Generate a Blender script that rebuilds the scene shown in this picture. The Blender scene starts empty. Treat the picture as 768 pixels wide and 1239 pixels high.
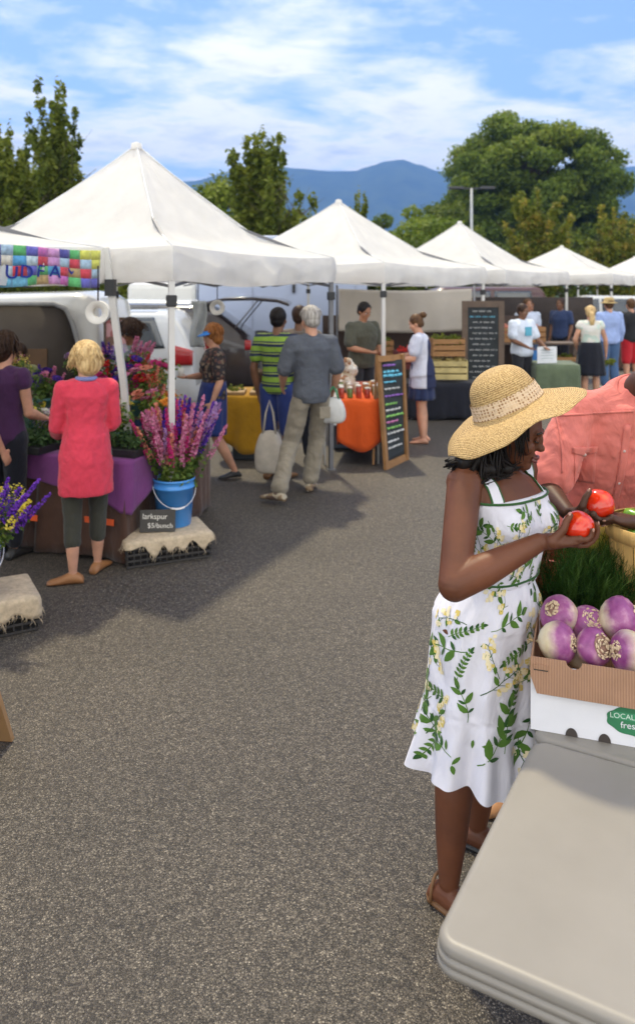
import bpy, bmesh, math, random
import numpy as np
from mathutils import Vector, Matrix, Euler, noise as mnoise
from mathutils.bvhtree import BVHTree
random.seed(7); np.random.seed(7)
PI = math.pi; R = math.radians
scene = bpy.context.scene
COL = scene.collection
CAMZ = 2.05; FP = 950.0; HY = 345.0; CX = 384.0
def G(px, py, z=0.0):                    # photograph measurement -> point on a level plane
    Y = FP*(CAMZ-z)/(py-HY); return Vector(((px-CX)/FP*Y, Y, z))
def D(px, py, Y):                        # photograph measurement -> point at depth Y
    return Vector(((px-CX)/FP*Y, Y, CAMZ-(py-HY)*Y/FP))

# ------------------------------------------------------------------ materials
def nt(name):
    m = bpy.data.materials.new(name); m.use_nodes = True
    n = m.node_tree; b = n.nodes['Principled BSDF']; return m, n, b
def lk(n, a, b): n.links.new(a, b)
def node(n, t, **k):
    x = n.nodes.new(t)
    for a, v in k.items():
        if a in x.inputs.keys(): x.inputs[a].default_value = v
        else: setattr(x, a, v)
    return x
def ramp(n, stops, interp='LINEAR'):
    r = n.nodes.new('ShaderNodeValToRGB'); r.color_ramp.interpolation = interp
    e = r.color_ramp.elements
    while len(e) < len(stops): e.new(0.5)
    for i, (p, c) in enumerate(stops):
        e[i].position = p; e[i].color = (c[0], c[1], c[2], 1) if len(c) == 3 else c
    return r
def coord(n, out='Object', scale=(1,1,1), loc=(0,0,0), rot=(0,0,0)):
    t = n.nodes.new('ShaderNodeTexCoord'); mp = n.nodes.new('ShaderNodeMapping')
    mp.inputs['Scale'].default_value = scale; mp.inputs['Location'].default_value = loc; mp.inputs['Rotation'].default_value = rot
    lk(n, t.outputs[out], mp.inputs['Vector']); return mp.outputs['Vector']
def bump(n, b, h, strength=.3, dist=.01, prev=None):
    x = n.nodes.new('ShaderNodeBump'); x.inputs['Strength'].default_value = strength; x.inputs['Distance'].default_value = dist
    lk(n, h, x.inputs['Height'])
    if prev: lk(n, prev, x.inputs['Normal'])
    lk(n, x.outputs['Normal'], b.inputs['Normal']); return x.outputs['Normal']
def mixc(n, fac, a, b, mode='MIX'):
    m = n.nodes.new('ShaderNodeMix'); m.data_type = 'RGBA'; m.blend_type = mode
    for sock, v in ((m.inputs[0], fac), (m.inputs[6], a), (m.inputs[7], b)):
        if hasattr(v, 'is_output'): lk(n, v, sock)
        else:
            sock.default_value = v if isinstance(v, (int, float)) else (v[0], v[1], v[2], 1)
    return m.outputs[2]
MATS = {}
def mat(name, col, rough=.6, var=.15, vs=6.0, bs=0.0, bscale=60.0, bd=.004, metal=0, spec=.5, lucent=0, sheen=0, coat=0, scale=(1,1,1), sub=0):
    if name in MATS: return MATS[name]
    m, n, b = nt(name); MATS[name] = m
    v = coord(n, scale=scale)
    nz = node(n, 'ShaderNodeTexNoise', Scale=vs, Detail=6.0, Roughness=.6); lk(n, v, nz.inputs['Vector'])
    lo = tuple(c*(1-var) for c in col); hi = tuple(min(1, c*(1+var)) for c in col)
    r = ramp(n, [(.3, lo), (.7, hi)]); lk(n, nz.outputs['Fac'], r.inputs[0]); lk(n, r.outputs[0], b.inputs['Base Color'])
    b.inputs['Roughness'].default_value = rough; b.inputs['Metallic'].default_value = metal
    b.inputs['Specular IOR Level'].default_value = spec
    if sheen: b.inputs['Sheen Weight'].default_value = sheen
    if coat: b.inputs['Coat Weight'].default_value = coat
    if sub: b.inputs['Subsurface Weight'].default_value = sub; b.inputs['Subsurface Radius'].default_value = (.02,.008,.005); b.inputs['Subsurface Scale'].default_value = .5
    if bs:
        nb = node(n, 'ShaderNodeTexNoise', Scale=bscale, Detail=4.0); lk(n, v, nb.inputs['Vector'])
        bump(n, b, nb.outputs['Fac'], bs, bd)
    if lucent:
        tr = n.nodes.new('ShaderNodeBsdfTranslucent'); lk(n, r.outputs[0], tr.inputs['Color'])
        mx = n.nodes.new('ShaderNodeMixShader'); mx.inputs[0].default_value = lucent
        lk(n, b.outputs[0], mx.inputs[1]); lk(n, tr.outputs[0], mx.inputs[2])
        lk(n, mx.outputs[0], n.nodes['Material Output'].inputs['Surface'])
    return m
def cloth(name, col, fold=.35, weave=True, **k):
    """woven cloth: faint weave and soft wrinkles"""
    if name in MATS: return MATS[name]
    m = mat(name, col, rough=.85, spec=.2, sheen=.15, **k); n = m.node_tree; b = n.nodes['Principled BSDF']
    v = coord(n)
    w = node(n, 'ShaderNodeTexNoise', Scale=9.0, Detail=3.0, Distortion=1.5); lk(n, coord(n, scale=(1,1,.5)), w.inputs['Vector'])
    nb = bump(n, b, w.outputs['Fac'], fold, .03)
    if weave:
        f = node(n, 'ShaderNodeTexNoise', Scale=500.0, Detail=1.0); lk(n, v, f.inputs['Vector'])
        bump(n, b, f.outputs['Fac'], .25, .001, nb)
    return m
def cells(name, cols, scale=30.0, rough=.8, bs=.2, sc=(1,1,1), rnd=1.0):
    """random patches of several colours"""
    if name in MATS: return MATS[name]
    m, n, b = nt(name); MATS[name] = m
    vo = node(n, 'ShaderNodeTexVoronoi', Scale=scale); vo.inputs['Randomness'].default_value = rnd
    lk(n, coord(n, scale=sc), vo.inputs['Vector'])
    s = n.nodes.new('ShaderNodeSeparateColor'); lk(n, vo.outputs['Color'], s.inputs[0])
    st = [(i/len(cols), c) for i, c in enumerate(cols)]
    r = ramp(n, st, 'CONSTANT'); lk(n, s.outputs[0], r.inputs[0]); lk(n, r.outputs[0], b.inputs['Base Color'])
    b.inputs['Roughness'].default_value = rough
    w = node(n, 'ShaderNodeTexNoise', Scale=9.0, Detail=3.0); bump(n, b, w.outputs['Fac'], bs, .03)
    return m
def stripes(name, cols, period, axis=2, rough=.85, blur=.02):
    if name in MATS: return MATS[name]
    m, n, b = nt(name); MATS[name] = m
    t = n.nodes.new('ShaderNodeTexCoord'); s = n.nodes.new('ShaderNodeSeparateXYZ'); lk(n, t.outputs['Object'], s.inputs[0])
    w = node(n, 'ShaderNodeTexNoise', Scale=5.0); lk(n, t.outputs['Object'], w.inputs['Vector'])
    a = node(n, 'ShaderNodeMath', operation='MULTIPLY_ADD'); a.inputs[1].default_value = .03; lk(n, w.outputs['Fac'], a.inputs[0]); lk(n, s.outputs[axis], a.inputs[2])
    d = node(n, 'ShaderNodeMath', operation='DIVIDE'); d.inputs[1].default_value = period; lk(n, a.outputs[0], d.inputs[0])
    f = node(n, 'ShaderNodeMath', operation='FRACT'); lk(n, d.outputs[0], f.inputs[0])
    r = ramp(n, [(p, c) for p, c in cols], 'CONSTANT'); lk(n, f.outputs[0], r.inputs[0]); lk(n, r.outputs[0], b.inputs['Base Color'])
    b.inputs['Roughness'].default_value = rough
    w2 = node(n, 'ShaderNodeTexNoise', Scale=9.0, Detail=3.0, Distortion=1.0); bump(n, b, w2.outputs['Fac'], .35, .03)
    return m
def leafmat(name, cols, lucent=.35, rough=.6):
    """foliage: each leaf takes its own tint from the 'var' attribute"""
    if name in MATS: return MATS[name]
    m, n, b = nt(name); MATS[name] = m
    a = n.nodes.new('ShaderNodeAttribute'); a.attribute_name = 'var'
    r = ramp(n, [(i/(max(1, len(cols)-1)), c) for i, c in enumerate(cols)]); lk(n, a.outputs['Fac'], r.inputs[0])
    lk(n, r.outputs[0], b.inputs['Base Color']); b.inputs['Roughness'].default_value = rough
    b.inputs['Specular IOR Level'].default_value = .25
    tr = n.nodes.new('ShaderNodeBsdfTranslucent'); lk(n, r.outputs[0], tr.inputs['Color'])
    mx = n.nodes.new('ShaderNodeMixShader'); mx.inputs[0].default_value = lucent
    lk(n, b.outputs[0], mx.inputs[1]); lk(n, tr.outputs[0], mx.inputs[2]); lk(n, mx.outputs[0], n.nodes['Material Output'].inputs['Surface'])
    return m

# ------------------------------------------------------------------ objects
def mw(o):
    m = Matrix.LocRotScale(o.location, o.rotation_euler, o.scale)
    return mw(o.parent) @ m if o.parent else m
def tag(o, label=None, cat=None, group=None, kind=None):
    if label: o['label'] = label
    if cat: o['category'] = cat
    if group: o['group'] = group
    if kind: o['kind'] = kind
    return o
def thing(name, label, cat, loc=(0,0,0), rz=0, group=None):
    o = bpy.data.objects.new(name, None); COL.objects.link(o); o.empty_display_size = .2
    o.location = loc; o.rotation_euler = (0,0,rz); return tag(o, label, cat, group)
def copy_tree(o, parent=None):
    c = o.copy(); COL.objects.link(c)
    if parent: c.parent = parent
    for ch in list(o.children): copy_tree(ch, c)
    return c
def link(name, me, mats, parent=None, smooth=True):
    o = bpy.data.objects.new(name, me); COL.objects.link(o)
    for m in (mats if isinstance(mats, (list, tuple)) else [mats]): me.materials.append(m)
    if parent: o.parent = parent
    return o
class MB:
    def __init__(s): s.v = []; s.f = []; s.m = []; s.flat = []; s.cur = 0
    def add(s, vs, fs, flat=False):
        k = len(s.v); s.v += [Vector(v) for v in vs]
        for f in fs: s.f.append([i+k for i in f]); s.m.append(s.cur); s.flat.append(flat)
        return k
    def box(s, c, d, rot=None, taper=1.0):
        c = Vector(c); x, y, z = (q/2 for q in d); M = rot if rot is not None else Matrix.Identity(3)
        if isinstance(M, (int, float)): M = Matrix.Rotation(M, 3, 'Z')
        vs = [c + M @ Vector((sx*x*(taper if sz > 0 else 1), sy*y*(taper if sz > 0 else 1), sz*z)) for sz in (-1,1) for sx, sy in ((-1,-1),(1,-1),(1,1),(-1,1))]
        s.add(vs, [(3,2,1,0),(4,5,6,7),(0,1,5,4),(1,2,6,5),(2,3,7,6),(3,0,4,7)], True); return s
    def bar(s, a, b, w, h=None, up=(0,0,1)):
        a = Vector(a); b = Vector(b); h = h or w; d = (b-a); L = d.length; d.normalize(); u = Vector(up)
        if abs(d.dot(u)) > .98: u = Vector((0,1,0))
        x = d.cross(u).normalized(); y = x.cross(d).normalized()
        vs = [p + x*sx*w/2 + y*sy*h/2 for p in (a, b) for sx, sy in ((-1,-1),(1,-1),(1,1),(-1,1))]
        s.add(vs, [(0,1,2,3),(7,6,5,4),(1,0,4,5),(2,1,5,6),(3,2,6,7),(0,3,7,4)], True); return s
    def rings(s, rings, cap=True, closed=True, flat=False):
        n = len(rings[0]); vs = [p for r in rings for p in r]; fs = []
        for i in range(len(rings)-1):
            for j in range(n if closed else n-1):
                k = (j+1) % n; fs.append((i*n+j, i*n+k, (i+1)*n+k, (i+1)*n+j))
        if cap and closed: fs.append(tuple(reversed(range(n)))); fs.append(tuple((len(rings)-1)*n+j for j in range(n)))
        s.add(vs, fs, flat); return s
    def tube(s, pts, r, n=8, cap=True):
        pts = [Vector(p) for p in pts]; rs = r if isinstance(r, (list, tuple)) else [r]*len(pts); out = []; u = None
        for i, p in enumerate(pts):
            d = (pts[min(i+1, len(pts)-1)] - pts[max(i-1, 0)]).normalized()
            if u is None:
                u = Vector((0,0,1)) if abs(d.z) < .9 else Vector((1,0,0))
            x = d.cross(u).normalized(); u = x.cross(d).normalized()
            out.append([p + (x*math.cos(2*PI*j/n) + u*math.sin(2*PI*j/n))*rs[i] for j in range(n)])
        return s.rings(out, cap)
    def lathe(s, c, prof, n=24, cap=True, M=None, wob=None):
        c = Vector(c); M = M or Matrix.Identity(3)
        return s.rings([[c + M @ Vector((r*math.cos(2*PI*j/n)*(1+(wob(j/n, z) if wob else 0)), r*math.sin(2*PI*j/n)*(1+(wob(j/n, z) if wob else 0)), z)) for j in range(n)] for r, z in prof], cap)
    def ell(s, c, rad, M=None, n=12, k=8):
        c = Vector(c); M = M or Matrix.Identity(3); rx, ry, rz = rad if isinstance(rad, (tuple, list)) else (rad,)*3
        rings = []
        for i in range(1, k):
            a = PI*i/k; rings.append([c + M @ Vector((rx*math.sin(a)*math.cos(2*PI*j/n), ry*math.sin(a)*math.sin(2*PI*j/n), -rz*math.cos(a))) for j in range(n)])
        k0 = s.add([p for r in rings for p in r], [])
        for i in range(len(rings)-1):
            for j in range(n): s.f.append([k0+i*n+j, k0+i*n+(j+1)%n, k0+(i+1)*n+(j+1)%n, k0+(i+1)*n+j]); s.m.append(s.cur); s.flat.append(False)
        a = s.add([c + M @ Vector((0,0,-rz)), c + M @ Vector((0,0,rz))], [])
        for j in range(n):
            s.f.append([a, k0+(j+1)%n, k0+j]); s.m.append(s.cur); s.flat.append(False)
            q = k0+(len(rings)-1)*n; s.f.append([a+1, q+j, q+(j+1)%n]); s.m.append(s.cur); s.flat.append(False)
        return s
    def grid(s, fn, nu, nv, flat=False):
        vs = [fn(i/nu, j/nv) for j in range(nv+1) for i in range(nu+1)]
        fs = [(j*(nu+1)+i, j*(nu+1)+i+1, (j+1)*(nu+1)+i+1, (j+1)*(nu+1)+i) for j in range(nv) for i in range(nu)]
        s.add(vs, fs, flat); return s
    def mesh(s, name='m', inv=None):
        me = bpy.data.meshes.new(name); me.from_pydata([tuple((inv @ v) if inv else v) for v in s.v], [], s.f)
        me.polygons.foreach_set('use_smooth', [not q for q in s.flat]); me.polygons.foreach_set('material_index', s.m); me.update(); return me
    def build(s, name, mats, parent=None, world=False, bevel=0, solid=0, sub=0):
        inv = mw(parent).inverted() if (parent and world) else None
        o = link(name, s.mesh(name, inv), mats, parent)
        if solid: q = o.modifiers.new('s', 'SOLIDIFY'); q.thickness = solid; q.offset = 0
        if bevel: q = o.modifiers.new('b', 'BEVEL'); q.width = bevel; q.segments = 2; q.limit_method = 'ANGLE'; q.angle_limit = R(40)
        if sub: q = o.modifiers.new('u', 'SUBSURF'); q.levels = sub; q.render_levels = sub
        return o
def apply_mods(o):
    dg = bpy.context.evaluated_depsgraph_get(); me = bpy.data.meshes.new_from_object(o.evaluated_get(dg)); return me
def fused(mb, name, mats, parent, voxel=.008, smooth=3, disp=0, dscale=.12, world=False):
    """one continuous skin from overlapping closed pieces"""
    inv = mw(parent).inverted() if (parent and world) else None
    o = bpy.data.objects.new('tmp', mb.mesh('tmp', inv)); COL.objects.link(o)
    q = o.modifiers.new('r', 'REMESH'); q.mode = 'VOXEL'; q.voxel_size = voxel; q.use_smooth_shade = True
    q = o.modifiers.new('s', 'SMOOTH'); q.factor = .6; q.iterations = smooth
    if disp:
        t = bpy.data.textures.new('w', 'CLOUDS'); t.noise_scale = dscale; t.noise_depth = 2
        q = o.modifiers.new('d', 'DISPLACE'); q.texture = t; q.strength = disp; q.mid_level = .5
    me = apply_mods(o); me.name = name; bpy.data.objects.remove(o); me.materials.clear()
    me.polygons.foreach_set('use_smooth', [True]*len(me.polygons))
    return link(name, me, mats, parent)
def textmesh(s, size, M, mats, name, parent, ext=.001, inv=None):
    c = bpy.data.curves.new('t', 'FONT'); c.body = s; c.size = size; c.extrude = ext; c.align_x = 'CENTER'; c.align_y = 'CENTER'
    o = bpy.data.objects.new('t', c); COL.objects.link(o); me = apply_mods(o); bpy.data.objects.remove(o)
    me.transform(M if inv is None else inv @ M); me.materials.clear(); return link(name, me, mats, parent)
def npmesh(name, V, F4, mats, parent=None, var=None):
    me = bpy.data.meshes.new(name); nv = len(V); nf = len(F4); k = F4.shape[1]
    me.vertices.add(nv); me.vertices.foreach_set('co', V.astype(np.float32).ravel())
    me.loops.add(nf*k); me.loops.foreach_set('vertex_index', F4.astype(np.int32).ravel())
    me.polygons.add(nf); me.polygons.foreach_set('loop_start', np.arange(0, nf*k, k, dtype=np.int32)); me.update(calc_edges=True)
    if var is not None:
        a = me.attributes.new('var', 'FLOAT', 'POINT'); a.data.foreach_set('value', var.astype(np.float32))
    return link(name, me, mats, parent)
def leafarr(P, N, size, rng, aspect=.55):
    """folded diamond leaves at P facing about N: 4 verts each"""
    n = len(P); d = rng.normal(size=(n,3)); d -= (d*N).sum(1)[:,None]*N; d /= np.linalg.norm(d, axis=1)[:,None]+1e-9
    s = np.cross(N, d); L = (size*(.6+.8*rng.random(n)))[:,None]; W = L*aspect
    a = P - d*L*.5; c = P + d*L*.5; b = P + s*W*.5 + N*L*.08; e = P - s*W*.5 + N*L*.08
    V = np.stack([a,b,c,e], 1).reshape(-1,3); F = np.arange(n*4).reshape(-1,4); return V, F
def foliage(name, cen, rad, count, size, m, parent, rng, shell=.55, aspect=.6, varbase=None):
    cen = np.array(cen, float); rad = np.array(rad, float)
    if rad.ndim == 1: rad = np.repeat(rad[:,None], 3, 1)
    w = rad.prod(1)**(2/3); w /= w.sum(); idx = rng.choice(len(cen), count, p=w)
    u = rng.normal(size=(count,3)); u /= np.linalg.norm(u, axis=1)[:,None]
    rr = shell + (1-shell)*rng.random(count)**.7; rr *= 1 + .12*rng.normal(size=count)
    P = cen[idx] + u*rad[idx]*rr[:,None]
    N = u*.7 + rng.normal(size=(count,3))*.6 + np.array([0,0,.4]); N /= np.linalg.norm(N, axis=1)[:,None]
    V, F = leafarr(P, N, size, rng, aspect)
    cv = (varbase[idx] if varbase is not None else rng.random(len(cen))[idx]*.5)
    var = np.clip(cv + rng.random(count)*.5, 0, 1)
    return npmesh(name, V, F, m, parent, np.repeat(var, 4))
CLOUD_A = (5.5, 13.2, 0); CLOUD_B = (13.3, 1.7, 0); HAZE = .0003
# ------------------------------------------------------------------ camera, light, sky
cam = bpy.data.cameras.new('camera'); co = bpy.data.objects.new('camera', cam); COL.objects.link(co); scene.camera = co
co.location = (0, 0, CAMZ); co.rotation_euler = (R(90), 0, 0)
cam.sensor_width = 36; cam.lens = FP/1239*36; cam.shift_y = -(619.5-HY)/1239; cam.clip_start = .05; cam.clip_end = 20000
cam.dof.use_dof = True; cam.dof.focus_distance = 2.6; cam.dof.aperture_fstop = 3.2
SUN_EL, SUN_AZ = 62.0, -14.0
scene.view_settings.view_transform = 'Standard'; scene.view_settings.look = 'None'; scene.view_settings.exposure = EXPOSURE = 1.02; scene.view_settings.gamma = 1
scene.view_settings.use_white_balance = True; scene.view_settings.white_balance_temperature = 8150; scene.view_settings.white_balance_tint = 1
scene.cycles.use_denoising = True; scene.cycles.max_bounces = 7; scene.cycles.transparent_max_bounces = 12; scene.cycles.volume_bounces = 0
scene.cycles.sample_clamp_indirect = 6
sl = bpy.data.lights.new('sun', 'SUN'); sl.energy = 2.0; sl.angle = R(3.0); sl.color = (1, .93, .82)
so = bpy.data.objects.new('sun', sl); COL.objects.link(so); so.location = (-5, 10, 12)
sd = Vector((math.sin(R(SUN_AZ))*math.cos(R(SUN_EL)), math.cos(R(SUN_AZ))*math.cos(R(SUN_EL)), math.sin(R(SUN_EL))))
so.rotation_euler = sd.to_track_quat('Z', 'Y').to_euler()
W = bpy.data.worlds.new('World'); scene.world = W; W.use_nodes = True; n = W.node_tree
bg = n.nodes['Background']; bg.inputs['Strength'].default_value = .15
sky = n.nodes.new('ShaderNodeTexSky'); sky.sky_type = 'NISHITA'; sky.sun_disc = False; sky.sun_elevation = R(SUN_EL); sky.sun_rotation = R(SUN_AZ)
sky.air_density = 1.0; sky.dust_density = .6; sky.ozone_density = 2.0
tc = n.nodes.new('ShaderNodeTexCoord'); sp = n.nodes.new('ShaderNodeSeparateXYZ'); lk(n, tc.outputs['Generated'], sp.inputs[0])
def M_(op, a, b=None, clamp=False):
    x = n.nodes.new('ShaderNodeMath'); x.operation = op; x.use_clamp = clamp
    for i, v in enumerate((a, b)):
        if v is None: continue
        if hasattr(v, 'is_output'): lk(n, v, x.inputs[i])
        else: x.inputs[i].default_value = v
    return x.outputs[0]
zz = M_('ADD', M_('MAXIMUM', sp.outputs[2], 0.0), .10)
cb = n.nodes.new('ShaderNodeCombineXYZ'); lk(n, M_('DIVIDE', sp.outputs[0], zz), cb.inputs[0]); lk(n, M_('DIVIDE', sp.outputs[1], zz), cb.inputs[1])
def cloudn(scale, detail, rough, dist, loc, sc=(1,1,1), rot=0):
    mp = n.nodes.new('ShaderNodeMapping'); mp.inputs['Location'].default_value = loc; mp.inputs['Scale'].default_value = sc; mp.inputs['Rotation'].default_value = (0,0,rot)
    lk(n, cb.outputs[0], mp.inputs['Vector']); x = node(n, 'ShaderNodeTexNoise', Scale=scale, Detail=detail, Roughness=rough, Distortion=dist); lk(n, mp.outputs[0], x.inputs['Vector']); return x.outputs['Fac']
c1 = cloudn(1.9, 12.0, .60, .25, CLOUD_A, (.8,1,1), R(-25))
c2 = cloudn(.45, 4.0, .5, .2, CLOUD_B)
c3 = cloudn(5.0, 8.0, .6, .4, (2,7,0))
den = M_('ADD', M_('ADD', M_('MULTIPLY', c1, .62), M_('MULTIPLY', c2, .40)), M_('MULTIPLY', c3, .16))
# more cloud lower down, where the rows of cloud close up
hz = n.nodes.new('ShaderNodeMapRange'); lk(n, sp.outputs[2], hz.inputs[0]); hz.inputs[1].default_value = .0; hz.inputs[2].default_value = .34; hz.inputs[3].default_value = .125; hz.inputs[4].default_value = -.03
den = M_('ADD', den, hz.outputs[0])
hb = n.nodes.new('ShaderNodeMapRange'); lk(n, sp.outputs[1], hb.inputs[0]); hb.inputs[1].default_value = .2; hb.inputs[2].default_value = -.3; hb.inputs[3].default_value = 0.0; hb.inputs[4].default_value = .10; den = M_('ADD', den, hb.outputs[0])  # extra cloud cover out of view behind the camera, added for fill
cr = ramp(n, [(.545, (0,0,0)), (.60, (.32,.32,.32)), (.68, (.95,.95,.95))]); lk(n, den, cr.inputs[0])
shade = ramp(n, [(.56, (6.0,6.0,6.2)), (.66, (5.4,5.45,5.9)), (.76, (3.4,3.75,5.0))]); lk(n, M_('ADD', M_('MULTIPLY', den, .8), M_('MULTIPLY', c3, .2)), shade.inputs[0])
skc = mixc(n, 1.0, sky.outputs[0], (.50,.59,.90), 'MULTIPLY')
vis = M_('MULTIPLY', cr.outputs[0], .93)
bk = n.nodes.new('ShaderNodeMapRange'); lk(n, sp.outputs[1], bk.inputs[0]); bk.inputs[1].default_value = .25; bk.inputs[2].default_value = -.35; bk.inputs[3].default_value = 1.0; bk.inputs[4].default_value = 1.9   # unseen clouds behind the camera brightened to add fill light
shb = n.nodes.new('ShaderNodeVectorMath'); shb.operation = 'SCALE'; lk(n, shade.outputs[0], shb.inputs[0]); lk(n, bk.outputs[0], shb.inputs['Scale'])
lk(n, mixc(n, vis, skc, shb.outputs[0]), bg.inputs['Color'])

# ------------------------------------------------------------------ ground, hills
m, n, b = nt('asphalt'); MATS['asphalt'] = m
v = coord(n)
vo = node(n, 'ShaderNodeTexVoronoi', Scale=185.0); lk(n, v, vo.inputs['Vector'])
s_ = n.nodes.new('ShaderNodeSeparateColor'); lk(n, vo.outputs['Color'], s_.inputs[0])
rr = ramp(n, [(0, (.040,.036,.032)), (.42, (.088,.078,.068)), (.74, (.155,.138,.118)), (.92, (.22,.20,.17)), (1, (.36,.33,.28))]); lk(n, s_.outputs[0], rr.inputs[0])
gap = ramp(n, [(.25, (1,1,1)), (.6, (.35,.35,.35))]); lk(n, vo.outputs['Distance'], gap.inputs[0])
big = node(n, 'ShaderNodeTexNoise', Scale=.7, Detail=5.0); lk(n, v, big.inputs['Vector'])
bgr = ramp(n, [(.3, (.80,.80,.80)), (.7, (1.18,1.18,1.16))]); lk(n, big.outputs['Fac'], bgr.inputs[0])
med = node(n, 'ShaderNodeTexNoise', Scale=28.0, Detail=4.0); lk(n, v, med.inputs['Vector'])
mdr = ramp(n, [(.35, (.75,.75,.75)), (.65, (1.2,1.2,1.2))]); lk(n, med.outputs['Fac'], mdr.inputs[0])
c = mixc(n, .8, rr.outputs[0], gap.outputs[0], 'MULTIPLY'); c = mixc(n, 1, c, bgr.outputs[0], 'MULTIPLY'); c = mixc(n, 1, c, mdr.outputs[0], 'MULTIPLY')
st = node(n, 'ShaderNodeTexNoise', Scale=2.2, Detail=8.0, Roughness=.7, Distortion=.6); lk(n, coord(n, scale=(1,.35,1)), st.inputs['Vector'])
sr = ramp(n, [(.60, (1,1,1)), (.72, (.72,.71,.70))]); lk(n, st.outputs['Fac'], sr.inputs[0])
c = mixc(n, .7, c, sr.outputs[0], 'MULTIPLY')
lk(n, mixc(n, 1, c, (.95,.89,.845), 'MULTIPLY'), b.inputs['Base Color'])
b.inputs['Roughness'].default_value = .62; b.inputs['Specular IOR Level'].default_value = .45
hh = node(n, 'ShaderNodeMath', operation='ADD'); lk(n, vo.outputs['Distance'], hh.inputs[0]); lk(n, med.outputs['Fac'], hh.inputs[1])
bump(n, b, hh.outputs[0], .65, -.006)
mb = MB(); mb.grid(lambda u, v: Vector((-60+160*u, -8+78*v, 0)), 8, 8); tag(mb.build('parking_lot', m), kind='structure')
grass = mat('grass', (.045,.085,.022), rough=.95, var=.4, vs=.5)
def gz(x, y): return -.03
mb = MB(); mb.grid(lambda u, v: Vector((-4000+8000*u, -60+7500*v, -.03)), 20, 20); tag(mb.build('ground', grass), kind='structure')
# mountains: real relief 2.6 to 4.4 km away
m, n, b = nt('mountain_forest'); nz = node(n, 'ShaderNodeTexNoise', Scale=.012, Detail=10.0, Roughness=.65); lk(n, coord(n), nz.inputs['Vector'])
rr = ramp(n, [(.35, (.018,.035,.012)), (.65, (.055,.08,.028))]); lk(n, nz.outputs['Fac'], rr.inputs[0]); lk(n, rr.outputs[0], b.inputs['Base Color']); b.inputs['Roughness'].default_value = 1; b.inputs['Specular IOR Level'].default_value = 0
ridge = [(-600,235),(-200,228),(100,232),(230,217),(262,209),(300,201),(330,199),(360,202),(400,205),(430,205),(450,199),(470,193),(490,191),(510,197),(535,205),(600,210),(680,208),(740,203),(768,200),(830,192),(900,205),(1100,215),(1500,235)]
def ridgey(px):
    for (a, ya), (b_, yb) in zip(ridge, ridge[1:]):
        if a <= px <= b_: t = (px-a)/(b_-a); t = t*t*(3-2*t); return ya+(yb-ya)*t
    return 240
def mount(u, v):
    Y = 2400 + 1500*v; Yr = 3400; px = -600+2100*u; X = (px-CX)/FP*Yr*(.8+.25*v)
    top = (HY-ridgey(px))/FP*Yr
    f = max(0, 1-abs((v-.667)/.667)**1.25) if v < .667 else max(0, 1-((v-.667)/.5)**1.6)
    nn = mnoise.fractal(Vector((X*.0024, Y*.0024, 3.1)), .9, 2.1, 6)
    spur = abs(math.sin(X*.006+nn*2))*.16*(1-f)*f*4
    return Vector((X, Y, top*(f - spur*.5) + nn*22*f*(1-f)*3 - 5))
mb = MB(); mb.grid(mount, 260, 60); tag(mb.build('mountains', m), kind='structure')
def foot(u, v):
    X = -1500+3600*u; Y = 1100+500*v; nn = mnoise.fractal(Vector((X*.004, Y*.004, 9)), .9, 2.1, 4)
    return Vector((X, Y, math.sin(PI*v)*(22+14*nn)-2))
mb = MB(); mb.grid(foot, 120, 12); tag(mb.build('hills', m), kind='structure')
# ------------------------------------------------------------------ haze
hm = bpy.data.materials.new('haze_air'); hm.use_nodes = True; n = hm.node_tree; n.nodes.clear()
out = n.nodes.new('ShaderNodeOutputMaterial'); pv = n.nodes.new('ShaderNodeVolumePrincipled'); pv.inputs['Color'].default_value = (.20,.43,1,1); pv.inputs['Density'].default_value = HAZE
pv.inputs['Anisotropy'].default_value = .0
lk(n, pv.outputs[0], out.inputs['Volume'])
mb = MB(); mb.box((0, 1950, 299), (9000, 4500, 600)); tag(mb.build('haze', hm), kind='stuff')

# ------------------------------------------------------------------ trees
bark = mat('bark', (.11,.08,.055), rough=.95, var=.35, vs=12, bs=.6, bscale=20, bd=.03, scale=(1,1,.3))
LM1 = leafmat('leaf_broad', [(.075,.115,.012),(.14,.205,.026),(.29,.33,.05)], .45)
LM2 = leafmat('leaf_young', [(.075,.105,.012),(.14,.18,.024),(.28,.30,.05)], .5)
LM3 = leafmat('leaf_tipped', [(.07,.10,.014),(.19,.22,.028),(.42,.30,.06)], .45)
LM4 = leafmat('leaf_dark', [(.045,.075,.010),(.10,.14,.018),(.19,.22,.03)], .4)
def trunk(parent, h, r, tips, start=.3, lean=0):
    mb = MB(); rng = random.Random(int(h*100))
    top = Vector((lean, 0, h)); mb.tube([(0,0,-.1), (lean*.2,0,h*.3), (lean*.6,.02,h*.7), top], [r*1.25, r*.85, r*.5, r*.12], 10)
    for t in tips:
        t = Vector(t); z0 = min(h*.9, max(h*start, t.z*.55)); a = Vector((lean*z0/h, 0, z0)); mid = (a+t)/2 + Vector((0,0,.1*(t-a).length)); rr = r*.4
        mb.tube([a, mid, t], [rr, rr*.6, rr*.15], 6)
        for q in range(3):
            e = t + Vector((rng.uniform(-1,1), rng.uniform(-1,1), rng.uniform(-.3,1)))*(t-a).length*(.28 if h < 12 else .12)
            mb.tube([mid.lerp(t, .3+.2*q), e], [rr*.35, rr*.08], 5)
    return mb.build('trunk', bark, parent)
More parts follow.
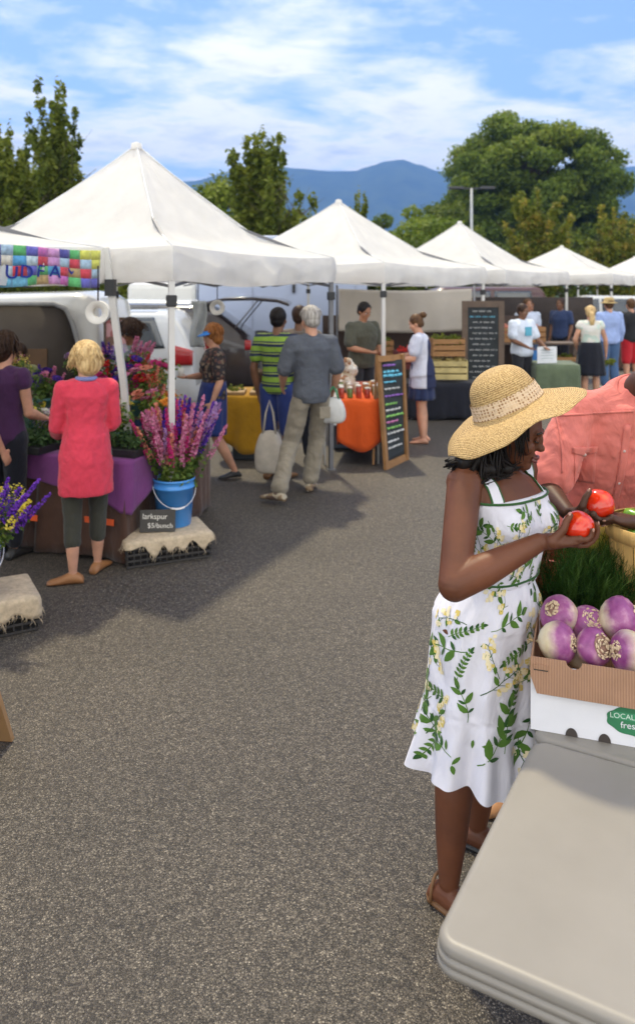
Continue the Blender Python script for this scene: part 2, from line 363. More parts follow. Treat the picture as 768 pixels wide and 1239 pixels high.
def round_tree(label, px, top, Y, wpx, H0=.15, n=26, count=9000, size=.22, m=LM1, seed=1, group='trees beyond the market', oblate=.8, kk=(.62,.82), rr_=(.25,.41), sh=.6):
    rng = np.random.default_rng(seed); P = D(px, top, Y); H = P.z; w = wpx/FP*Y/2
    t = thing('broadleaf_tree', label, 'tree', (P.x, Y, 0), 0, group)
    cz = H*(1+H0)/2; hz_ = H*(1-H0)/2; cen = []; rad = []
    for i in range(n):
        u = rng.normal(size=3); u /= np.linalg.norm(u)
        if n > 100: zf = 1-1.85*(i+.5)/n; ph = i*2.39996; u = np.array([math.sqrt(1-zf*zf)*math.cos(ph), math.sqrt(1-zf*zf)*math.sin(ph), zf]) + rng.normal(size=3)*.06
        u[2] = max(u[2], -.75); k = kk[0]+(kk[1]-kk[0])*rng.random()
        cen.append((u[0]*w*k, u[1]*w*k, cz+u[2]*hz_*k)); rad.append(w*(rr_[0]+(rr_[1]-rr_[0])*rng.random()))
    cen.append((0,0,cz)); rad.append(w*.5)
    rad = np.array(rad)[:,None]*np.array([[1,1,oblate]])
    foliage('crown', cen, rad, count, size, m, t, rng, sh, varbase=rng.random(len(cen))*.5); trunk(t, H*.7, max(.06, w*.055), cen[:12]); return t
def spire_tree(label, px, top, Y, wpx, count=5000, size=.15, m=LM2, seed=1, base=.12, group='trees beyond the market', nlimb=26):
    """young tree with upright feathery limbs"""
    rng = np.random.default_rng(seed); P = D(px, top, Y); H = P.z; w = wpx/FP*Y/2
    t = thing('young_tree', label, 'tree', (P.x, Y, 0), 0, group); cen = []; rad = []; tips = []
    for i in range(nlimb):
        f = i/(nlimb-1); z0 = H*(base+.1+ .55*f); a = rng.random()*2*PI; reach = w*(1.0-.45*f)*(.45+.6*rng.random())
        L = H*(.34-.12*f)*(.7+.5*rng.random())
        for k in range(5):
            q = k/4; cen.append((math.cos(a)*reach*(.25+.75*q**.8), math.sin(a)*reach*(.25+.75*q**.8), z0+L*q)); rad.append((w*.20*(1-.55*q), w*.20*(1-.55*q), L*.15))
        tips.append(cen[-1])
    for k in range(6): q = k/5; cen.append((0,0,H*(.55+.44*q))); rad.append((w*.22*(1-.7*q), w*.22*(1-.7*q), H*.06))
    foliage('crown', cen, rad, count, size, m, t, rng, .2, varbase=rng.random(len(cen))*.5); trunk(t, H*.95, max(.05, H*.012), tips[:14], .15); return t
big = round_tree('huge spreading round-topped tree rising above the right tents', 645, 134, 78, 226, .04, 150, 150000, .36, LM1, 11, None, .66, (.66,.92), (.13,.22), .45)
spire_tree('tall pointed tree with loose feathery shoots behind the left tents', 70, 108, 25, 104, 13000, .17, LM2, 3)
spire_tree('leafy tree at the left edge with two blunt tops', 12, 158, 23, 110, 12000, .17, LM2, 4)
spire_tree('pointed young tree between the two nearest white tent peaks', 318, 163, 26, 135, 17000, .18, LM2, 9, nlimb=34)
round_tree('low dark tree just right of the largest tent peak', 258, 212, 34, 112, .1, 26, 11000, .2, LM1, 6)
spire_tree('small tree whose tip shows above the second tent roof', 434, 232, 30, 40, 3000, .15, LM2, 12)
round_tree('round bushy tree left of the street lamp', 497, 243, 55, 92, .1, 18, 7000, .28, LM1, 15)
round_tree('small round tree just right of the second tent peak', 462, 250, 60, 74, .1, 14, 5000, .28, LM1, 16)
round_tree('dark tree under the left side of the huge tree', 545, 236, 62, 104, .1, 20, 8000, .3, LM4, 17)
spire_tree('bright young tree with orange tipped shoots before the huge tree', 650, 232, 33, 118, 12000, .17, LM3, 21, nlimb=26)
spire_tree('bright young tree with orange tipped shoots at the right edge', 742, 256, 36, 96, 9000, .17, LM3, 22, nlimb=24)
round_tree('dark tree right of the huge tree at the picture edge', 790, 245, 60, 90, .1, 18, 7000, .3, LM4, 23)
round_tree('broad loose green tree standing just behind the pointed young tree', 306, 192, 36, 150, .05, 34, 15000, .2, LM2, 61)
round_tree('broad leafy tree low behind the two left trees', 40, 186, 33, 190, .05, 34, 15000, .2, LM2, 62)
round_tree('light green tree in the row left of the huge tree', 425, 258, 50, 90, .05, 22, 8000, .26, LM1, 63)
round_tree('light green tree between the second and third tent peaks', 520, 256, 46, 110, .05, 24, 9000, .24, LM1, 64)
k = 0
for px, top, Y, w in ((170,330,24,90),(100,322,27,110),(240,300,38,90),(350,290,40,110),(410,285,44,90),(600,285,46,110),(690,290,44,110),(760,300,50,110),(10,290,32,140),(-70,280,32,140),(850,280,40,160),(500,290,42,120)):
    t = round_tree('low dense green tree in the hedge line seen below the tent roofs', px, top, Y, w, .02, 14, 6000, .2, LM4, 40+k, 'hedge line trees behind the tents', .9); k += 1
# street lamp
t = thing('street_lamp', 'twin headed parking lot lamp post beside the huge tree', 'street lamp', D(570, 345, 48) - Vector((0,0,CAMZ)))
metal_dk = mat('painted_metal_dark', (.05,.05,.055), rough=.45, metal=.3); pole_m = mat('lamp_post_metal', (.45,.46,.45), rough=.5, metal=.4)
top = CAMZ+(HY-228)*48/FP
MB().tube([(0,0,0),(0,0,top)], [.11,.08], 10).build('pole', pole_m, t)
mb = MB(); mb.bar((-1.0,0,top),(1.0,0,top),.08,.08); mb.build('crossarm', metal_dk, t)
for sx in (-1,1): MB().box((sx*.95,-.05,top+.02),(.85,.45,.16)).build('lamp_head', metal_dk, t, bevel=.03)
# ------------------------------------------------------------------ canopy tents
canvas = mat('canvas_white', (.88,.86,.83), rough=.8, var=.06, vs=3, bs=.45, bscale=4, bd=.05, lucent=.45)
white_metal = mat('white_metal', (.58,.57,.55), rough=.4, var=.06, coat=.2)
grey_metal = mat('grey_metal', (.16,.16,.17), rough=.45, metal=.5)
black_pl = mat('black_plastic', (.02,.02,.022), rough=.5)
def tent(label, C, th, r=2.15, peak=3.48, kink=.60, kz=2.54, eave=2.35, val=.27, seed=1, leg=white_metal, legs=(0,1,2,3), lean=None, group='white canopy tents along the market row'):
    t = thing('canopy_tent', label, 'tent', (C[0], C[1], 0), R(th), group); rng = random.Random(seed)
    ang = [-PI/2 + k*PI/2 for k in range(4)]; cor = [Vector((r*math.cos(a), r*math.sin(a), 0)) for a in ang]
    # hips and faces as one stretched sheet; profile pulled up at the centre pole
    def prof(v): return peak+(kz-peak)*(v/kink)**.93 if v < kink else kz+(eave-kz)*((v-kink)/(1-kink))
    mb = MB()
    for k in range(4):
        A, B = cor[k], cor[(k+1)%4]; ph = rng.random()*6
        def roof(u, v):
            p = (A.lerp(B, u))*max(v, .012); z = prof(max(v, .012)); s = math.sin(PI*u)
            wr = .010*math.sin(u*23+ph+v*4)*v*(1-v)*4 + .022*mnoise.noise(p*2.2+Vector((seed*3.1,0,0)))*v*s
            return Vector((p.x, p.y, z - .07*s*math.sin(PI*min(1, v*1.02)) - .035*s*v*v + wr))
        mb.grid(roof, 28, 26)
        def vala(u, v):
            p = A.lerp(B, u)*(1+.012*math.sin(PI*v)+.004); s = math.sin(PI*u); ou = (A+B).normalized()
            w = (.018*math.sin(u*17+ph*2)+.012*math.sin(u*41+ph) + .02*mnoise.noise(Vector((u*9, v*1.5, seed))))*(.15+v)*min(1, s*3)
            e = p + ou*w; z0 = eave-.035*s
            return Vector((e.x, e.y, z0 + .006 - val*v*(1+.10*math.sin(u*7+ph)*s)))
        mb.grid(vala, 60, 7)
    mb.lathe((0,0,0), [(.06,peak-.05),(.05,peak+.015),(.0,peak+.03)], 12, False)
    can = mb.build('canopy', canvas, t)
    # seams along the hips and around the eave
    mb = MB()
    for k in range(4): mb.tube([Vector((cor[k].x*v, cor[k].y*v, prof(v)+.004)) for v in (.02,.15,.3,.45,.6,.8,1)], .008, 5)
    mb.build('seam', mat('canvas_seam', (.66,.66,.66), rough=.8), can)
    fr = MB()
    for k in range(4):
        A, B = cor[k]*.975, cor[(k+1)%4]*.975; N = 2
        for i in range(N):
            a = A.lerp(B, i/N); b_ = A.lerp(B, (i+1)/N); zt, zb = eave-.05, eave-.31; off = (A+B).normalized()*.015
            fr.bar(Vector((a.x,a.y,zt if i%2 else zb)), Vector((b_.x,b_.y,zb if i%2 else zt)), .014, .024)
            fr.bar(Vector((a.x,a.y,zb if i%2 else zt))-off, Vector((b_.x,b_.y,zt if i%2 else zb))-off, .018, .03)
        fr.bar(Vector((A.x,A.y,eave-.05)), Vector((0,0,peak-.45)), .02, .03)
    fr.tube([(0,0,peak-.9),(0,0,peak-.02)], .02, 8); fr.build('truss_frame', grey_metal, t)
    for k in legs:
        L = t if False else None; mb = MB(); c = cor[k]*.985; mb.bar((c.x,c.y,0.01),(c.x,c.y,eave-.02),.045,.045); mb.box((c.x,c.y,.005),(.09,.09,.01))
        lg = mb.build('leg', leg if not isinstance(leg, dict) else leg.get(k, white_metal), t)
        MB().box((c.x,c.y,eave-.42),(.075,.075,.09)).build('slider_joint', black_pl, lg, bevel=.008)
    return t
tent('largest white canopy tent with tall peak above the flower stall', (-1.84,8.0), 20, seed=2, leg={1: grey_metal})
tent('second white canopy tent shading the orange-clothed table', (.35,13.04), 12, r=2.6, peak=3.45, seed=5, legs=(0,1,2))
tent('third white canopy tent beside the big framed chalkboard', (3.2,17.7), 9, r=2.6, peak=3.47, seed=8, legs=(1,2))
tent('fourth, small looking white canopy tent behind the ponytailed shopper', (7.2,23.2), 12, r=2.6, peak=3.2, seed=9)
tent('pale pinkish canopy tent at the far right edge', (12.3,30.5), 14, r=2.5, peak=3.15, seed=10).children[0].data.materials[0] = mat('canvas_pink', (.80,.74,.72), rough=.8, lucent=.25)
# near left tent: its right leg leans
tl = tent('nearest white canopy tent at the left edge carrying the patchwork banner', (-3.68,5.42), 20, r=2.14, peak=3.3, kz=2.46, eave=2.34, seed=13, legs=(0,2,3))
cR = Vector((-1.42,5.72,0))
mb = MB(); mb.bar(D(128,300,6.15), D(150,465,6.15), .05, .05); mb.bar(D(150,465,6.15), Vector((-1.42,6.2,0)), .049, .049)
lg = mb.build('leg', white_metal, tl, world=True)
MB().box(D(134,348,6.14), (.075,.075,.13)).build('slider_joint', black_pl, lg, world=True)
# ------------------------------------------------------------------ patchwork banner on the near left tent
t = thing('patchwork_banner', 'patchwork fabric banner of coloured squares with blue letters hanging at the left tent edge', 'banner', (-2.3,4.8,0))
A = Vector((-2.90,3.55,0)); B = Vector((-1.70,6.06,0)); dirv = (B-A).normalized(); nrm = Vector((dirv.y,-dirv.x,0)); Lb = (B-A).length
pal = [(.05,.30,.55),(.55,.12,.42),(.10,.10,.45),(.62,.58,.48),(.08,.45,.14),(.60,.03,.06),(.12,.42,.60),(.62,.62,.10),(.03,.03,.14),(.55,.25,.50),(.05,.05,.30),(.35,.50,.62),(.10,.06,.05),(.45,.30,.12),(.50,.62,.66)]
pm = []
for i, c in enumerate(pal): pm.append(cloth('patch_%d' % i, tuple(min(1,q*.85+.04) for q in c), fold=.2, var=.25, vs=30))
NC = 26; NR = 4; rng = random.Random(5); zt, zb = 2.315, 2.045
def bpt(u, v):
    p = A.lerp(B, u); z = zt - .006*math.sin(u*16) - (zt-zb)*v*(1+.06*math.sin(u*21)); p = p + nrm*(.012*math.sin(u*60+v*2)*(.3+v)+.006*math.sin(u*140)+.03)
    return Vector((p.x, p.y, z))
mb = MB()
for i in range(NC):
    for j in range(NR):
        mb.cur = rng.randrange(len(pal)); mb.grid(lambda u, v: bpt((i+u)/NC, (j+v)/NR), 3, 2)
mb.build('patchwork', pm, t, world=True, solid=.006)
inv = mw(t).inverted(); lm = cloth('letter_blue', (.012,.03,.24), fold=.1)
for s, px in (('J',-4),('U',14),('D',31),('F',49),('A',66),('M',86)):
    # letter centres measured along the banner
    best = min((abs((CX+FP*bpt(q/400, .5).x/bpt(q/400, .5).y)-px), q/400) for q in range(401))[1]
    p = bpt(best, .66) + nrm*.008; ang = math.atan2(dirv.y, dirv.x)
    Mx = Matrix.Translation(p) @ Matrix.Rotation(ang, 4, 'Z') @ Matrix.Rotation(R(90), 4, 'X') @ Matrix.Rotation(R(-5), 4, 'Z') @ Matrix.Diagonal((1.35,1,1,1))
    textmesh(s, .125, Mx, lm, 'letter', t, .002, inv)
# ------------------------------------------------------------------ vehicles (length along X)
glass = mat('car_glass', (.03,.04,.05), rough=.08, spec=.8, coat=.5); tyre = mat('tyre', (.025,.025,.025), rough=.85); rim = mat('rim', (.45,.45,.46), rough=.3, metal=.8)
red_lens = mat('tail_lens', (.36,.012,.015), rough=.2, coat=.6); dk_int = mat('dark_interior', (.03,.027,.025), rough=.9)
def body_fn(L, W, zs, ze_front, top, belt, tumble):
    def S(x, t, off=0):
        zt = top(x); zbelt = min(belt(x), zt-.02); zb = zs; hw = W/2*(1-.10*max(0, abs(x/(L/2))-.75)**1.2*4)
        pts = [(hw*.93, zb), (hw, zb+.18), (hw*1.0, (zb+zbelt)/2+.1), (hw*.985, zbelt), (hw*tumble+.04, zt-.07), (hw*tumble-.06, zt-.012), (0, zt+.012)]
        ts = [0,.12,.3,.5,.88,.95,1]
        for a, b_, ta, tb in zip(pts, pts[1:], ts, ts[1:]):
            if t <= tb+1e-9: q = (t-ta)/(tb-ta); y = a[0]+(b_[0]-a[0])*q; z = a[1]+(b_[1]-a[1])*q; break
        return Vector((x, y+off, z))
    return S
def lerp_tab(tab):
    def f(x):
        if x <= tab[0][0]: return tab[0][1]
        for (a, ya), (b_, yb) in zip(tab, tab[1:]):
            if x <= b_: return ya+(yb-ya)*(x-a)/(b_-a)
        return tab[-1][1]
    return f
def car(name, label, loc, rz, L, W, top, belt, paint, windows, wheels=(-1.35,1.35), tumble=.80, zs=.25, wr=.34, group=None):
    t = thing(name, label, 'van' if 'van' in name else 'car', loc, rz, group)
    S = body_fn(L, W, zs, 0, top, belt, tumble); xs = [-L/2+L*i/44 for i in range(45)]; tt = [0,.06,.12,.2,.3,.4,.5,.6,.7,.8,.88,.92,.95,.97,1]
    mb = MB(); mb.rings([[S(x, q) for q in tt] + [Vector((S(x, q).x, -S(x, q).y, S(x, q).z)) for q in reversed(tt[:-1])] for x in xs])
    bd = mb.build('body', paint, t)
    for side in (1,-1):
        for (x0, x1, sl0, sl1) in windows:
            def wf(u, v):
                tv = .53+.33*v; x = (x0+sl0*v)*(1-u)+(x1+sl1*v)*u; p = S(x, tv, .006); return Vector((p.x, p.y*side, p.z+.001))
            MB().grid(wf, 8, 6).build('side_window', glass, t, solid=.006)
        for x in wheels:
            arch = MB(); arch.lathe((0,0,0), [(wr*1.14,-.06),(wr*1.14,.012),(0,.012)], 28, False, Matrix.Rotation(R(90)*-side, 3, 'X')); a = arch.build('wheel_arch', black_pl, t); a.location = (x, side*W/2*.995, wr)
            w = MB(); w.lathe((0,0,0), [(wr*.6,-.1),(wr*.95,-.1),(wr,-.05),(wr,.05),(wr*.95,.1),(wr*.6,.1)], 28, False, Matrix.Rotation(R(90), 3, 'X'))
            ty = w.build('wheel', tyre, t); ty.location = (x, side*(W/2-.07), wr)
            w = MB(); w.lathe((0,0,0), [(wr*.62,.07),(wr*.5,.05),(wr*.15,.075),(0,.075)], 20, False, Matrix.Rotation(R(90)*-side, 3, 'X')); w.build('rim', rim, ty)
    return t, S
white_paint = mat('paint_white', (.56,.56,.54), rough=.25, var=.03, coat=.6); silver_white = mat('paint_silver_white', (.56,.58,.60), rough=.25, var=.03, coat=.6)
dark_paint = mat('paint_dark', (.035,.028,.03), rough=.25, coat=.6); truck_paint = mat('paint_white_shaded', (.36,.42,.56), rough=.45, var=.05, vs=1.5)  # box truck is white; its bluish shade is put into the base colour
# white van, its loading door open to the camera
t, S = car('delivery_van', 'white van with large open doorway behind the flower stall', (-5.08,10.25,0), 0, 5.1, 1.95, lerp_tab([(-2.55,1.1),(-2.2,1.25),(-1.7,1.88),(2.25,1.97),(2.50,1.80),(2.55,1.1)]), lerp_tab([(-3,1.05),(3,1.08)]), white_paint, [(-1.6,-.9,.2,0)], (-1.7,1.6), .86)
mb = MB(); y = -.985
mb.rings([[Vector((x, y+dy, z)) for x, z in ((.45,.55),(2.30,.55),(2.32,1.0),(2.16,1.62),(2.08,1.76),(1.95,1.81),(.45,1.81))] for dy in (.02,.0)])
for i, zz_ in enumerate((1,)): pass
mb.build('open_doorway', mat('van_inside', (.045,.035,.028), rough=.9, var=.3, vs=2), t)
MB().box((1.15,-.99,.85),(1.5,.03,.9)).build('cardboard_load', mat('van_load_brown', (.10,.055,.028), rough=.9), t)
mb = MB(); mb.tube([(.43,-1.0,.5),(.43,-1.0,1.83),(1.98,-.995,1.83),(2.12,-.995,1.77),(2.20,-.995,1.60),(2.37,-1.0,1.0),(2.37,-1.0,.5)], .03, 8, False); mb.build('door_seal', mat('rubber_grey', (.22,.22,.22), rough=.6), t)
# white estate car side-on behind the pots
t, S = car('parked_car', 'white estate car with red tail lamp parked behind the flower stall', (-4.12,12.6,0), 0, 4.6, 1.85, lerp_tab([(-2.3,.8),(-1.9,1.0),(-1.1,1.1),(-.5,1.58),(0,1.67),(1.85,1.66),(2.0,1.5),(2.28,1.05),(2.3,.6)]), lerp_tab([(-2.5,.95),(2.5,1.08)]), silver_white, [(-.9,.0,.35,0),(.08,.9,0,0),(.98,1.85,0,-.18)], (-1.45,1.35))
for s in (1,-1):
    MB().grid(lambda u, v: (lambda p: Vector((p.x, p.y*s, p.z)))(S(1.93+.33*u, .36+.22*v, .012)), 6, 5).build('tail_lamp', red_lens, t, solid=.02)
mb = MB(); [mb.bar((-.2,s*.66,1.70),(1.7,s*.66,1.70),.03,.035) for s in (1,-1)]; mb.build('roof_rail', grey_metal, t)
# second light car, its roof only, further back
t, S = car('parked_car', 'silver car whose roof shows behind the white estate car', (-3.9,16.4,0), 0, 4.4, 1.8, lerp_tab([(-2.2,.8),(-1.1,1.1),(-.4,1.66),(0,1.76),(1.4,1.74),(2.15,1.1),(2.2,.6)]), lerp_tab([(-2.5,.95),(2.5,1.05)]), silver_white, [(-.7,.1,.35,0),(.2,1.2,0,-.1)], (-1.4,1.3))
# dark car with raised tailgate
t, S = car('parked_car', 'dark car with its tailgate raised beside the yellow-clothed table', (-3.45,14.6,0), 0, 4.7, 1.85, lerp_tab([(-2.35,.8),(-1.1,1.1),(-.5,1.58),(0,1.72),(1.35,1.70),(1.6,1.62),(2.3,1.12),(2.35,.6)]), lerp_tab([(-2.5,.95),(2.5,1.08)]), dark_paint, [(-.9,.0,.35,0),(.08,.9,0,0)], (-1.45,1.35))
for s in (1,-1): MB().grid(lambda u, v: (lambda p: Vector((p.x, p.y*s, p.z)))(S(2.18+.11*u, .40+.16*v, .006)), 6, 5).build('tail_lamp', red_lens, t, solid=.02)
mb = MB(); mb.rings([[Vector((x, w*.78, z)) for w in (-1,-.9,.9,1)] + [Vector((x, w*.78, z-.06)) for w in (1,.9,-.9,-1)] for x, z in ((1.4,1.74),(1.8,1.83),(2.3,1.84),(2.75,1.80),(2.95,1.73))])
g = mb.build('tailgate', dark_paint, t, bevel=.02)
mb = MB(); [mb.tube([(2.0,s*.74,1.30),(2.4,s*.74,1.78)], .014, 6) for s in (1,-1)]; mb.build('gas_strut', grey_metal, g)
# pale box van behind
t = thing('box_van', 'white box van with bluish shade in its paint, standing behind the shoppers', 'van', (-.75,17.6,0))
mb = MB(); mb.box((0,0,1.75),(3.6,2.0,2.7)); mb.build('cargo_box', truck_paint, t, bevel=.05)
MB().box((-2.55,0,1.25),(1.5,1.9,1.7)).build('cab', white_paint, t, bevel=.12); MB().box((-.3,0,.42),(5.4,1.7,.14)).build('chassis', black_pl, t)
mb = MB(); [mb.box((x,-1.008,1.75),(.012,.014,2.6)) for x in (-.62,.55,1.55)]; mb.build('panel_seam', mat('seam_grey', (.25,.28,.36), rough=.6), t)
MB().box((.25,-1.03,2.0),(.06,.05,.22)).build('door_handle', black_pl, t)
for x in (-2.5,-.45):
    for s in (1,-1):
        MB().lathe((x,s*.995,.58), [(.52,-.02),(.52,.015),(0,.015)], 28, False, Matrix.Rotation(R(90)*-s, 3, 'X')).build('wheel_arch', black_pl, t)
        w = MB().lathe((x,s*.95,.42), [(.25,-.1),(.40,-.1),(.42,-.05),(.42,.05),(.40,.1),(.25,.1)], 26, False, Matrix.Rotation(R(90), 3, 'X')).build('wheel', tyre, t)
        MB().lathe((x,s*.95,.42), [(.26,.09),(.1,.11),(0,.11)], 20, False, Matrix.Rotation(R(90)*-s, 3, 'X')).build('rim', rim, w)
# vehicles behind the right-hand tents
t, S = car('parked_car', 'dark maroon van-like car added as a dark backdrop behind the third tent', (3.9,22.2,0), 0, 5.0, 1.95, lerp_tab([(-2.5,.9),(-1.6,1.2),(-1.0,1.8),(-.5,2.0),(2.2,2.0),(2.45,1.6),(2.5,.7)]), lerp_tab([(-2.5,1.1),(2.5,1.15)]), mat('paint_maroon', (.06,.012,.014), rough=.3, coat=.5), [(-1.1,-.3,.3,0),(-.2,.8,0,0),(.9,2.0,0,-.1)], (-1.6,1.5), group=None)  # maroon car added so the space under the third tent reads dark
t, S = car('parked_car', 'white car glimpsed between the poles of the third and fourth tents', (9.2,26.8,0), 0, 4.6, 1.85, lerp_tab([(-2.3,.8),(-1.1,1.1),(-.4,1.6),(0,1.7),(1.6,1.68),(2.2,1.1),(2.3,.6)]), lerp_tab([(-2.5,.95),(2.5,1.05)]), white_paint, [(-.7,.1,.35,0),(.2,1.4,0,-.15)], (-1.4,1.35))
# ------------------------------------------------------------------ tarp and added dark backdrops under the tents
t = thing('tarp_backdrop', 'cream tarp stretched across the back of the second tent', 'tarp', (1.55,14.9,0))
def tf(u, v): x = -1.15+2.55*u; return Vector((x, .12*u+.03*math.sin(u*9)+.02*math.sin(u*31)*v, 1.98 - .035*math.sin(PI*u) - .80*v))
MB().grid(tf, 60, 14).build('sheet', mat('tarp_cream', (.55,.50,.44), rough=.75, var=.10, vs=1.5, bs=.3, bscale=3, bd=.05, lucent=.2), t, solid=.006)
mb = MB(); [mb.tube([(x,.05,0),(x,.05,2.05)], .022, 8) for x in (-1.18,1.43)]; mb.build('pole', grey_metal, t)
t = thing('tarp_backdrop', 'dark brown backdrop sheet added as shade low behind the second tent stall', 'tarp', (1.9,15.6,0))
MB().grid(lambda u, v: Vector((-1.8+3.9*u, .04*math.sin(u*25), 1.45-1.45*v)), 60, 4).build('sheet', mat('shade_sheet_brown', (.05,.032,.025), rough=.9), t, solid=.006)  # added sheet, stands in for the dark depth behind this stall
t = thing('tarp_backdrop', 'dark backdrop sheet added as shade across the back of the third tent', 'tarp', (4.6,19.7,0))
MB().grid(lambda u, v: Vector((-2.1+4.4*u, .05*math.sin(u*22), 1.75-1.75*v)), 60, 4).build('sheet', mat('shade_sheet_dark', (.04,.03,.026), rough=.9), t, solid=.006)  # added dark sheet in place of the shade under the tent
# ------------------------------------------------------------------ tables and cloths
def table(name, label, corners, H=.75, top=None, thick=.03, legm=white_metal, group=None, inset=.12):
    c = sum((Vector(q) for q in corners), Vector())/4; t = thing(name, label, 'table', (c.x, c.y, 0), 0, group)
    P = [Vector((q[0]-c.x, q[1]-c.y, 0)) for q in corners]
    mb = MB(); mb.rings([[p+Vector((0,0,z)) for p in P] for z in (H-thick, H)], flat=True); mb.build('tabletop', top, t, bevel=.006)
    for p in P:
        q = p*(1-inset); MB().tube([(q.x,q.y,0),(q.x,q.y,H-thick)], .014, 8).build('leg', legm, t)
    return t
def drape(name, label, corners, z, drop, m, cat='tablecloth', amp=.018, freq=11, seed=0, skip=(), hem=None, group=None, up=.004):
    """cloth over a table: a top sheet and hanging folds, one mesh"""
    c = sum((Vector(q) for q in corners), Vector())/4; P = [Vector((q[0]-c.x, q[1]-c.y, 0))*1.012 for q in corners]; n = len(P)
    per = [];
    for i in range(n):
        a, b_ = P[i], P[(i+1)%n]; k = max(6, int((b_-a).length*28))
        for j in range(k): per.append((a.lerp(b_, j/k), i, j/k))
    ctr = Vector(); rings = []; N = len(per)
    for q in (0,.5,1): rings.append([Vector((p.x*q, p.y*q, z+up)) for p, i, u in per])
    for r_ in range(1, 9):
        v = r_/8; ring = []
        for j, (p, i, u) in enumerate(per):
            d = p.normalized(); s = j/N*2*PI
            w = amp*(math.sin(s*freq+seed)+.6*math.sin(s*freq*2.3+seed*2))*v**.8; dd = drop if i not in skip else .06
            if hem: dd *= hem(i, u)
            dd *= 1+.03*math.sin(s*5+seed)
            e = p + d*(abs(amp)*1.3*v**.5 + w); ring.append(Vector((e.x, e.y, max(.012, z+up - dd*v))))
        rings.append(ring)
    mb = MB(); mb.rings(rings, cap=False); mb.f.append(list(reversed(range(N)))) if False else None
    o = mb.build(name, m, None, solid=.004); o.location = (c.x, c.y, 0); return tag(o, label, cat, group)
# ------------------------------------------------------------------ people
def skinmat(name, col, sub=.15): return mat('skin_'+name, col, rough=.50, var=.26, vs=6, bs=.25, bscale=380, bd=.001, sub=sub, spec=.32)
SK_D = skinmat('deep', (.12,.041,.020), 0); SK_D2 = skinmat('deep_cool', (.075,.032,.020), 0); SK_L = skinmat('fair', (.52,.27,.18)); SK_T = skinmat('tan', (.36,.17,.10)); SK_M = skinmat('mid', (.20,.095,.055))
eyew = mat('eye_white', (.75,.73,.70), rough=.2); eyed = mat('eye_dark', (.02,.012,.01), rough=.1); lipm = mat('lips', (.33,.09,.08), rough=.4); lipd = mat('lips_deep', (.16,.045,.04), rough=.35)
def cyl(mb, a, b, ra, rb, n=24, mid=None):
    a = Vector(a); b = Vector(b); d = (b-a); L = d.length; q = [a.lerp(b, t) for t in (0,.33,.66,1)]
    rm = mid or ((ra*2+rb)/3, (ra+2*rb)/3); mb.tube(q, [ra, rm[0], rm[1], rb], n); mb.ell(a, ra, n=n); mb.ell(b, rb, n=n)
def finger(mb, pts, r0, r1, n=8):
    k = len(pts)-1; mb.tube(pts, [r0+(r1-r0)*i/k for i in range(k+1)], n); mb.ell(pts[0], r0, n=n, k=6); mb.ell(pts[-1], r1, n=n, k=6)
def hand(mb, W, d, nrm, s=1.0, side=1, curl=.5, th=1):
    """palm, four unequal fingers curling towards nrm, thumb leaving the side of the palm"""
    W = Vector(W); d = Vector(d).normalized(); nrm = Vector(nrm); nrm = (nrm - d*nrm.dot(d)).normalized(); l = d.cross(nrm).normalized()*side
    M = Matrix((l, d, nrm)).transposed(); mb.ell(W+d*.05*s, (.040*s,.056*s,.016*s), M, 14, 8); mb.ell(W+d*.015*s, (.027*s,.034*s,.019*s), M, 12, 8)
    for i, (off, L) in enumerate(((.030,.070),(.010,.078),(-.011,.072),(-.030,.056))):
        p = W + d*(.088-.004*abs(i-1))*s + l*off*s; pts = [p - d*.02*s]; a = .15
        for q in range(4):
            pts.append(p); v = d*math.cos(a) + nrm*math.sin(a) + l*off*1.2; p = p + v*L*s*(.36,.30,.22,.1)[q]; a += curl*(.8,.9,.7,.3)[q]
        finger(mb, pts, .0095*s, .0075*s)
    b0 = W + d*.025*s + l*.030*s; b1 = b0 + (l*.75+d*.6+nrm*.35)*.034*s; b2 = b1 + (l*.25+d*.85+nrm*.5)*.03*s*th; b3 = b2 + (d*.9+nrm*.5-l*.05)*.024*s*th
    finger(mb, [b0,b1,b2,b3], .0125*s, .0085*s)
def foot(mb, A, d, s=1.0, grow=0, z0=.0):
    d = Vector((d[0], d[1], 0)).normalized(); l = Vector((-d.y, d.x, 0)); A = Vector(A); rings = []
    for t, w, h in ((-.075,.020,.03),(-.065,.030,.050),(-.03,.034,.075),(.02,.036,.080),(.07,.040,.055),(.12,.045,.036),(.155,.040,.028),(.178,.022,.018)):
        c = A + d*t*s; c.z = z0; w = w*s+grow; h = h*s+grow
        rings.append([c + l*w*math.cos(a) + Vector((0,0,h/2*(1+math.sin(a)) - grow*.0)) for a in [2*PI*k/12 for k in range(12)]])
    mb.rings(rings)
def mixv(a, b, t): return a + (b-a)*t
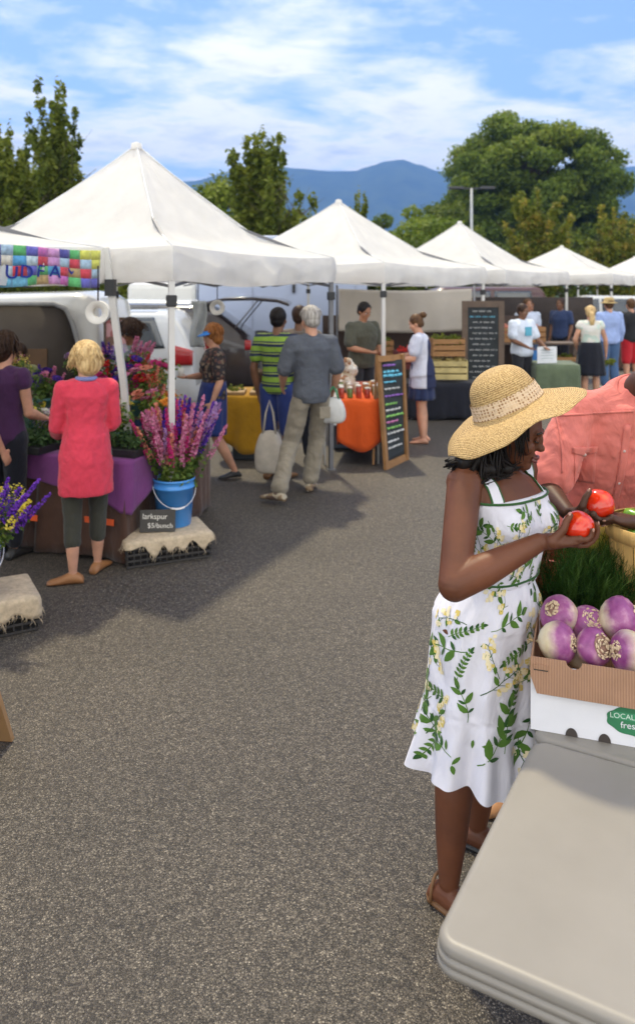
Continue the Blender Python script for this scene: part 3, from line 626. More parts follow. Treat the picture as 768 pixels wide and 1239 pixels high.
class Person:
    def __init__(s, label, loc, face, H=1.7, skin=SK_L, bulk=1.0, female=False, pose=None, lean=0, head=None, group=None, world=None, tw=0):
        """loc: ground point; face: direction vector on the ground; pose: local joints (x right, y forward) at H=1.7; world: joints in scene coordinates"""
        rz = math.atan2(face[1], face[0]) - PI/2
        s.t = thing('person', label, 'person', (loc[0], loc[1], 0), rz, group); s.k = k = H/1.7; s.skin = skin; s.b = bulk; s.f = female
        hw = .165 if female else .188
        J = dict(pel=(0,0,.93), wai=(0,0,1.07), che=(0,.005,1.27), nb=(0,-.012,1.44), nt=(0,.005,1.50), hd=(0,.02,1.59))
        for n_, sx in (('r',1),('l',-1)):
            J.update({'hip'+n_:(sx*.09,0,.90), 'kne'+n_:(sx*.095,.015,.49), 'ank'+n_:(sx*.10,-.015,.085), 'sho'+n_:(sx*hw,-.01,1.385), 'elb'+n_:(sx*(hw+.035),-.04,1.10), 'wri'+n_:(sx*(hw+.03),.06,.87)})
        s.J = {a: Vector(v)*k for a, v in J.items()}
        if lean:
            M = Matrix.Rotation(-lean, 3, 'X'); o = Vector((0,0,.93*k))
            for a in s.J:
                if a[:3] in ('wai','che','nb','nt','hd','sho','elb','wri') or a in ('nb','nt','hd'): s.J[a] = o + M @ (s.J[a]-o)
        for a, v in (pose or {}).items(): s.J[a] = Vector(v)*k
        if world:
            iv = mw(s.t).inverted()
            for a, v in world.items(): s.J[a] = iv @ Vector(v)
        J = s.J; s.up = (J['nb']-J['wai']).normalized(); s.sx = (J['shor']-J['shol']).normalized()
        s.hf = Vector(head) if head else Vector((0,1,-.05)); s.hf.normalize(); s.armk = 1.0; s.down = False; s.handdir = {}; s.toe = {}; s.cust = {}
    def torso(s, mb, g=0.0, lo=0, hi=9, flare=0):
        J = s.J; k = s.k; b = s.b; f = s.f; hx = (J['hipr']-J['hipl']).normalized()
        S_ = [(J['pel'].lerp(J['wai'],-.55), .125, .10, hx), (J['pel'].lerp(J['wai'],-.15), .165 if not f else .175, .118, hx), (J['pel'].lerp(J['wai'],.35), .158, .113, hx),
              (J['wai'], .135 if f else .148, .098, hx.lerp(s.sx,.5)), (J['wai'].lerp(J['che'],.5), .138 if f else .155, .103, hx.lerp(s.sx,.7)), (J['che'], .150 if f else .172, .118, s.sx),
              (J['che'].lerp(J['nb'],.45), .158 if f else .180, .108, s.sx), (J['che'].lerp(J['nb'],.75), .135 if f else .155, .085, s.sx), (J['nb'], .075, .062, s.sx)]
        rings = []
        for i, (c, w, d, ax) in enumerate(S_[lo:hi]):
            j = i+lo; ax = ax.normalized(); upv = (S_[min(j+1,8)][0]-S_[max(j-1,0)][0]).normalized(); y = upv.cross(ax).normalized()
            bb = b if j < 6 else 1+(b-1)*.4
            w = w*k*bb+g + (flare*max(0,3-j)/3 if flare else 0); d = d*k*bb+g + (flare*.7*max(0,3-j)/3 if flare else 0)
            rings.append([c + ax*w*math.copysign(abs(math.cos(a))**.85, math.cos(a)) + y*d*math.copysign(abs(math.sin(a))**.85, math.sin(a)) for a in [2*PI*q/24 for q in range(24)]])
        mb.rings(rings)
        if hi >= 8:
            for q in 'rl': cyl(mb, J['nb'] - s.up*.025*k, J['sho'+q] + s.up*.004*k, .046*k+g*.7, .043*k+g*.8)
        if f and lo < 6:
            y = s.up.cross(s.sx).normalized()
            if y.dot(Vector((0,1,0))) < 0: y = -y
            for q in (1,-1): mb.ell(J['che'] + s.sx*q*.068*k + y*(.075*k+g*.6) + s.up*.0, (.062*k+g*.5,.05*k+g*.5,.06*k+g*.5))
    def arm(s, mb, n_, g=0.0, frac=1.0, flare=1.0):
        J = s.J; k = s.k; b = .5+.5*s.b; a, e, w = J['sho'+n_], J['elb'+n_], J['wri'+n_]
        mb.ell(a, (.050*k*b+g)*s.armk)
        b *= s.armk
        if frac <= 1: cyl(mb, a, a.lerp(e, frac), .047*k*b+g, (.047-.008*frac)*k*b+g*flare)
        else: cyl(mb, a, e, .050*k*b+g, .040*k*b+g); cyl(mb, e, e.lerp(w, frac-1), .040*k*b+g, (.040-.014*(frac-1))*k*b+g*flare)
    def leg(s, mb, n_, g=0.0, frac=2.0, flare=1.0):
        J = s.J; k = s.k; b = .4+.6*s.b; a, e, w = J['hip'+n_], J['kne'+n_], J['ank'+n_]
        if frac <= 1: cyl(mb, a, a.lerp(e, frac), .088*k*b+g, (.088-.032*frac)*k*b+g*flare)
        else:
            cyl(mb, a, e, .088*k*b+g, .056*k*b+g); f = frac-1; m = e.lerp(w, .3*1) ; q = e.lerp(w, f)
            cyl(mb, e, q, .054*k*b+g, (.054-.022*f)*k*b+g*flare, mid=(.060*k*b+g, .050*k*b+g*flare) if f > .6 else None)
    def body(s, voxel=.010, hands=True, extra=None):
        mb = MB(); J = s.J; k = s.k; s.torso(mb)
        for n_ in 'rl':
            s.arm(mb, n_, 0, 1); cyl(mb, J['elb'+n_], J['wri'+n_], .040*k*s.armk, .0245*k*(.5+.5*s.armk), mid=(.041*k*s.armk,.032*k*s.armk)); s.leg(mb, n_)
            sd_ = 1 if n_ == 'r' else -1
            if n_ in s.cust: s.cust[n_](mb)
            else:
                d = s.handdir.get(n_, None)
                if d is None: dv = (J['wri'+n_]-J['elb'+n_]).normalized(); nv = Vector((-sd_, .3, 0)) if abs(dv.z) > .5 else Vector((0,0,1))
                else: dv, nv = d
                dv = Vector(dv); nv = Vector(nv); l = dv.cross(nv)
                side = 1 if l.dot(Vector((0,1,0)) if abs(dv.z) > .5 else Vector((-sd_,0,0))) > 0 else -1
                hand(mb, J['wri'+n_], dv, nv, k, side)
            foot(mb, J['ank'+n_], s.toe.get(n_, (sd_*.15,1)), k, z0=J['ank'+n_].z-.085*k)
        cyl(mb, J['nb'], J['nt'], .056*k, .053*k)
        s.headparts(mb)
        if extra: extra(mb)
        s.bodyo = fused(mb, 'body', s.skin, s.t, voxel, 2); s.face(); return s
    def hm(s):
        f = s.hf; r = Vector((f.y,-f.x,0)).normalized() if abs(f.z) < .95 else Vector((1,0,0)); u = r.cross(f).normalized(); return Matrix((r, f, u)).transposed()
    def headparts(s, mb):
        k = s.k; M = s.hm(); c = s.J['hd']; H_ = lambda x, y, z: c + M @ Vector((x,y,z))*k
        mb.ell(H_(0,-.005,.02), (.073*k,.092*k,.098*k), M, 18, 12); mb.ell(H_(0,.030,-.045), (.056*k,.056*k,.066*k), M, 14, 10); mb.ell(H_(0,.062,-.085), (.028*k,.026*k,.022*k), M)
        mb.ell(H_(0,.082,-.002), (.014*k,.018*k,.030*k), M); mb.ell(H_(0,.095,-.018), (.016*k,.017*k,.013*k), M); mb.ell(H_(0,.070,.032), (.052*k,.022*k,.015*k), M)
        for q in (1,-1): mb.ell(H_(q*.042,.058,-.02), (.026*k,.022*k,.025*k), M); mb.ell(H_(q*.074,-.005,-.005), (.009*k,.020*k,.030*k), M)
        mb.ell(H_(0,.083,-.050), (.022*k,.012*k,.007*k), M); mb.ell(H_(0,.080,-.062), (.019*k,.012*k,.008*k), M)
        cyl(mb, s.J['nt'], H_(0,-.01,-.03), .052*k, .05*k)
    def face(s, down=False):
        k = s.k; M = s.hm(); c = s.J['hd']; H_ = lambda x, y, z: c + M @ Vector((x,y,z))*k
        for q in (1,-1):
            if s.down:
                MB().tube([H_(q*.046,.074,.006), H_(q*.031,.0845,.001), H_(q*.016,.083,.006)], .0028*k, 6).build('eyelashes', eyed, s.t); MB().ell(H_(q*.031,.0765,.010), (.015*k,.0085*k,.010*k), M, 12, 8).build('eyelid', s.skin, s.t)
            else: e = MB().ell(H_(q*.030,.0765,.012), (.013*k,.008*k,.0065*k), M, 10, 6).build('eye', eyew, s.t)
            if not s.down: MB().ell(H_(q*.030,.081,.012), (.0062*k,.0052*k,.0060*k), M, 8, 6).build('iris', eyed, e)
            mb = MB(); mb.tube([H_(q*.048,.072,.030), H_(q*.034,.086,.037), H_(q*.014,.090,.033)], .0035*k, 6); mb.build('eyebrow', eyed, s.t)
        mb = MB(); mb.tube([H_(-.022,.084,-.055), H_(-.008,.096,-.0535), H_(.008,.096,-.0535), H_(.022,.084,-.055)], [.002*k,.005*k,.005*k,.002*k], 6); mb.build('mouth', lipd if s.skin in (SK_D, SK_D2) else lipm, s.t)
    def wear(s, name, m, parts, voxel=.011, disp=.010, dscale=.10, smooth=3):
        mb = MB(); parts(mb); return fused(mb, name, m, s.t, voxel, smooth, disp, dscale)
    def shirt(s, name, m, g=.016, lo=1, sleeve=.6, flare=1.3, **k):
        def f(mb):
            s.torso(mb, g, lo); J = s.J
            for n_ in 'rl':
                if sleeve: s.arm(mb, n_, g, sleeve, flare)
        return s.wear(name, m, f, **k)
    def pants(s, name, m, g=.014, frac=1.92, flare=1.4, **k):
        def f(mb):
            s.torso(mb, g*.8, 0, 4)
            for n_ in 'rl': s.leg(mb, n_, g, frac, flare)
        return s.wear(name, m, f, **k)
    def shoes(s, name, m, g=.008):
        for n_ in 'rl':
            sd_ = 1 if n_ == 'r' else -1; mb = MB(); foot(mb, s.J['ank'+n_], s.toe.get(n_, (sd_*.15,1)), s.k, g, s.J['ank'+n_].z-.085*s.k-.002); mb.build(name, m, s.t)
    def skirt(s, name, m, z1, w1=.24, w0=.15, z0=1.08, nf=9, amp=.015, dep=.8, parent=None):
        k = s.k; mb = MB(); rings = []; c0 = s.J['wai'].lerp(s.J['pel'], 0)
        for i in range(13):
            v = i/12; z = (z0+(z1-z0)*v)*k; w = (w0+(w1-w0)*v**.6)*k; cx = c0*(1-v) + (s.J['kner']+s.J['knel'])/2*v
            rings.append([Vector((cx.x + w*math.cos(a)*(1+amp/w*math.sin(a*nf+v)*v), cx.y + w*dep*math.sin(a)*(1+amp/w*math.sin(a*nf+v)*v), z)) for a in [2*PI*q/72 for q in range(72)]])
        mb.rings(rings, cap=False); return mb.build(name, m, s.t, solid=.004)
    def hair(s, m, length=.0, vol=1.0, n=0, seed=1, spread=1.0, curl=.004, name='hair', r=.006, top=1.0, fringe=0):
        """a fused scalp of hair plus many separate locks"""
        k = s.k; M = s.hm(); c = s.J['hd']; H_ = lambda x, y, z: c + M @ Vector((x,y,z))*k; rng = random.Random(seed)
        mb = MB(); mb.ell(H_(0,-.022,.034*top), (.083*k*vol,.092*k*vol,.093*k*vol), M, 20, 14)
        if length > .02:
            mb.ell(H_(0,-.045,-.02), (.082*k*vol,.066*k*vol,.09*k*vol), M, 16, 12)
        else: mb.ell(H_(0,-.040,-.015), (.070*k*vol,.062*k*vol,.065*k*vol), M, 16, 12)
        dn = Vector((0,0,-1))
        for i in range(n):
            a = rng.uniform(.16, 1.84)*PI; ph = rng.random()**.6*1.25
            q = Vector((math.sin(a)*math.sin(ph), math.cos(a)*math.sin(ph), math.cos(ph)))
            if q.y > .35 and not fringe: q.y *= .4
            p = H_(q.x*.084*vol, -.02+q.y*.092*vol, .034+q.z*.093*vol); out = (M @ Vector((q.x, q.y, 0)))
            if out.length > 1e-3: out.normalize()
            pts = [p]; L = (.05+length)*k*rng.uniform(.7,1.1); w = rng.uniform(0, 6)
            for j in range(6):
                t_ = (j+1)/6; pts.append(p + out*(.030*spread*k*math.sin(t_*2.2)) + dn*L*t_ + Vector((math.sin(w+t_*6), math.cos(w*2+t_*5), 0))*curl*3*t_)
            mb.tube(pts, [r*k*(1-.75*(j/6)) for j in range(7)], 5)
        return mb.build(name, m, s.t)
def hairmat(name, a, b_):
    if 'hair_'+name in MATS: return MATS['hair_'+name]
    m, n, b = nt('hair_'+name); MATS['hair_'+name] = m
    nz = node(n, 'ShaderNodeTexNoise', Scale=60.0, Detail=5.0); lk(n, coord(n, scale=(1,1,.12)), nz.inputs['Vector']); r = ramp(n, [(.3, a), (.7, b_)]); lk(n, nz.outputs['Fac'], r.inputs[0]); lk(n, r.outputs[0], b.inputs['Base Color'])
    b.inputs['Roughness'].default_value = .5; b.inputs['Specular IOR Level'].default_value = .22; bump(n, b, nz.outputs['Fac'], .6, .004); return m
H_BLOND = hairmat('blond', (.34,.20,.08), (.80,.58,.30)); H_BLACK = hairmat('black', (.004,.003,.003), (.014,.010,.009)); H_BROWN = hairmat('brown', (.05,.022,.01), (.14,.07,.03)); H_DKB = hairmat('dark_brown', (.02,.010,.007), (.06,.03,.018)); H_RED = hairmat('auburn', (.16,.05,.015), (.42,.17,.05)); H_GREY = hairmat('grey', (.16,.14,.13), (.50,.47,.43))
shoe_br = mat('shoe_brown', (.16,.075,.03), rough=.6); shoe_bk = mat('shoe_black', (.02,.02,.02), rough=.5); shoe_wh = mat('shoe_white', (.6,.6,.6), rough=.6); shoe_tn = mat('shoe_tan', (.30,.13,.05), rough=.5)
# ------------------------------------------------------------------ near tables, box of turnips
table_pl = mat('table_plastic', (.235,.215,.19), rough=.45, var=.07, vs=3.5, bs=.06, bscale=900, bd=.0008, spec=.45)
N1 = Vector((.229,1.575,0)); SV = Vector((.495,.869,0)).normalized(); LV = Vector((.869,-.495,0)).normalized()
def folding_table(label, O, Ls, Ss, H=.74, rad=.047):
    C = O + LV*Ls/2 + SV*Ss/2; t = thing('folding_table', label, 'table', (C.x,C.y,0), math.atan2(LV.y, LV.x), 'beige folding tables in the foreground')
    def outline(inset):
        pts = []
        for sx, sy, a0 in ((1,1,0),(-1,1,90),(-1,-1,180),(1,-1,270)):
            for q in range(9): a = R(a0+90*q/8); pts.append((sx*(Ls/2-rad)+(rad-inset)*math.cos(a), sy*(Ss/2-rad)+(rad-inset)*math.sin(a)))
        return pts
    mb = MB(); prof = [(.028,H-.0008),(.020,H),(.012,H-.0003),(.005,H-.004),(.001,H-.010),(0,H-.018),(.0,H-.024),(.003,H-.0255),(.003,H-.028),(-.003,H-.030),(-.003,H-.042),(.001,H-.0435),(.001,H-.046),(-.004,H-.048),(-.004,H-.060),(.004,H-.064),(.02,H-.064)]
    mb.rings([[Vector((x,y,z)) for x, y in outline(i)] for i, z in prof]); mb.build('tabletop', table_pl, t)
    gm = mat('table_leg_grey', (.30,.30,.31), rough=.4, metal=.6)
    for sx in (-1,1):
        for sy in (-1,1): MB().tube([(sx*(Ls/2-.28), sy*(Ss/2-.12), H-.06),(sx*(Ls/2-.16), sy*(Ss/2-.12), .012)], .013, 10).build('leg', gm, t)
        MB().tube([(sx*(Ls/2-.19), -(Ss/2-.12), .28),(sx*(Ls/2-.19), (Ss/2-.12), .28)], .009, 8).build('crossbar', gm, t)
    return t
folding_table('bare beige folding table with rounded corner at the lower right, nearest the camera', N1, 1.83, .806)
folding_table('beige folding table under the box of turnips, mostly hidden behind it', N1 + SV*.812 - LV*.012, 1.83, .80)
BX = Vector((.628,2.318,.74)); bu = Vector((.945,-.328,0)).normalized(); bv = Vector((.328,.945,0)).normalized(); bh = .216
t = thing('cardboard_box', 'open cardboard produce box with white front, brown flap and green badge', 'box', BX, math.atan2(bu.y, bu.x))
card = mat('cardboard', (.33,.185,.115), rough=.85, var=.10, vs=12); n = card.node_tree; b = n.nodes['Principled BSDF']
wv = n.nodes.new('ShaderNodeTexWave'); wv.bands_direction = 'X'; wv.inputs['Scale'].default_value = 42; wv.inputs['Distortion'].default_value = .8; wv.inputs['Detail'].default_value = 2; lk(n, coord(n, scale=(1,1,.15)), wv.inputs['Vector']); bump(n, b, wv.outputs['Fac'], .45, .0015)
oldc = b.inputs['Base Color'].links[0].from_socket; wr_ = ramp(n, [(0, (.82,.80,.80)), (1, (1.1,1.1,1.1))]); lk(n, wv.outputs['Fac'], wr_.inputs[0]); lk(n, mixc(n, 1, oldc, wr_.outputs[0], 'MULTIPLY'), b.inputs['Base Color'])
cwhite = mat('card_white', (.68,.68,.72), rough=.6, var=.05, vs=7)
Lx, Ly = .52, .36
MB().box((Lx/2,.003,(bh-.022)/2),(Lx,.005,bh-.022)).build('front_wall', cwhite, t)
MB().box((.0025,Ly/2,bh/2),(.005,Ly-.008,bh-.004)).build('side_wall', card, t); MB().box((Lx-.0025,Ly/2,bh/2),(.005,Ly-.008,bh-.004)).build('side_wall', card, t)
MB().box((Lx/2,Ly-.003,bh/2-.003),(Lx,.005,bh-.006)).build('back_wall', card, t); MB().box((Lx/2,Ly/2,.004),(Lx-.012,Ly-.012,.006)).build('box_floor', card, t)
mb = MB(); fl = [(0,.0),(0,-.045),(.017,-.085),(Lx-.017,-.085),(Lx,-.045),(Lx,0)]
# folded-down flap with a semicircular notch along its fold
top_ = [(Lx,0)] + [(.122+.022*math.cos(a), -.020*math.sin(a)) for a in [PI*q/10 for q in range(11)]] + [(0,0)]
poly = [(0,-.052),(.019,-.100),(Lx-.019,-.100),(Lx,-.052)] + top_
tilt = -.012
vs_ = [Vector((x, -.006+z*.12, bh+.003+z)) for x, z in poly]; k = len(vs_)
mb.add(vs_ + [v+Vector((0,-.004,0)) for v in vs_], [tuple(range(k))[::-1], tuple(range(k, 2*k))] + [(i,(i+1)%k,(i+1)%k+k,i+k) for i in range(k)], True)
fo = mb.build('front_flap', card, t); fo.location.z = .0
MB().box((.030,-.0145,bh-.022),(.038,.005,.014)).build('flap_tab', card, fo); MB().box((.030,-.0125,bh-.031),(.040,.004,.005)).build('tab_slot', dk_int, fo)
for x in (.115,.205):
    mb = MB(); vs_ = [Vector((x+.017*math.cos(a), -.001, .0+.024*math.sin(a))) for a in [PI*q/14 for q in range(15)]]; mb.add(vs_ + [v+Vector((0,-.001,0)) for v in vs_], [tuple(range(15,30)), tuple(range(15))[::-1]], True); mb.build('vent_hole', mat('vent_dark', (.05,.04,.035), rough=.9), t)
green_ink = mat('ink_green', (.02,.16,.07), rough=.6); bd_c = (.285,.072)
mb = MB(); mb.add([Vector((bd_c[0]+.075*math.cos(a)*(1+.03*math.cos(a*9)), -.0010, bd_c[1]+.040*math.sin(a)*(1+.03*math.cos(a*9)))) for a in [2*PI*q/60 for q in range(60)]], [tuple(range(60))], True)
bdg = mb.build('badge', green_ink, t, solid=.001)
Mx = lambda x, z, ry=0: Matrix.Translation((x,-.0022,z)) @ Matrix.Rotation(R(90), 4, 'X') @ Matrix.Rotation(ry, 4, 'Z')
textmesh('LOCAL FOOD', .021, Mx(bd_c[0],bd_c[1]+.012, .03), mat('ink_pale', (.55,.68,.58), rough=.6), 'lettering', bdg, .0002)
mb = MB(); mb.box((bd_c[0],-.0018,bd_c[1]+.012),(.118,.0006,.021)); mb.build('ribbon', mat('ink_green2', (.03,.22,.11), rough=.6), bdg)
textmesh('freshest', .026, Mx(bd_c[0]+.004,bd_c[1]-.012, .05), cwhite, 'lettering', bdg, .0003)
def turnip_mat(name, cut, amt, seed):
    m, n, b = nt(name); t_ = n.nodes.new('ShaderNodeTexCoord'); s = n.nodes.new('ShaderNodeSeparateXYZ'); lk(n, t_.outputs['Object'], s.inputs[0])
    mp = n.nodes.new('ShaderNodeMapping'); mp.inputs['Location'].default_value = (seed,seed*2,0); lk(n, t_.outputs['Object'], mp.inputs['Vector'])
    nz = node(n, 'ShaderNodeTexNoise', Scale=16.0, Detail=5.0, Roughness=.6); lk(n, mp.outputs[0], nz.inputs['Vector'])
    a = node(n, 'ShaderNodeMath', operation='MULTIPLY_ADD'); a.inputs[1].default_value = amt; lk(n, nz.outputs['Fac'], a.inputs[0]); lk(n, s.outputs[2], a.inputs[2])
    mr = n.nodes.new('ShaderNodeMapRange'); lk(n, a.outputs[0], mr.inputs[0]); mr.inputs[1].default_value = cut-.015+amt/2; mr.inputs[2].default_value = cut+.018+amt/2
    n2 = node(n, 'ShaderNodeTexNoise', Scale=26.0, Detail=4.0); lk(n, mp.outputs[0], n2.inputs['Vector']); pr = ramp(n, [(.3, (.21,.035,.16)), (.52, (.32,.085,.24)), (.75, (.56,.30,.40))]); lk(n, n2.outputs['Fac'], pr.inputs[0])
    wr = ramp(n, [(.3, (.60,.48,.30)), (.7, (.78,.69,.52))]); lk(n, n2.outputs['Fac'], wr.inputs[0])
    lk(n, mixc(n, mr.outputs[0], wr.outputs[0], pr.outputs[0]), b.inputs['Base Color']); b.inputs['Roughness'].default_value = .38; b.inputs['Subsurface Weight'].default_value = .12; b.inputs['Subsurface Scale'].default_value = .02
    bump(n, b, n2.outputs['Fac'], .12, .003); return m
ridge_m = mat('turnip_ridge', (.62,.47,.32), rough=.8, var=.3, vs=80)
scar = mat('turnip_scar', (.30,.17,.13), rough=.9, var=.4, vs=60, bs=.7, bscale=120, bd=.004); rootm = mat('root_brown', (.42,.28,.14), rough=.9, var=.35, vs=50, bs=.5, bscale=90, bd=.003)
def turnip(label, px, py, Y, r, ax, cut, seed, amt=.03, crown=1.0):
    P = D(px, py, Y); t = thing('turnip', label, 'turnip', P, 0, 'turnips heaped in the box'); t.rotation_euler = Vector(ax).to_track_quat('Z', 'Y').to_euler()
    prof = [(.006,-1.30),(.035,-1.12),(.12,-.98),(.35,-.88),(.62,-.70),(.84,-.42),(.96,-.1),(1.0,.18),(.95,.45),(.80,.68),(.58,.83),(.36,.885),(.26,.87)]
    mb = MB(); mb.lathe((0,0,0), [(a*r, z*r*(.84+.05*(seed%4))) for a, z in prof], 36, True, None, lambda u, z: .025*math.sin(u*2*PI*3+seed)+.012*math.sin(u*2*PI*7+seed*2)); b_ = mb.build('root_body', turnip_mat('turnip_skin_%d' % seed, cut*r, amt, seed), t)
    mb = MB(); rng = random.Random(seed)
    for i, (rr, h) in enumerate(((.50,.86),(.42,.90),(.34,.93),(.26,.95),(.18,.97),(.1,.98))):
        nst = max(3, int(rr*26)); 
        for q in range(nst):
            if rng.random() < .25: continue
            a0 = 2*PI*(q+rng.random()*.5)/nst; a1 = a0+2*PI/nst*.8; mb.tube([Vector((math.cos(a)*rr*r*crown, math.sin(a)*rr*r*crown, h*r*.92+rng.uniform(-.002,.003))) for a in (a0,(a0+a1)/2,a1)], [.0018,.0034,.0018], 5)
    mb.build('leaf_ridges', ridge_m, t); MB().ell((0,0,.80*r*.92), (.46*r*crown,.46*r*crown,.10*r)).build('leaf_scar', scar, t)
    mb = MB(); mb.tube([(0,0,-1.15*r),(.004,.002,-1.35*r),(.010,.0,-1.6*r)], [.005,.003,.0008], 6); mb.build('tap_root', rootm, t); return t
turnip('turnip with a purple band and cream end at the back left of the box', 677,745,2.52,.062,(-.5,-.3,.5),.12,1,.09,.8)
turnip('turnip half cream and half purple at the front left corner of the box', 673,777,2.40,.062,(.80,-.55,.20),.10,2,.05,.8)
turnip('purple turnip with ringed crown turned up, in the second row of the box', 711,758,2.50,.060,(.15,-.62,.75),-.2,3,.05,1.15)
turnip('purple turnip with knobbly ringed crown facing the camera at the front flap', 716,783,2.37,.056,(.42,-.72,.38),-.25,4,.05,1.25)
turnip('large rosy purple turnip at the back right of the box', 748,750,2.46,.070,(.85,-.35,.25),-.45,5,.07,1.0)
turnip('mostly cream turnip with a purple cheek at the right edge of the box', 764,790,2.32,.064,(-.9,-.15,.2),.42,6,.03,.8)
turnip('turnip lying deep in the box between the others', 700,790,2.46,.05,(.1,.6,.5),.0,7)
turnip('turnip at the far right of the box, beyond the picture edge', 800,765,2.42,.06,(.3,-.3,.8),-.1,8)
# ------------------------------------------------------------------ tomatoes
m, n, b = nt('tomato_skin'); MATS['tomato_skin'] = m
nz = node(n, 'ShaderNodeTexNoise', Scale=18.0, Detail=3.0); lk(n, coord(n), nz.inputs['Vector']); rr = ramp(n, [(.3, (.55,.018,.008)), (.62, (.68,.035,.010)), (.85, (.75,.12,.02))]); lk(n, nz.outputs['Fac'], rr.inputs[0]); lk(n, rr.outputs[0], b.inputs['Base Color'])
b.inputs['Roughness'].default_value = .16; b.inputs['Coat Weight'].default_value = .5; b.inputs['Subsurface Weight'].default_value = .1; b.inputs['Subsurface Scale'].default_value = .01
T1 = D(699,637,2.43); T2 = D(724,610,2.74); RT1 = .050; RT2 = .054
def tomato(label, P, r, ax, seed):
    t = thing('tomato', label, 'tomato', P); t.rotation_euler = Vector(ax).to_track_quat('Z', 'Y').to_euler()
    mb = MB(); mb.lathe((0,0,0), [(.001,-.80),(.2,-.82),(.5,-.76),(.78,-.58),(.95,-.28),(1,.02),(.95,.36),(.8,.62),(.58,.77),(.36,.80),(.2,.74),(.06,.68)] and [(a*r, z*r) for a, z in [(.001,-.80),(.2,-.82),(.5,-.76),(.78,-.58),(.95,-.28),(1,.02),(.95,.36),(.8,.62),(.58,.77),(.36,.80),(.2,.74),(.06,.68)]], 40, True, None, lambda u, z: .028*math.sin(u*2*PI*5+seed)*(.4+abs(z)/r)); mb.build('flesh', MATS['tomato_skin'], t, sub=1)
    mb = MB()
    for q in range(5): a = 2*PI*q/5+seed; mb.tube([(0,0,.72*r),(math.cos(a)*.2*r,math.sin(a)*.2*r,.80*r),(math.cos(a)*.42*r,math.sin(a)*.42*r,.84*r)], [.003,.0035,.0008], 5)
    mb.build('calyx', mat('calyx_green', (.06,.14,.03), rough=.7), t)
tomato('glossy red tomato held in the woman\'s hand', T1, RT1, (.5,.45,-.7), 1.2)
tomato('red tomato held by the man in the coral shirt', T2, RT2, (.3,.6,-.6), 2.6)
# ------------------------------------------------------------------ hand cradling a ball from one side
NAILS = []
def add_nails(person, m):
    iv_ = mw(person.t).inverted(); r3 = iv_.to_3x3()
    for p, o, d, s in NAILS:
        o = (o-d*o.dot(d)).normalized(); l = d.cross(o); M = r3 @ Matrix((l, d, o)).transposed(); MB().ell(iv_ @ (p + o*.0052*s + d*.001), (.0046*s,.0062*s,.0016*s), M, 10, 6).build('fingernail', m, person.t)
    NAILS.clear()
def cradle(T, r, W, s, start=-118, end=-10, lat=(-.90,-.47,-.03,.42), ends=(22,30,18,-6), th=True, fl=1, thy=-.5):
    """fingers pass under the fruit in planes across Y and curl up its far side; thumb on the near upper side"""
    def f(mb):
        rr = r + .0075*s; cc = lambda ph, y: T + Vector((math.cos(R(ph))*math.sqrt(1-y*y)*rr*fl, y*rr, math.sin(R(ph))*math.sqrt(1-y*y)*rr))
        kn = []
        for y, e in zip(lat, ends):
            pts = [cc(start+(end+e-start)*q/6, y) for q in range(7)]; finger(mb, pts, .0086*s, .0068*s); kn.append(pts[0]); mb.ell(pts[2], .0091*s); mb.ell(pts[4], .0083*s); NAILS.append((pts[-1], (pts[-1]-T).normalized(), (pts[-1]-pts[-2]).normalized(), s))
        W_ = Vector(W); kc = (kn[0]+kn[3])/2; d = (kc-W_).normalized(); y_ = Vector((0,1,0)); nn = d.cross(y_).normalized(); M = Matrix((y_, d, nn)).transposed()
        rings = []
        for q, w, h in ((0,.026,.021),(.25,.032,.022),(.5,.040,.020),(.75,.043,.017),(1.0,.042,.012),(1.12,.036,.008)):
            c = W_.lerp(kc, q) - nn*0*h; rings.append([c + y_*w*s*math.cos(a) + nn*h*s*math.sin(a) for a in [2*PI*k/16 for k in range(16)]])
        mb.rings(rings)
        for p in kn: mb.ell(p, .011*s); mb.tube([p, W_.lerp(p, .5)], [.010*s,.013*s], 8)
        if th:
            b0 = W_.lerp(kc, .30) + y_*-.024*s + Vector((0,0,.006)); t1 = cc(178, thy); t2 = cc(152, thy*.95); t3 = cc(128, thy*.85); NAILS.append((t3, (t3-T).normalized(), (t3-t2).normalized(), s*1.25))
            mb.ell(b0, (.018*s,.018*s,.020*s)); finger(mb, [b0, t1+Vector((-.004*fl,-.003,0)), t2, t3], .0135*s, .0090*s, 10)
            M2 = Matrix.Identity(3); mb.ell(b0.lerp(t1, .4), .015*s)
    return f
# ------------------------------------------------------------------ the woman in the straw hat
wl = (.53,2.68)
ww = dict(pel=(.572,2.685,.925), wai=(.612,2.69,1.062), che=(.648,2.69,1.250), nb=(.607,2.70,1.412), nt=(.632,2.70,1.465), hd=(.668,2.690,1.545),
    shor=(.487,2.605,1.392), shol=(.722,2.80,1.392), elbr=D(549,708,2.39), wrir=D(652,656,2.43), elbl=(.775,2.95,1.12), wril=(.80,2.83,.90),
    hipr=(.505,2.625,.90), hipl=(.635,2.745,.90), kner=(.462,2.625,.50), knel=(.61,2.82,.50), ankr=(.432,2.585,.088), ankl=(.585,2.865,.088))
w = Person('woman in wide straw hat and white botanical print dress holding a tomato', wl, (.73,-.68), 1.78, SK_D, 1.0, True, world=ww)
iv = mw(w.t).inverted(); iv3 = iv.to_3x3(); fwd = mw(w.t).to_3x3()
w.armk = 1.18; w.down = True; w.hf = (iv3 @ Vector((.93,-.30,-.30))).normalized()
wt = w.t
def wcr(mb):
    m2 = MB(); cradle(T1, RT1, ww['wrir'], 1.08)(m2); 
    k0 = len(mb.v); mb.v += [iv @ v for v in m2.v]; mb.f += [[i+k0 for i in f] for f in m2.f]; mb.m += m2.m; mb.flat += m2.flat
w.cust['r'] = wcr; w.toe = {'r': (0.1,1), 'l': (-.1,1)}
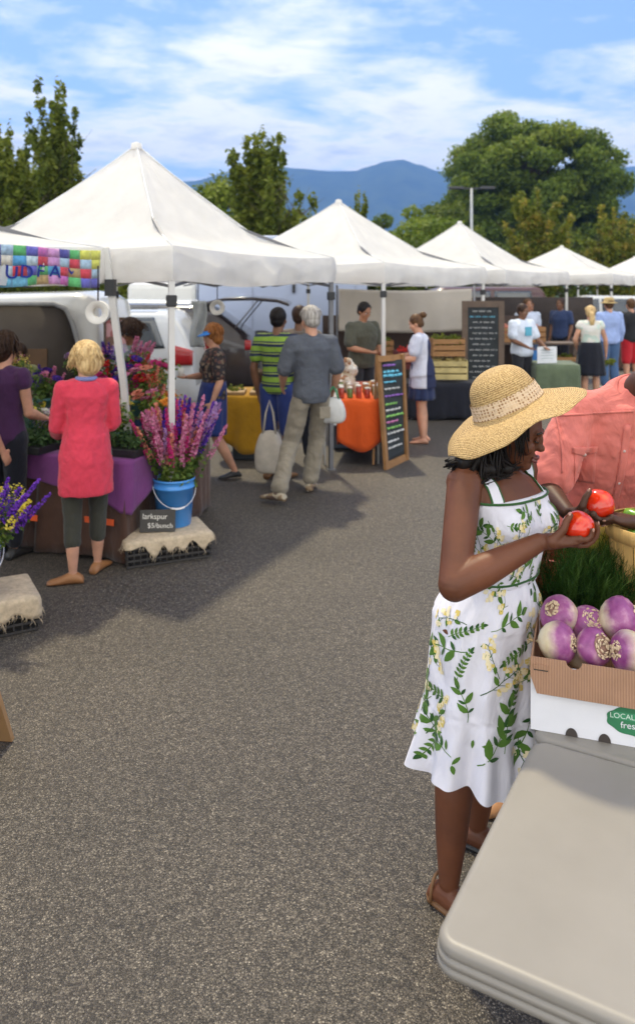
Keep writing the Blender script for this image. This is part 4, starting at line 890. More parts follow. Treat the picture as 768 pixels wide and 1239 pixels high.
w.body(voxel=.0040); add_nails(w, mat('nail', (.42,.22,.17), rough=.25, coat=.4))
w.bodyo.data.polygons.foreach_set('use_smooth', [True]*len(w.bodyo.data.polygons))
bodybvh = BVHTree.FromObject(w.bodyo, bpy.context.evaluated_depsgraph_get())
# teeth and fuller lips in the open smile
M_h = w.hm(); Hh = lambda x, y, z: w.J['hd'] + M_h @ Vector((x,y,z))*w.k
mb = MB(); mb.tube([Hh(-.020,.084,-.0555), Hh(-.009,.0945,-.0565), Hh(.009,.0945,-.0565), Hh(.020,.084,-.0555)], .0030, 6); mb.build('teeth', mat('teeth', (.80,.78,.72), rough=.2), wt)
mb = MB(); mb.tube([Hh(-.024,.083,-.052), Hh(-.010,.0985,-.0495), Hh(0,.0985,-.051), Hh(.010,.0985,-.0495), Hh(.024,.083,-.052)], [.002,.0055,.005,.0055,.002], 8); mb.tube([Hh(-.022,.082,-.060), Hh(-.008,.0955,-.065), Hh(.008,.0955,-.065), Hh(.022,.082,-.060)], [.002,.006,.006,.002], 8); mb.build('lips', lipd, wt)
# dress -----------------------------------------------------------------------
dress_m = cloth('dress_white', (.76,.75,.83), fold=.35, var=.02, lucent=.12)
def bod(mb): w.torso(mb, .0125, 3, 7)
bodice = fused((lambda q: (bod(q), q)[1])(MB()), 'dress', dress_m, wt, .006, 3, .003, .08)
jl = {a: v for a, v in w.J.items()}
c_w = jl['wai']; c_h = jl['pel']; c_e = iv @ Vector((.542,2.665,.47)); 
def skirt_pt(a, v):
    z_top = jl['wai'].z-.002; z_bot = .440 + .016*math.sin(a*1.0+2.6) + .012*math.sin(a*4)
    z = z_top + (z_bot-z_top)*v
    f1 = min(1, v/.22); 
    if v < .22: q = math.sin(v/.22*PI/2); wx = .148+.044*q; wy = .112+.060*q; cx = c_w.lerp(c_h, v/.22)
    else:
        q = (v-.22)/.78; wx = .192+.006*q; wy = .170+.025*q; cx = c_h.lerp(c_e, q)
    fl = max(0, (v-.66)/.34)
    wx += .016*fl**1.2; wy += .022*fl**1.2
    am = .004 + .010*max(0, v-.15) + .018*fl**.9
    if .655 < v < .67: am *= .6
    fo = .8*math.sin(a*8+1.0*math.sin(a*2)+v*1.4) + .45*math.sin(a*15+2+v*3)
    wr = .0035*mnoise.noise(Vector((math.cos(a)*5, math.sin(a)*5, v*7)))*4*(1-abs(v-.3))
    r_ = 1 + (am*fo+wr)/.2
    return Vector((cx.x + wx*r_*math.cos(a), cx.y + wy*r_*math.sin(a), z))
mb = MB(); mb.rings([[skirt_pt(2*PI*j/260, i/90) for j in range(260)] for i in range(91)], cap=False)
sk_me = mb; dep = bpy.context.evaluated_depsgraph_get()
skbvh = BVHTree.FromPolygons([tuple(v) for v in mb.v], mb.f); bdbvh = BVHTree.FromObject(bodice, dep)
def axis_at(z):
    if z > c_w.z: t_ = min(1, (z-c_w.z)/(jl['che'].z-c_w.z)); return c_w.lerp(jl['che'], t_)
    if z > c_h.z: return c_h.lerp(c_w, (z-c_h.z)/(c_w.z-c_h.z))
    return c_e.lerp(c_h, max(0, (z-.45)/(c_h.z-.45)))
def onto(bvh, th, z, off):
    c = axis_at(z); d = Vector((math.cos(th), math.sin(th), 0)); h = bvh.ray_cast(Vector((c.x,c.y,z))+d*.6, -d)
    if h[0] is None: return None
    nn = h[1]; nn = -nn if nn.dot(d) < 0 else nn; return h[0]+nn*off
def motif(mb, bvh, th0, z0, polys, rad=.19):
    for mi, off, pts, fan in polys:
        P = [onto(bvh, th0+s/rad, z0+t_, off) for s, t_ in pts]
        if any(p is None for p in P): continue
        if max((P[i]-P[0]).length for i in range(len(P))) > .16: continue
        k = len(mb.v); mb.v += P; mb.f.append(list(range(k, k+len(P)))) if fan is None else mb.f.extend([[k+i for i in f] for f in fan]); nf = 1 if fan is None else len(fan); mb.m += [mi]*nf; mb.flat += [False]*nf
def leafpoly(x, y, a, L, Wd, mi, off):
    d = (math.cos(a), math.sin(a)); q = (-d[1], d[0]); pts = []
    for u in (0,.25,.5,.75,1): pts.append((x+d[0]*L*u, y+d[1]*L*u))
    lft = [(x+d[0]*L*u+q[0]*Wd*s, y+d[1]*L*u+q[1]*Wd*s) for u, s in ((.22,.42),(.5,.5),(.78,.30))]; rgt = [(x+d[0]*L*u-q[0]*Wd*s, y+d[1]*L*u-q[1]*Wd*s) for u, s in ((.22,.42),(.5,.5),(.78,.30))]
    P = pts + lft + rgt; F = [(0,1,5),(1,2,6,5),(2,3,7,6),(3,4,7),(0,8,1),(1,8,9,2),(2,9,10,3),(3,10,4)]
    return (mi, off, P, F)
def strip(pts, wd, mi, off):
    P = []; 
    for i, (x, y) in enumerate(pts):
        a = pts[max(0,i-1)]; b_ = pts[min(len(pts)-1,i+1)]; L = math.hypot(b_[0]-a[0], b_[1]-a[1]) or 1; nx, ny = -(b_[1]-a[1])/L, (b_[0]-a[0])/L; P += [(x+nx*wd/2,y+ny*wd/2),(x-nx*wd/2,y-ny*wd/2)]
    return (mi, off, P, [(2*i,2*i+1,2*i+3,2*i+2) for i in range(len(pts)-1)])
def sprig(rng, kind, sc=1.0):
    out = []; a = rng.uniform(0, 2*PI); off = .0018+rng.random()*.0008; d = (math.cos(a), math.sin(a)); cv = rng.uniform(-.9,.9)
    st = [];  x = y = 0; aa = a
    for i in range(8): st.append((x,y)); x += math.cos(aa)*.016*sc; y += math.sin(aa)*.016*sc; aa += cv*.16
    g = 1 if kind != 2 else 3
    out.append(strip(st, .0022*sc, g, off))
    if kind == 0:      # pinnate pairs of small leaves
        for i in range(1, 8):
            an = math.atan2(st[i][1]-st[i-1][1], st[i][0]-st[i-1][0])
            for s in (1,-1): out.append(leafpoly(st[i][0], st[i][1], an+s*.95, .021*sc*(1.1-.06*i), .010*sc, g if rng.random() < .7 else 3, off+.0002))
        out.append(leafpoly(st[7][0], st[7][1], aa, .024*sc, .010*sc, 3, off))
    elif kind == 1:    # big leaves and branch
        for i, s in ((2,1),(4,-1),(6,1),(7,-.2)):
            an = math.atan2(st[i][1]-st[i-1][1], st[i][0]-st[i-1][0]); out.append(leafpoly(st[i][0], st[i][1], an+s*.8, .046*sc, .019*sc, g, off+.0002)); out.append(leafpoly(st[i][0], st[i][1], an-s*1.0, .026*sc, .010*sc, 3, off+.0003))
    elif kind == 2:    # cream flower heads on fine branching stems with leaves
        for i in range(2, 8):
            an = math.atan2(st[i][1]-st[i-1][1], st[i][0]-st[i-1][0]) + rng.choice((-1,1))*.7; e = (st[i][0]+math.cos(an)*.025*sc, st[i][1]+math.sin(an)*.025*sc); out.append(strip([st[i], ((st[i][0]+e[0])/2,(st[i][1]+e[1])/2), e], .0012*sc, 3, off))
            for q in range(5):
                b_ = rng.uniform(0, 6.3); rr = rng.random()*.012*sc; c = (e[0]+math.cos(b_)*rr, e[1]+math.sin(b_)*rr); P = [(c[0]+math.cos(h)*.0055*sc*(1+.3*(k%2)), c[1]+math.sin(h)*.0055*sc*(1+.3*(k%2))) for k, h in enumerate([2*PI*k/8 for k in range(8)])]; out.append((2 if rng.random() < .75 else 4, off+.0004, P, None))
            if i % 2: out.append(leafpoly(st[i][0], st[i][1], an+2.2, .028*sc, .012*sc, 1, off))
    return out
rng = random.Random(21); mb = sk_me; k0 = len(mb.v)
spots = []
def place(bvh, n_, z0, z1, md, target, sc=(.85,1.15), thr=(0, 2*PI), margin=.0):
    for _ in range(n_):
        th = rng.uniform(*thr); z = rng.uniform(z0, z1)
        if any(((th-a)*.2)**2+(z-zz)**2 < md*md or ((abs(th-a)-2*PI)*.2)**2+(z-zz)**2 < md*md for a, zz in spots): continue
        spots.append((th, z)); motif(target, bvh, th, z, sprig(rng, rng.choice((0,0,1,1,2,2)), rng.uniform(*sc)))
place(skbvh, 2600, .53, 1.03, .077, mb, (.9,1.35))
for q in range(40):   # extra little leaves near the hem
    th = rng.uniform(0, 2*PI); motif(mb, skbvh, th, rng.uniform(.52,.62), [leafpoly(0,0,rng.uniform(0,6),.03,.012,1,.002)])
prg = [dress_m, cloth('print_green', (.075,.17,.028), fold=.1, var=.35), cloth('print_cream', (.76,.66,.44), fold=.1, var=.15), cloth('print_dark_green', (.025,.085,.020), fold=.1, var=.3), cloth('print_yellow', (.62,.48,.14), fold=.1)]
skirt = mb.build('skirt', prg, bodice)
mb = MB(); spots = []; place(bdbvh, 1500, 1.09, 1.29, .050, mb, (.7,1.0))
mb.m = [q for q in mb.m]; pr = mb.build('print', prg, bodice)
gtrim = cloth('trim_green', (.03,.10,.03), fold=.1)
# piping at waist and neckline, straps
def ringtube(bvh, z, off, r, name, n_=90, wave=0):
    pts = [p for p in (onto(bvh, 2*PI*j/n_, z+wave*math.sin(2*PI*j/n_), off) for j in range(n_)) if p]; pts.append(pts[0]); MB().tube(pts, r, 6, False).build(name, gtrim, bodice)
ringtube(bdbvh, c_w.z+.008, .002, .0035, 'waist_piping')
top_z = max(v.co.z for v in bodice.data.vertices)-.006
def topz(th): return 0
ptsn = [p for p in (onto(bdbvh, 2*PI*j/100, top_z-.012, .0005) for j in range(100)) if p]
ptsn.append(ptsn[0]); MB().tube([p+Vector((0,0,.010)) for p in ptsn], .0042, 6, False).build('neck_piping', gtrim, bodice)
for sx in (1,-1):
    L_ = []; cen = (w.J['nb']+w.J['che'])/2
    off_x = w.sx*sx*.120*w.k; yv = w.up.cross(w.sx).normalized()
    if yv.y < 0: yv = -yv
    o = w.J['che'].lerp(w.J['nb'], .45) + off_x
    for j in range(23):
        a = R(-14+208*j/22); d = yv*math.cos(a)+w.up*math.sin(a)
        row = []
        for q in (-1,-.72,0,.72,1):
            oo = o + w.sx*sx*.018*q - off_x*.10*math.sin(a); h = bodybvh.ray_cast(oo + d*.15, -d)
            row.append(None if h[0] is None else h[0] + d*.0045)
        if all(row): L_.append(row)
    mb = MB(); mb.cur = 0
    nr = len(L_)
    vs_ = [p for row in L_ for p in row]; mb.v = vs_
    for i in range(nr-1):
        for q in range(4): mb.f.append([i*5+q, i*5+q+1, i*5+q+6, i*5+q+5]); mb.m.append(1 if q in (0,3) else 0); mb.flat.append(False)
    mb.build('strap', [dress_m, gtrim], bodice, solid=.004)
# sandals
for n_, mm in (('r', shoe_br), ('l', shoe_bk)):
    A = w.J['ank'+n_]; d = Vector((*w.toe[n_], 0)).normalized(); l = Vector((-d.y,d.x,0)); s = w.k
    so_ = MB(); out_ = [(-.078,.018),(-.06,.034),(-.02,.036),(.03,.036),(.08,.045),(.13,.048),(.165,.038),(.185,.015)]
    ring = [A+d*x*s+l*y*s for x, y in out_] + [A+d*x*s-l*y*s for x, y in reversed(out_)]
    so_.rings([[Vector((p.x,p.y,z)) for p in ring] for z in (.001,.013)], flat=False); sole = so_.build('sandal', mm, wt)
    mb = MB()
    for x, h, y in ((.075,.060,.046),(.11,.048,.050),(-.045,.082,.036)):
        mb.tube([A*1+d*x*s+l*y*s*math.cos(a)+Vector((0,0,-A.z+.010+h*math.sin(a))) for a in [PI*q/10 for q in range(11)]], .0055, 6)
    mb.build('strap', mm, sole)
# hair: locks falling behind and over the near shoulder
hr = w.hair(H_BLACK, .10, .98, 260, 5, .8, .003, r=.0048)
mb = MB(); [mb.ell(iv @ D(px, py, yy), r_) for px, py, yy, r_ in ((585,540,2.68,.062),(572,556,2.63,.045),(600,556,2.65,.040),(590,568,2.61,.030),(612,566,2.63,.026),(560,560,2.60,.028))]; fused(mb, 'hair_mass', H_BLACK, hr, .006, 3, .012, .05)
mb = MB(); rng = random.Random(4)
for i in range(170):
    a = D(rng.uniform(578,606), rng.uniform(520,545), rng.uniform(2.62,2.74)); e = D(rng.uniform(528,622), 0, 1); ex = rng.uniform(0, 1)
    px = 536+ex*85; py = 560+22*math.sin(ex*PI*.9)+rng.uniform(-6,5); yy = 2.575+.03*ex+rng.uniform(-.02,.03) + .06*abs(ex-.5)
    e = D(px, py, yy); mid = a.lerp(e, .5)+Vector((rng.uniform(-.012,.004), -.022, .0)); q = e + Vector((rng.uniform(.01,.035), -.004, rng.uniform(-.006,.022)))
    mb.tube([iv @ p for p in (a, a.lerp(mid,.6)+Vector((0,-.008,0)), mid, mid.lerp(e,.6)+Vector((rng.uniform(-.01,.01),0,-.006)), e, q)], [.004,.0045,.0045,.004,.003,.001], 5)
mb.build('hair_locks', H_BLACK, hr)
# straw hat: a thing of its own
m, n, b = nt('straw'); MATS['straw'] = m
t_ = n.nodes.new('ShaderNodeTexCoord'); s = n.nodes.new('ShaderNodeSeparateXYZ'); lk(n, t_.outputs['Object'], s.inputs[0])
ln = node(n, 'ShaderNodeVectorMath', operation='LENGTH'); mp = n.nodes.new('ShaderNodeMapping'); mp.inputs['Scale'].default_value = (1,1,0); lk(n, t_.outputs['Object'], mp.inputs['Vector']); lk(n, mp.outputs[0], ln.inputs[0])
dd = node(n, 'ShaderNodeMath', operation='SUBTRACT'); lk(n, ln.outputs['Value'], dd.inputs[0]); lk(n, s.outputs[2], dd.inputs[1])
ms = node(n, 'ShaderNodeMath', operation='MULTIPLY'); ms.inputs[1].default_value = 700; lk(n, dd.outputs[0], ms.inputs[0])
sn = node(n, 'ShaderNodeMath', operation='SINE'); lk(n, ms.outputs[0], sn.inputs[0])
nz = node(n, 'ShaderNodeTexNoise', Scale=170.0, Detail=4.0, Roughness=.7); lk(n, t_.outputs['Object'], nz.inputs['Vector'])
ad = node(n, 'ShaderNodeMath', operation='MULTIPLY_ADD'); ad.inputs[1].default_value = .10; lk(n, sn.outputs[0], ad.inputs[0]); lk(n, nz.outputs['Fac'], ad.inputs[2])
rr = ramp(n, [(.30, (.17,.095,.035)), (.48, (.43,.265,.10)), (.68, (.68,.475,.22))]); lk(n, ad.outputs[0], rr.inputs[0]); lk(n, rr.outputs[0], b.inputs['Base Color']); b.inputs['Roughness'].default_value = .75; bump(n, b, ad.outputs[0], .8, .004)
hat = thing('straw_hat', 'wide brimmed woven straw hat with lace band worn by the woman in the white dress', 'hat', D(617,497,2.69))
hat.rotation_euler = Vector((-.42,.05,.90)).to_track_quat('Z', 'Y').to_euler()
prof = [(.268,-.036),(.262,-.030),(.235,-.012),(.20,.000),(.165,.006),(.14,.010),(.126,.018),(.122,.035),(.117,.058),(.112,.082),(.104,.104),(.090,.122),(.070,.136),(.045,.145),(.02,.149),(.001,.150)]
def hw_(u, z): return (.028*math.sin(u*2*PI*2+.8)+.012*math.sin(u*2*PI*5)) if z < .004 else 0
mb = MB(); n_ = 96; rings = []
for rr_, z in prof:
    ring = []
    for j in range(n_):
        a = 2*PI*j/n_; k = max(0, (rr_-.14)/.12); ring.append(Vector((rr_*1.03*math.cos(a), rr_*.96*math.sin(a), z*1.04 + k*k*(.014*math.sin(2*a+.6)+.007*math.sin(5*a+1)+.004*math.sin(9*a)))))
    rings.append(ring)
mb.rings(rings, cap=False); mb.build('brim_and_crown', m, hat, solid=.004, sub=1)
m, n, b = nt('lace'); t_ = n.nodes.new('ShaderNodeTexCoord'); vo = node(n, 'ShaderNodeTexVoronoi', Scale=95.0); vo.inputs['Randomness'].default_value = .15; vo.feature = 'F1'; lk(n, t_.outputs['Object'], vo.inputs['Vector'])
rr = ramp(n, [(.22, (.26,.13,.055)), (.40, (.60,.44,.29)), (.7, (.66,.50,.34))]); lk(n, vo.outputs['Distance'], rr.inputs[0]); lk(n, rr.outputs[0], b.inputs['Base Color']); b.inputs['Roughness'].default_value = .9; bump(n, b, vo.outputs['Distance'], .9, .004)
mb = MB(); rings = []
for z, g in ((.019,.005),(.030,.006),(.045,.006),(.058,.0055),(.066,.005)):
    rings.append([Vector(((.126-.16*max(0,z-.02)+g)*1.03*math.cos(2*PI*j/240), (.126-.16*max(0,z-.02)+g)*.96*math.sin(2*PI*j/240), z + (.0045*abs(math.sin(j/240*2*PI*22)) if z > .06 else 0))) for j in range(240)])
mb.rings(rings, cap=False); mb.tube([Vector((.131*1.03*math.cos(2*PI*j/80), .131*.96*math.sin(2*PI*j/80), .021)) for j in range(81)], .004, 6, False); mb.tube([Vector((.128*1.03*math.cos(2*PI*j/80), .128*.96*math.sin(2*PI*j/80), .040)) for j in range(81)], .0022, 5, False); mb.build('lace_band', m, hat)
# ------------------------------------------------------------------ the man in the coral shirt
mwj = dict(pel=(1.20,3.40,.97), wai=(1.22,3.36,1.12), che=(1.235,3.25,1.38), nb=(1.26,3.13,1.615), nt=(1.275,3.08,1.665), hd=(1.335,3.03,1.75),
    shor=(1.04,3.14,1.545), shol=(1.445,3.14,1.56), elbr=D(659,590,3.06), wrir=D(688,622,2.82), elbl=(1.44,2.97,1.19), wril=D(768,633,2.72), hipr=(1.11,3.40,.94), hipl=(1.30,3.42,.94), kner=(.93,3.22,.50), knel=(1.36,3.38,.49), ankr=(.77,3.16,.09), ankl=(1.38,3.45,.09))
mn = Person('man in coral short sleeved shirt leaning over the produce holding a tomato', (1.2,3.4), (-.35,-.94), 1.85, SK_D2, 1.12, False, world=mwj)
ivm = mw(mn.t).inverted(); mn.hf = (ivm.to_3x3() @ Vector((-.75,-.45,-.42))).normalized()
def into(mb, m2, im):
    k0 = len(mb.v); mb.v += [im @ v for v in m2.v]; mb.f += [[i+k0 for i in f] for f in m2.f]; mb.m += m2.m; mb.flat += m2.flat
def mcr(mb): m2 = MB(); cradle(T2, RT2, mwj['wrir'], 1.15, start=-150, end=-60, lat=(-.75,-.35,.08,.5), ends=(8,0,0,-10), thy=-.3)(m2); into(mb, m2, ivm)
def mcl(mb): m2 = MB(); cradle(T2 + Vector((0,-.003,-.002)), RT2+.003, mwj['wril'], 1.12, start=-48, end=-88, lat=(-.85,-.55,-.2,.2), ends=(-8,2,4,0), th=False, fl=1)(m2); into(mb, m2, ivm)
mn.cust = {'r': mcr, 'l': mcl}; mn.toe = {'r': (.45,.9), 'l': (-.1,1)}
mn.body(voxel=.0058); add_nails(mn, mat('nail_man', (.32,.17,.13), rough=.3))
coral = cloth('linen_coral', (.68,.19,.16), fold=.6, var=.10, vs=18)
def msh(mb):
    mn.torso(mb, .030, 0)
    for n_ in 'rl': mn.arm(mb, n_, .024, .80, 1.9); mb.ell(mn.J['sho'+n_], .082)
    J = mn.J; cyl(mb, J['che'].lerp(J['nb'], .7), J['nb'], .11, .078)
sh = mn.wear('shirt', coral, msh, voxel=.0075, disp=.030, dscale=.085, smooth=3)
shb = BVHTree.FromObject(sh, bpy.context.evaluated_depsgraph_get())
def onsh(wp, off=.003):
    p = ivm @ Vector(wp); d = (ivm.to_3x3() @ Vector((-.2,-1,.1))).normalized(); h = shb.ray_cast(p + d*1.0, -d); return (h[0] + d*off) if h[0] else None
def patch(name, fn, nu, nv, m, solid=.003):
    P = {}; mb = MB()
    for i in range(nu+1):
        for j in range(nv+1): P[i,j] = onsh(fn(i/nu, j/nv))
    idx = {}
    for k_, p in P.items():
        if p is not None: idx[k_] = len(mb.v); mb.v.append(p)
    for i in range(nu):
        for j in range(nv):
            q = [(i,j),(i+1,j),(i+1,j+1),(i,j+1)]
            if all(z in idx for z in q): mb.f.append([idx[z] for z in q]); mb.m.append(0); mb.flat.append(False)
    if mb.f: return mb.build(name, m, sh, solid=solid)
patch('pocket', lambda u, v: D(695+30*u, 546+44*v+2*u, 3.0), 8, 10, coral); patch('pocket_flap', lambda u, v: D(693+34*u, 542+(12-5*abs(u-.5)*2)*v+2*u, 2.99), 8, 4, coral, .006)
patch('placket', lambda u, v: D(757+9*u-14*v, 515+165*v, 3.0), 3, 24, coral, .005)
for py in (548,590,632):
    p = onsh(D(761-14*(py-515)/165, py, 3.0), .006)
    if p: MB().ell(p, (.006,.003,.006), None, 10, 6).build('button', mat('button', (.6,.45,.42), rough=.3), sh)
p = onsh(D(709,552,3.0), .008)
if p: MB().ell(p, (.006,.003,.006), None, 10, 6).build('button', mat('button', (.6,.45,.42), rough=.3), sh)
patch('shoulder_seam', lambda u, v: D(672+6*v+3*math.sin(v*3), 492+80*v, 3.0) + Vector((.006*u,0,0)), 1, 20, coral, .004)
patch('yoke_seam', lambda u, v: D(676+92*u, 503-6*u+2.5*v, 3.0), 20, 1, coral, .004)
# collar
J = mn.J; mb = MB(); nbk = J['nb']; up = (J['nt']-J['nb']).normalized()
fx = (mn.J['shor']-mn.J['shol']).normalized(); fy = up.cross(fx).normalized()
if fy.y < 0: fy = -fy
rings = []
for h, rr_ in ((-.012,.088),(.030,.074),(.036,.078),(.018,.092),(-.020,.108)):
    rings.append([nbk + fx*rr_*math.cos(a)*1.05 + fy*(rr_*math.sin(a)*.95) + up*(h - (.05*max(0, math.sin(a))**3 if True else 0)) for a in [PI/2+.22+(2*PI-.44)*q/48 for q in range(49)]])
mb.rings(rings, cap=False, closed=False); mb.build('collar', coral, sh, solid=.004)
mn.pants('shorts', cloth('shorts_red', (.36,.06,.05), fold=.5), .03, 1.05, 1.3)
mn.shoes('shoe', mat('leather_tan', (.42,.20,.085), rough=.45, var=.2), .010)
mn.hair(H_BLACK, 0, .93, 0, 1, top=1.0)
# ------------------------------------------------------------------ herbs, squash, basket, crate on the second table
herb = leafmat('herb_green', [(.012,.045,.008),(.035,.10,.015),(.08,.16,.03)], .35, .5)
t = thing('produce_crate', 'red slatted crate behind the turnips, holding feathery herbs', 'crate', (1.00,2.95,.742), math.atan2(LV.y, LV.x))
cr_m = mat('crate_red', (.42,.07,.055), rough=.5, var=.15, vs=8)
for i in range(3): MB().box((0,-.13,.045+.105*i),(.44,.012,.085)).build('slat', cr_m, t, bevel=.003); MB().box((0,.13,.045+.105*i),(.44,.012,.085)).build('slat', cr_m, t, bevel=.003); 
for sx in (-1,1): MB().box((sx*.215,0,.16),(.012,.246,.32)).build('end_panel', cr_m, t, bevel=.003)
def herb_bunch(label, base, n_, L, lean, seed, m=herb, rad=.0013, spread=.10):
    rng = random.Random(seed); t = thing('herb_bunch', label, 'herbs', base, 0, 'feathery green herb bunches'); mb = MB(); var = []
    for i in range(n_):
        a = rng.uniform(0, 6.28); q = rng.random()**.5*spread; p = Vector((math.cos(a)*q*.3, math.sin(a)*q*.3, 0)); d = Vector((math.cos(a)*q*2.2+lean[0], math.sin(a)*q*2.2+lean[1], 1)).normalized(); Lf = L*rng.uniform(.6,1.05); pts = [p]; k0 = len(mb.v)
        for j in range(5): d = (d + Vector((rng.uniform(-.12,.12), rng.uniform(-.12,.12), -.10))).normalized(); p = p + d*Lf/5; pts.append(p)
        mb.tube(pts, [rad*1.6,rad*1.4,rad,rad,rad*.8,rad*.3], 4)
        for j in range(2, 6):
            for f in range(9):
                e = pts[j] + Vector((rng.uniform(-1,1), rng.uniform(-1,1), rng.uniform(-.2,1)))*.035; mb.tube([pts[j]-(pts[j]-pts[j-1])*rng.random(), e], [rad*.7, rad*.25], 3, False)
        var += [rng.random()]*(len(mb.v)-k0)
    o = mb.build('fronds', m, t); at = o.data.attributes.new('var', 'FLOAT', 'POINT'); at.data.foreach_set('value', var); MB().tube([(0,0,.03),(0,0,.05)], .022, 12).build('rubber_band', mat('band_blue', (.1,.1,.3), rough=.5), t); return t
for i, (px, Y, s_) in enumerate(((668,2.78,1),(690,2.70,2),(712,2.74,3),(736,2.72,4),(700,2.84,5),(727,2.86,6))):
    P = D(px, 742, Y); herb_bunch(('feathery green herb bunch at the left end behind the turnips','feathery green herb bunch just left of centre behind the turnips','feathery green herb bunch in the middle behind the turnips','feathery green herb bunch nearest the wooden basket','feathery herb bunch in the rear row under the woman\'s hand','feathery herb bunch in the rear row under the squash')[i], (P.x, P.y, .80), 70, .34, (.16,-.05), s_)
t = thing('seed_head_bunch', 'bunch of rusty brown seed heads beside the white dress', 'dried plants', (.80,2.80,.80)); mb = MB(); rng = random.Random(3)
for i in range(46):
    a = rng.uniform(0,6.28); q = rng.random()*.05; p0 = Vector((0,0,0)); p1 = Vector((math.cos(a)*q, math.sin(a)*q, rng.uniform(.20,.36))); mb.tube([p0, p1], [.0015,.001], 4)
    for j in range(14): f = .4+.6*j/13; c_ = p0.lerp(p1, f)+Vector((rng.uniform(-1,1),rng.uniform(-1,1),0))*.010; mb.ell(c_, .0035, None, 6, 4)
mb.build('seed_heads', mat('rust', (.26,.085,.035), rough=.9, var=.5, vs=80), t)
t = thing('squash', 'yellow green squash lying behind the herbs', 'squash', D(716,655,2.90)); t.rotation_euler = (0, R(80), R(20))
MB().lathe((0,0,0), [(.004,-.11),(.03,-.105),(.045,-.07),(.048,0),(.042,.06),(.022,.10),(.012,.125),(.010,.14)], 24).build('skin', mat('squash_skin', (.42,.36,.06), rough=.4, var=.3, vs=10), t)
MB().tube([(0,0,.135),(0,.004,.16)], [.010,.012], 8).build('stem', herb, t)
bk = thing('bushel_basket', 'slatted wooden bushel basket of green peppers at the right edge', 'basket', (1.205,2.74,.742)); wood = mat('basket_wood', (.58,.36,.13), rough=.7, var=.2, vs=8, scale=(6,6,.6), bs=.3, bscale=30, bd=.003)
for i in range(26):
    a = 2*PI*i/26; d = Vector((math.cos(a), math.sin(a), 0)); l = Vector((-d.y, d.x, 0))
    mb = MB(); mb.rings([[d*(r_+s1)+l*s2*w_+Vector((0,0,z)) for s1, s2 in ((.002,-1),(.002,1),(-.002,1),(-.002,-1))] for z, r_, w_ in ((.0,.125,.012),(.15,.150,.0155),(.32,.170,.018),(.47,.178,.019))], flat=True); mb.build('stave', wood, bk)
for z, r_, h in ((.455,.186,.045),(.20,.163,.022),(.02,.134,.025)): MB().rings([[Vector(((r_+s1)*math.cos(2*PI*j/48), (r_+s1)*math.sin(2*PI*j/48), z+s2*h/2)) for j in range(48)] for s1, s2 in ((0,-1),(.004,-1),(.005,1),(0,1))], cap=False).build('hoop', wood, bk, solid=.003)
pep = mat('pepper_green', (.14,.30,.04), rough=.25, var=.3, vs=10, coat=.3); rng = random.Random(8)
for i in range(11):
    a = rng.uniform(0,6.28); q = rng.random()**.5*.12; t = thing('green_pepper', 'pale green pepper heaped in the wooden basket', 'pepper', bk.location+Vector((math.cos(a)*q, math.sin(a)*q, .44+rng.uniform(0,.05))), rng.uniform(0,6), 'green peppers in the basket'); t.rotation_euler = (rng.uniform(.6,2), rng.uniform(-1,1), rng.uniform(0,6))
    MB().lathe((0,0,0), [(.008,-.055),(.022,-.05),(.030,-.03),(.036,0),(.038,.03),(.030,.048),(.012,.045)], 20, True, None, lambda u, z: .08*math.sin(u*2*PI*3)).build('flesh', pep, t); MB().tube([(0,0,.044),(.004,0,.07)], [.005,.006], 6).build('stem', herb, t)
# ------------------------------------------------------------------ flower stall
brownc = cloth('cloth_brown', (.075,.038,.026), fold=.4, var=.2); purplec = cloth('cloth_purple', (.17,.045,.17), fold=.3, var=.1); orangec = cloth('cloth_orange', (.62,.085,.015), fold=.4, var=.08); mustard = cloth('cloth_mustard', (.36,.18,.012), fold=.4, var=.15); greenc = cloth('cloth_green', (.10,.13,.08), fold=.3)
tt_m = mat('table_top_grey', (.35,.35,.34), rough=.5)
A = Vector((-1.42,5.80,0)); sdv = Vector((.30,.954,0)).normalized(); ldv = Vector((-.93,.36,0)).normalized()
c1_ = [A, A+sdv*1.42, A+sdv*1.42-Vector((.70,-.1,0)), A+Vector((-.70,.25,0))]
table('stall_table', 'flower stall table running along the aisle under a brown cloth', c1_, .74, tt_m)
drape('tablecloth', 'dark brown cloth hanging to the ground on the flower table beside the aisle', c1_, .742, .73, brownc, seed=1, amp=.022)
c2_ = [A+Vector((-.72,.27,0)), A+Vector((-.72,.27,0))+Vector((.14,.55,0)), A+Vector((-2.5,.95,0))+Vector((.14,.55,0)), A+Vector((-2.5,.95,0))]
table('stall_table', 'flower stall table behind the woman in coral, under a brown cloth', c2_, .74, tt_m)
drape('tablecloth', 'dark brown cloth on the flower table behind the woman in coral', c2_, .742, .73, brownc, seed=2, amp=.022)
for (x, y, L_, lab) in ((-1.62,5.92,.26,'orange ribbon stripe on the brown cloth right of the woman in coral'),(-2.45,6.12,.75,'orange ribbon stripe on the brown cloth left of the woman in coral')):
    o = MB().box((0,0,0),(L_,.008,.045)).build('ribbon', mat('ribbon_orange', (.75,.10,.02), rough=.6), None); o.location = (x, y-.092, .30); o.rotation_euler = (0,0,math.atan2(ldv.y,ldv.x)+PI); tag(o, lab, 'ribbon')
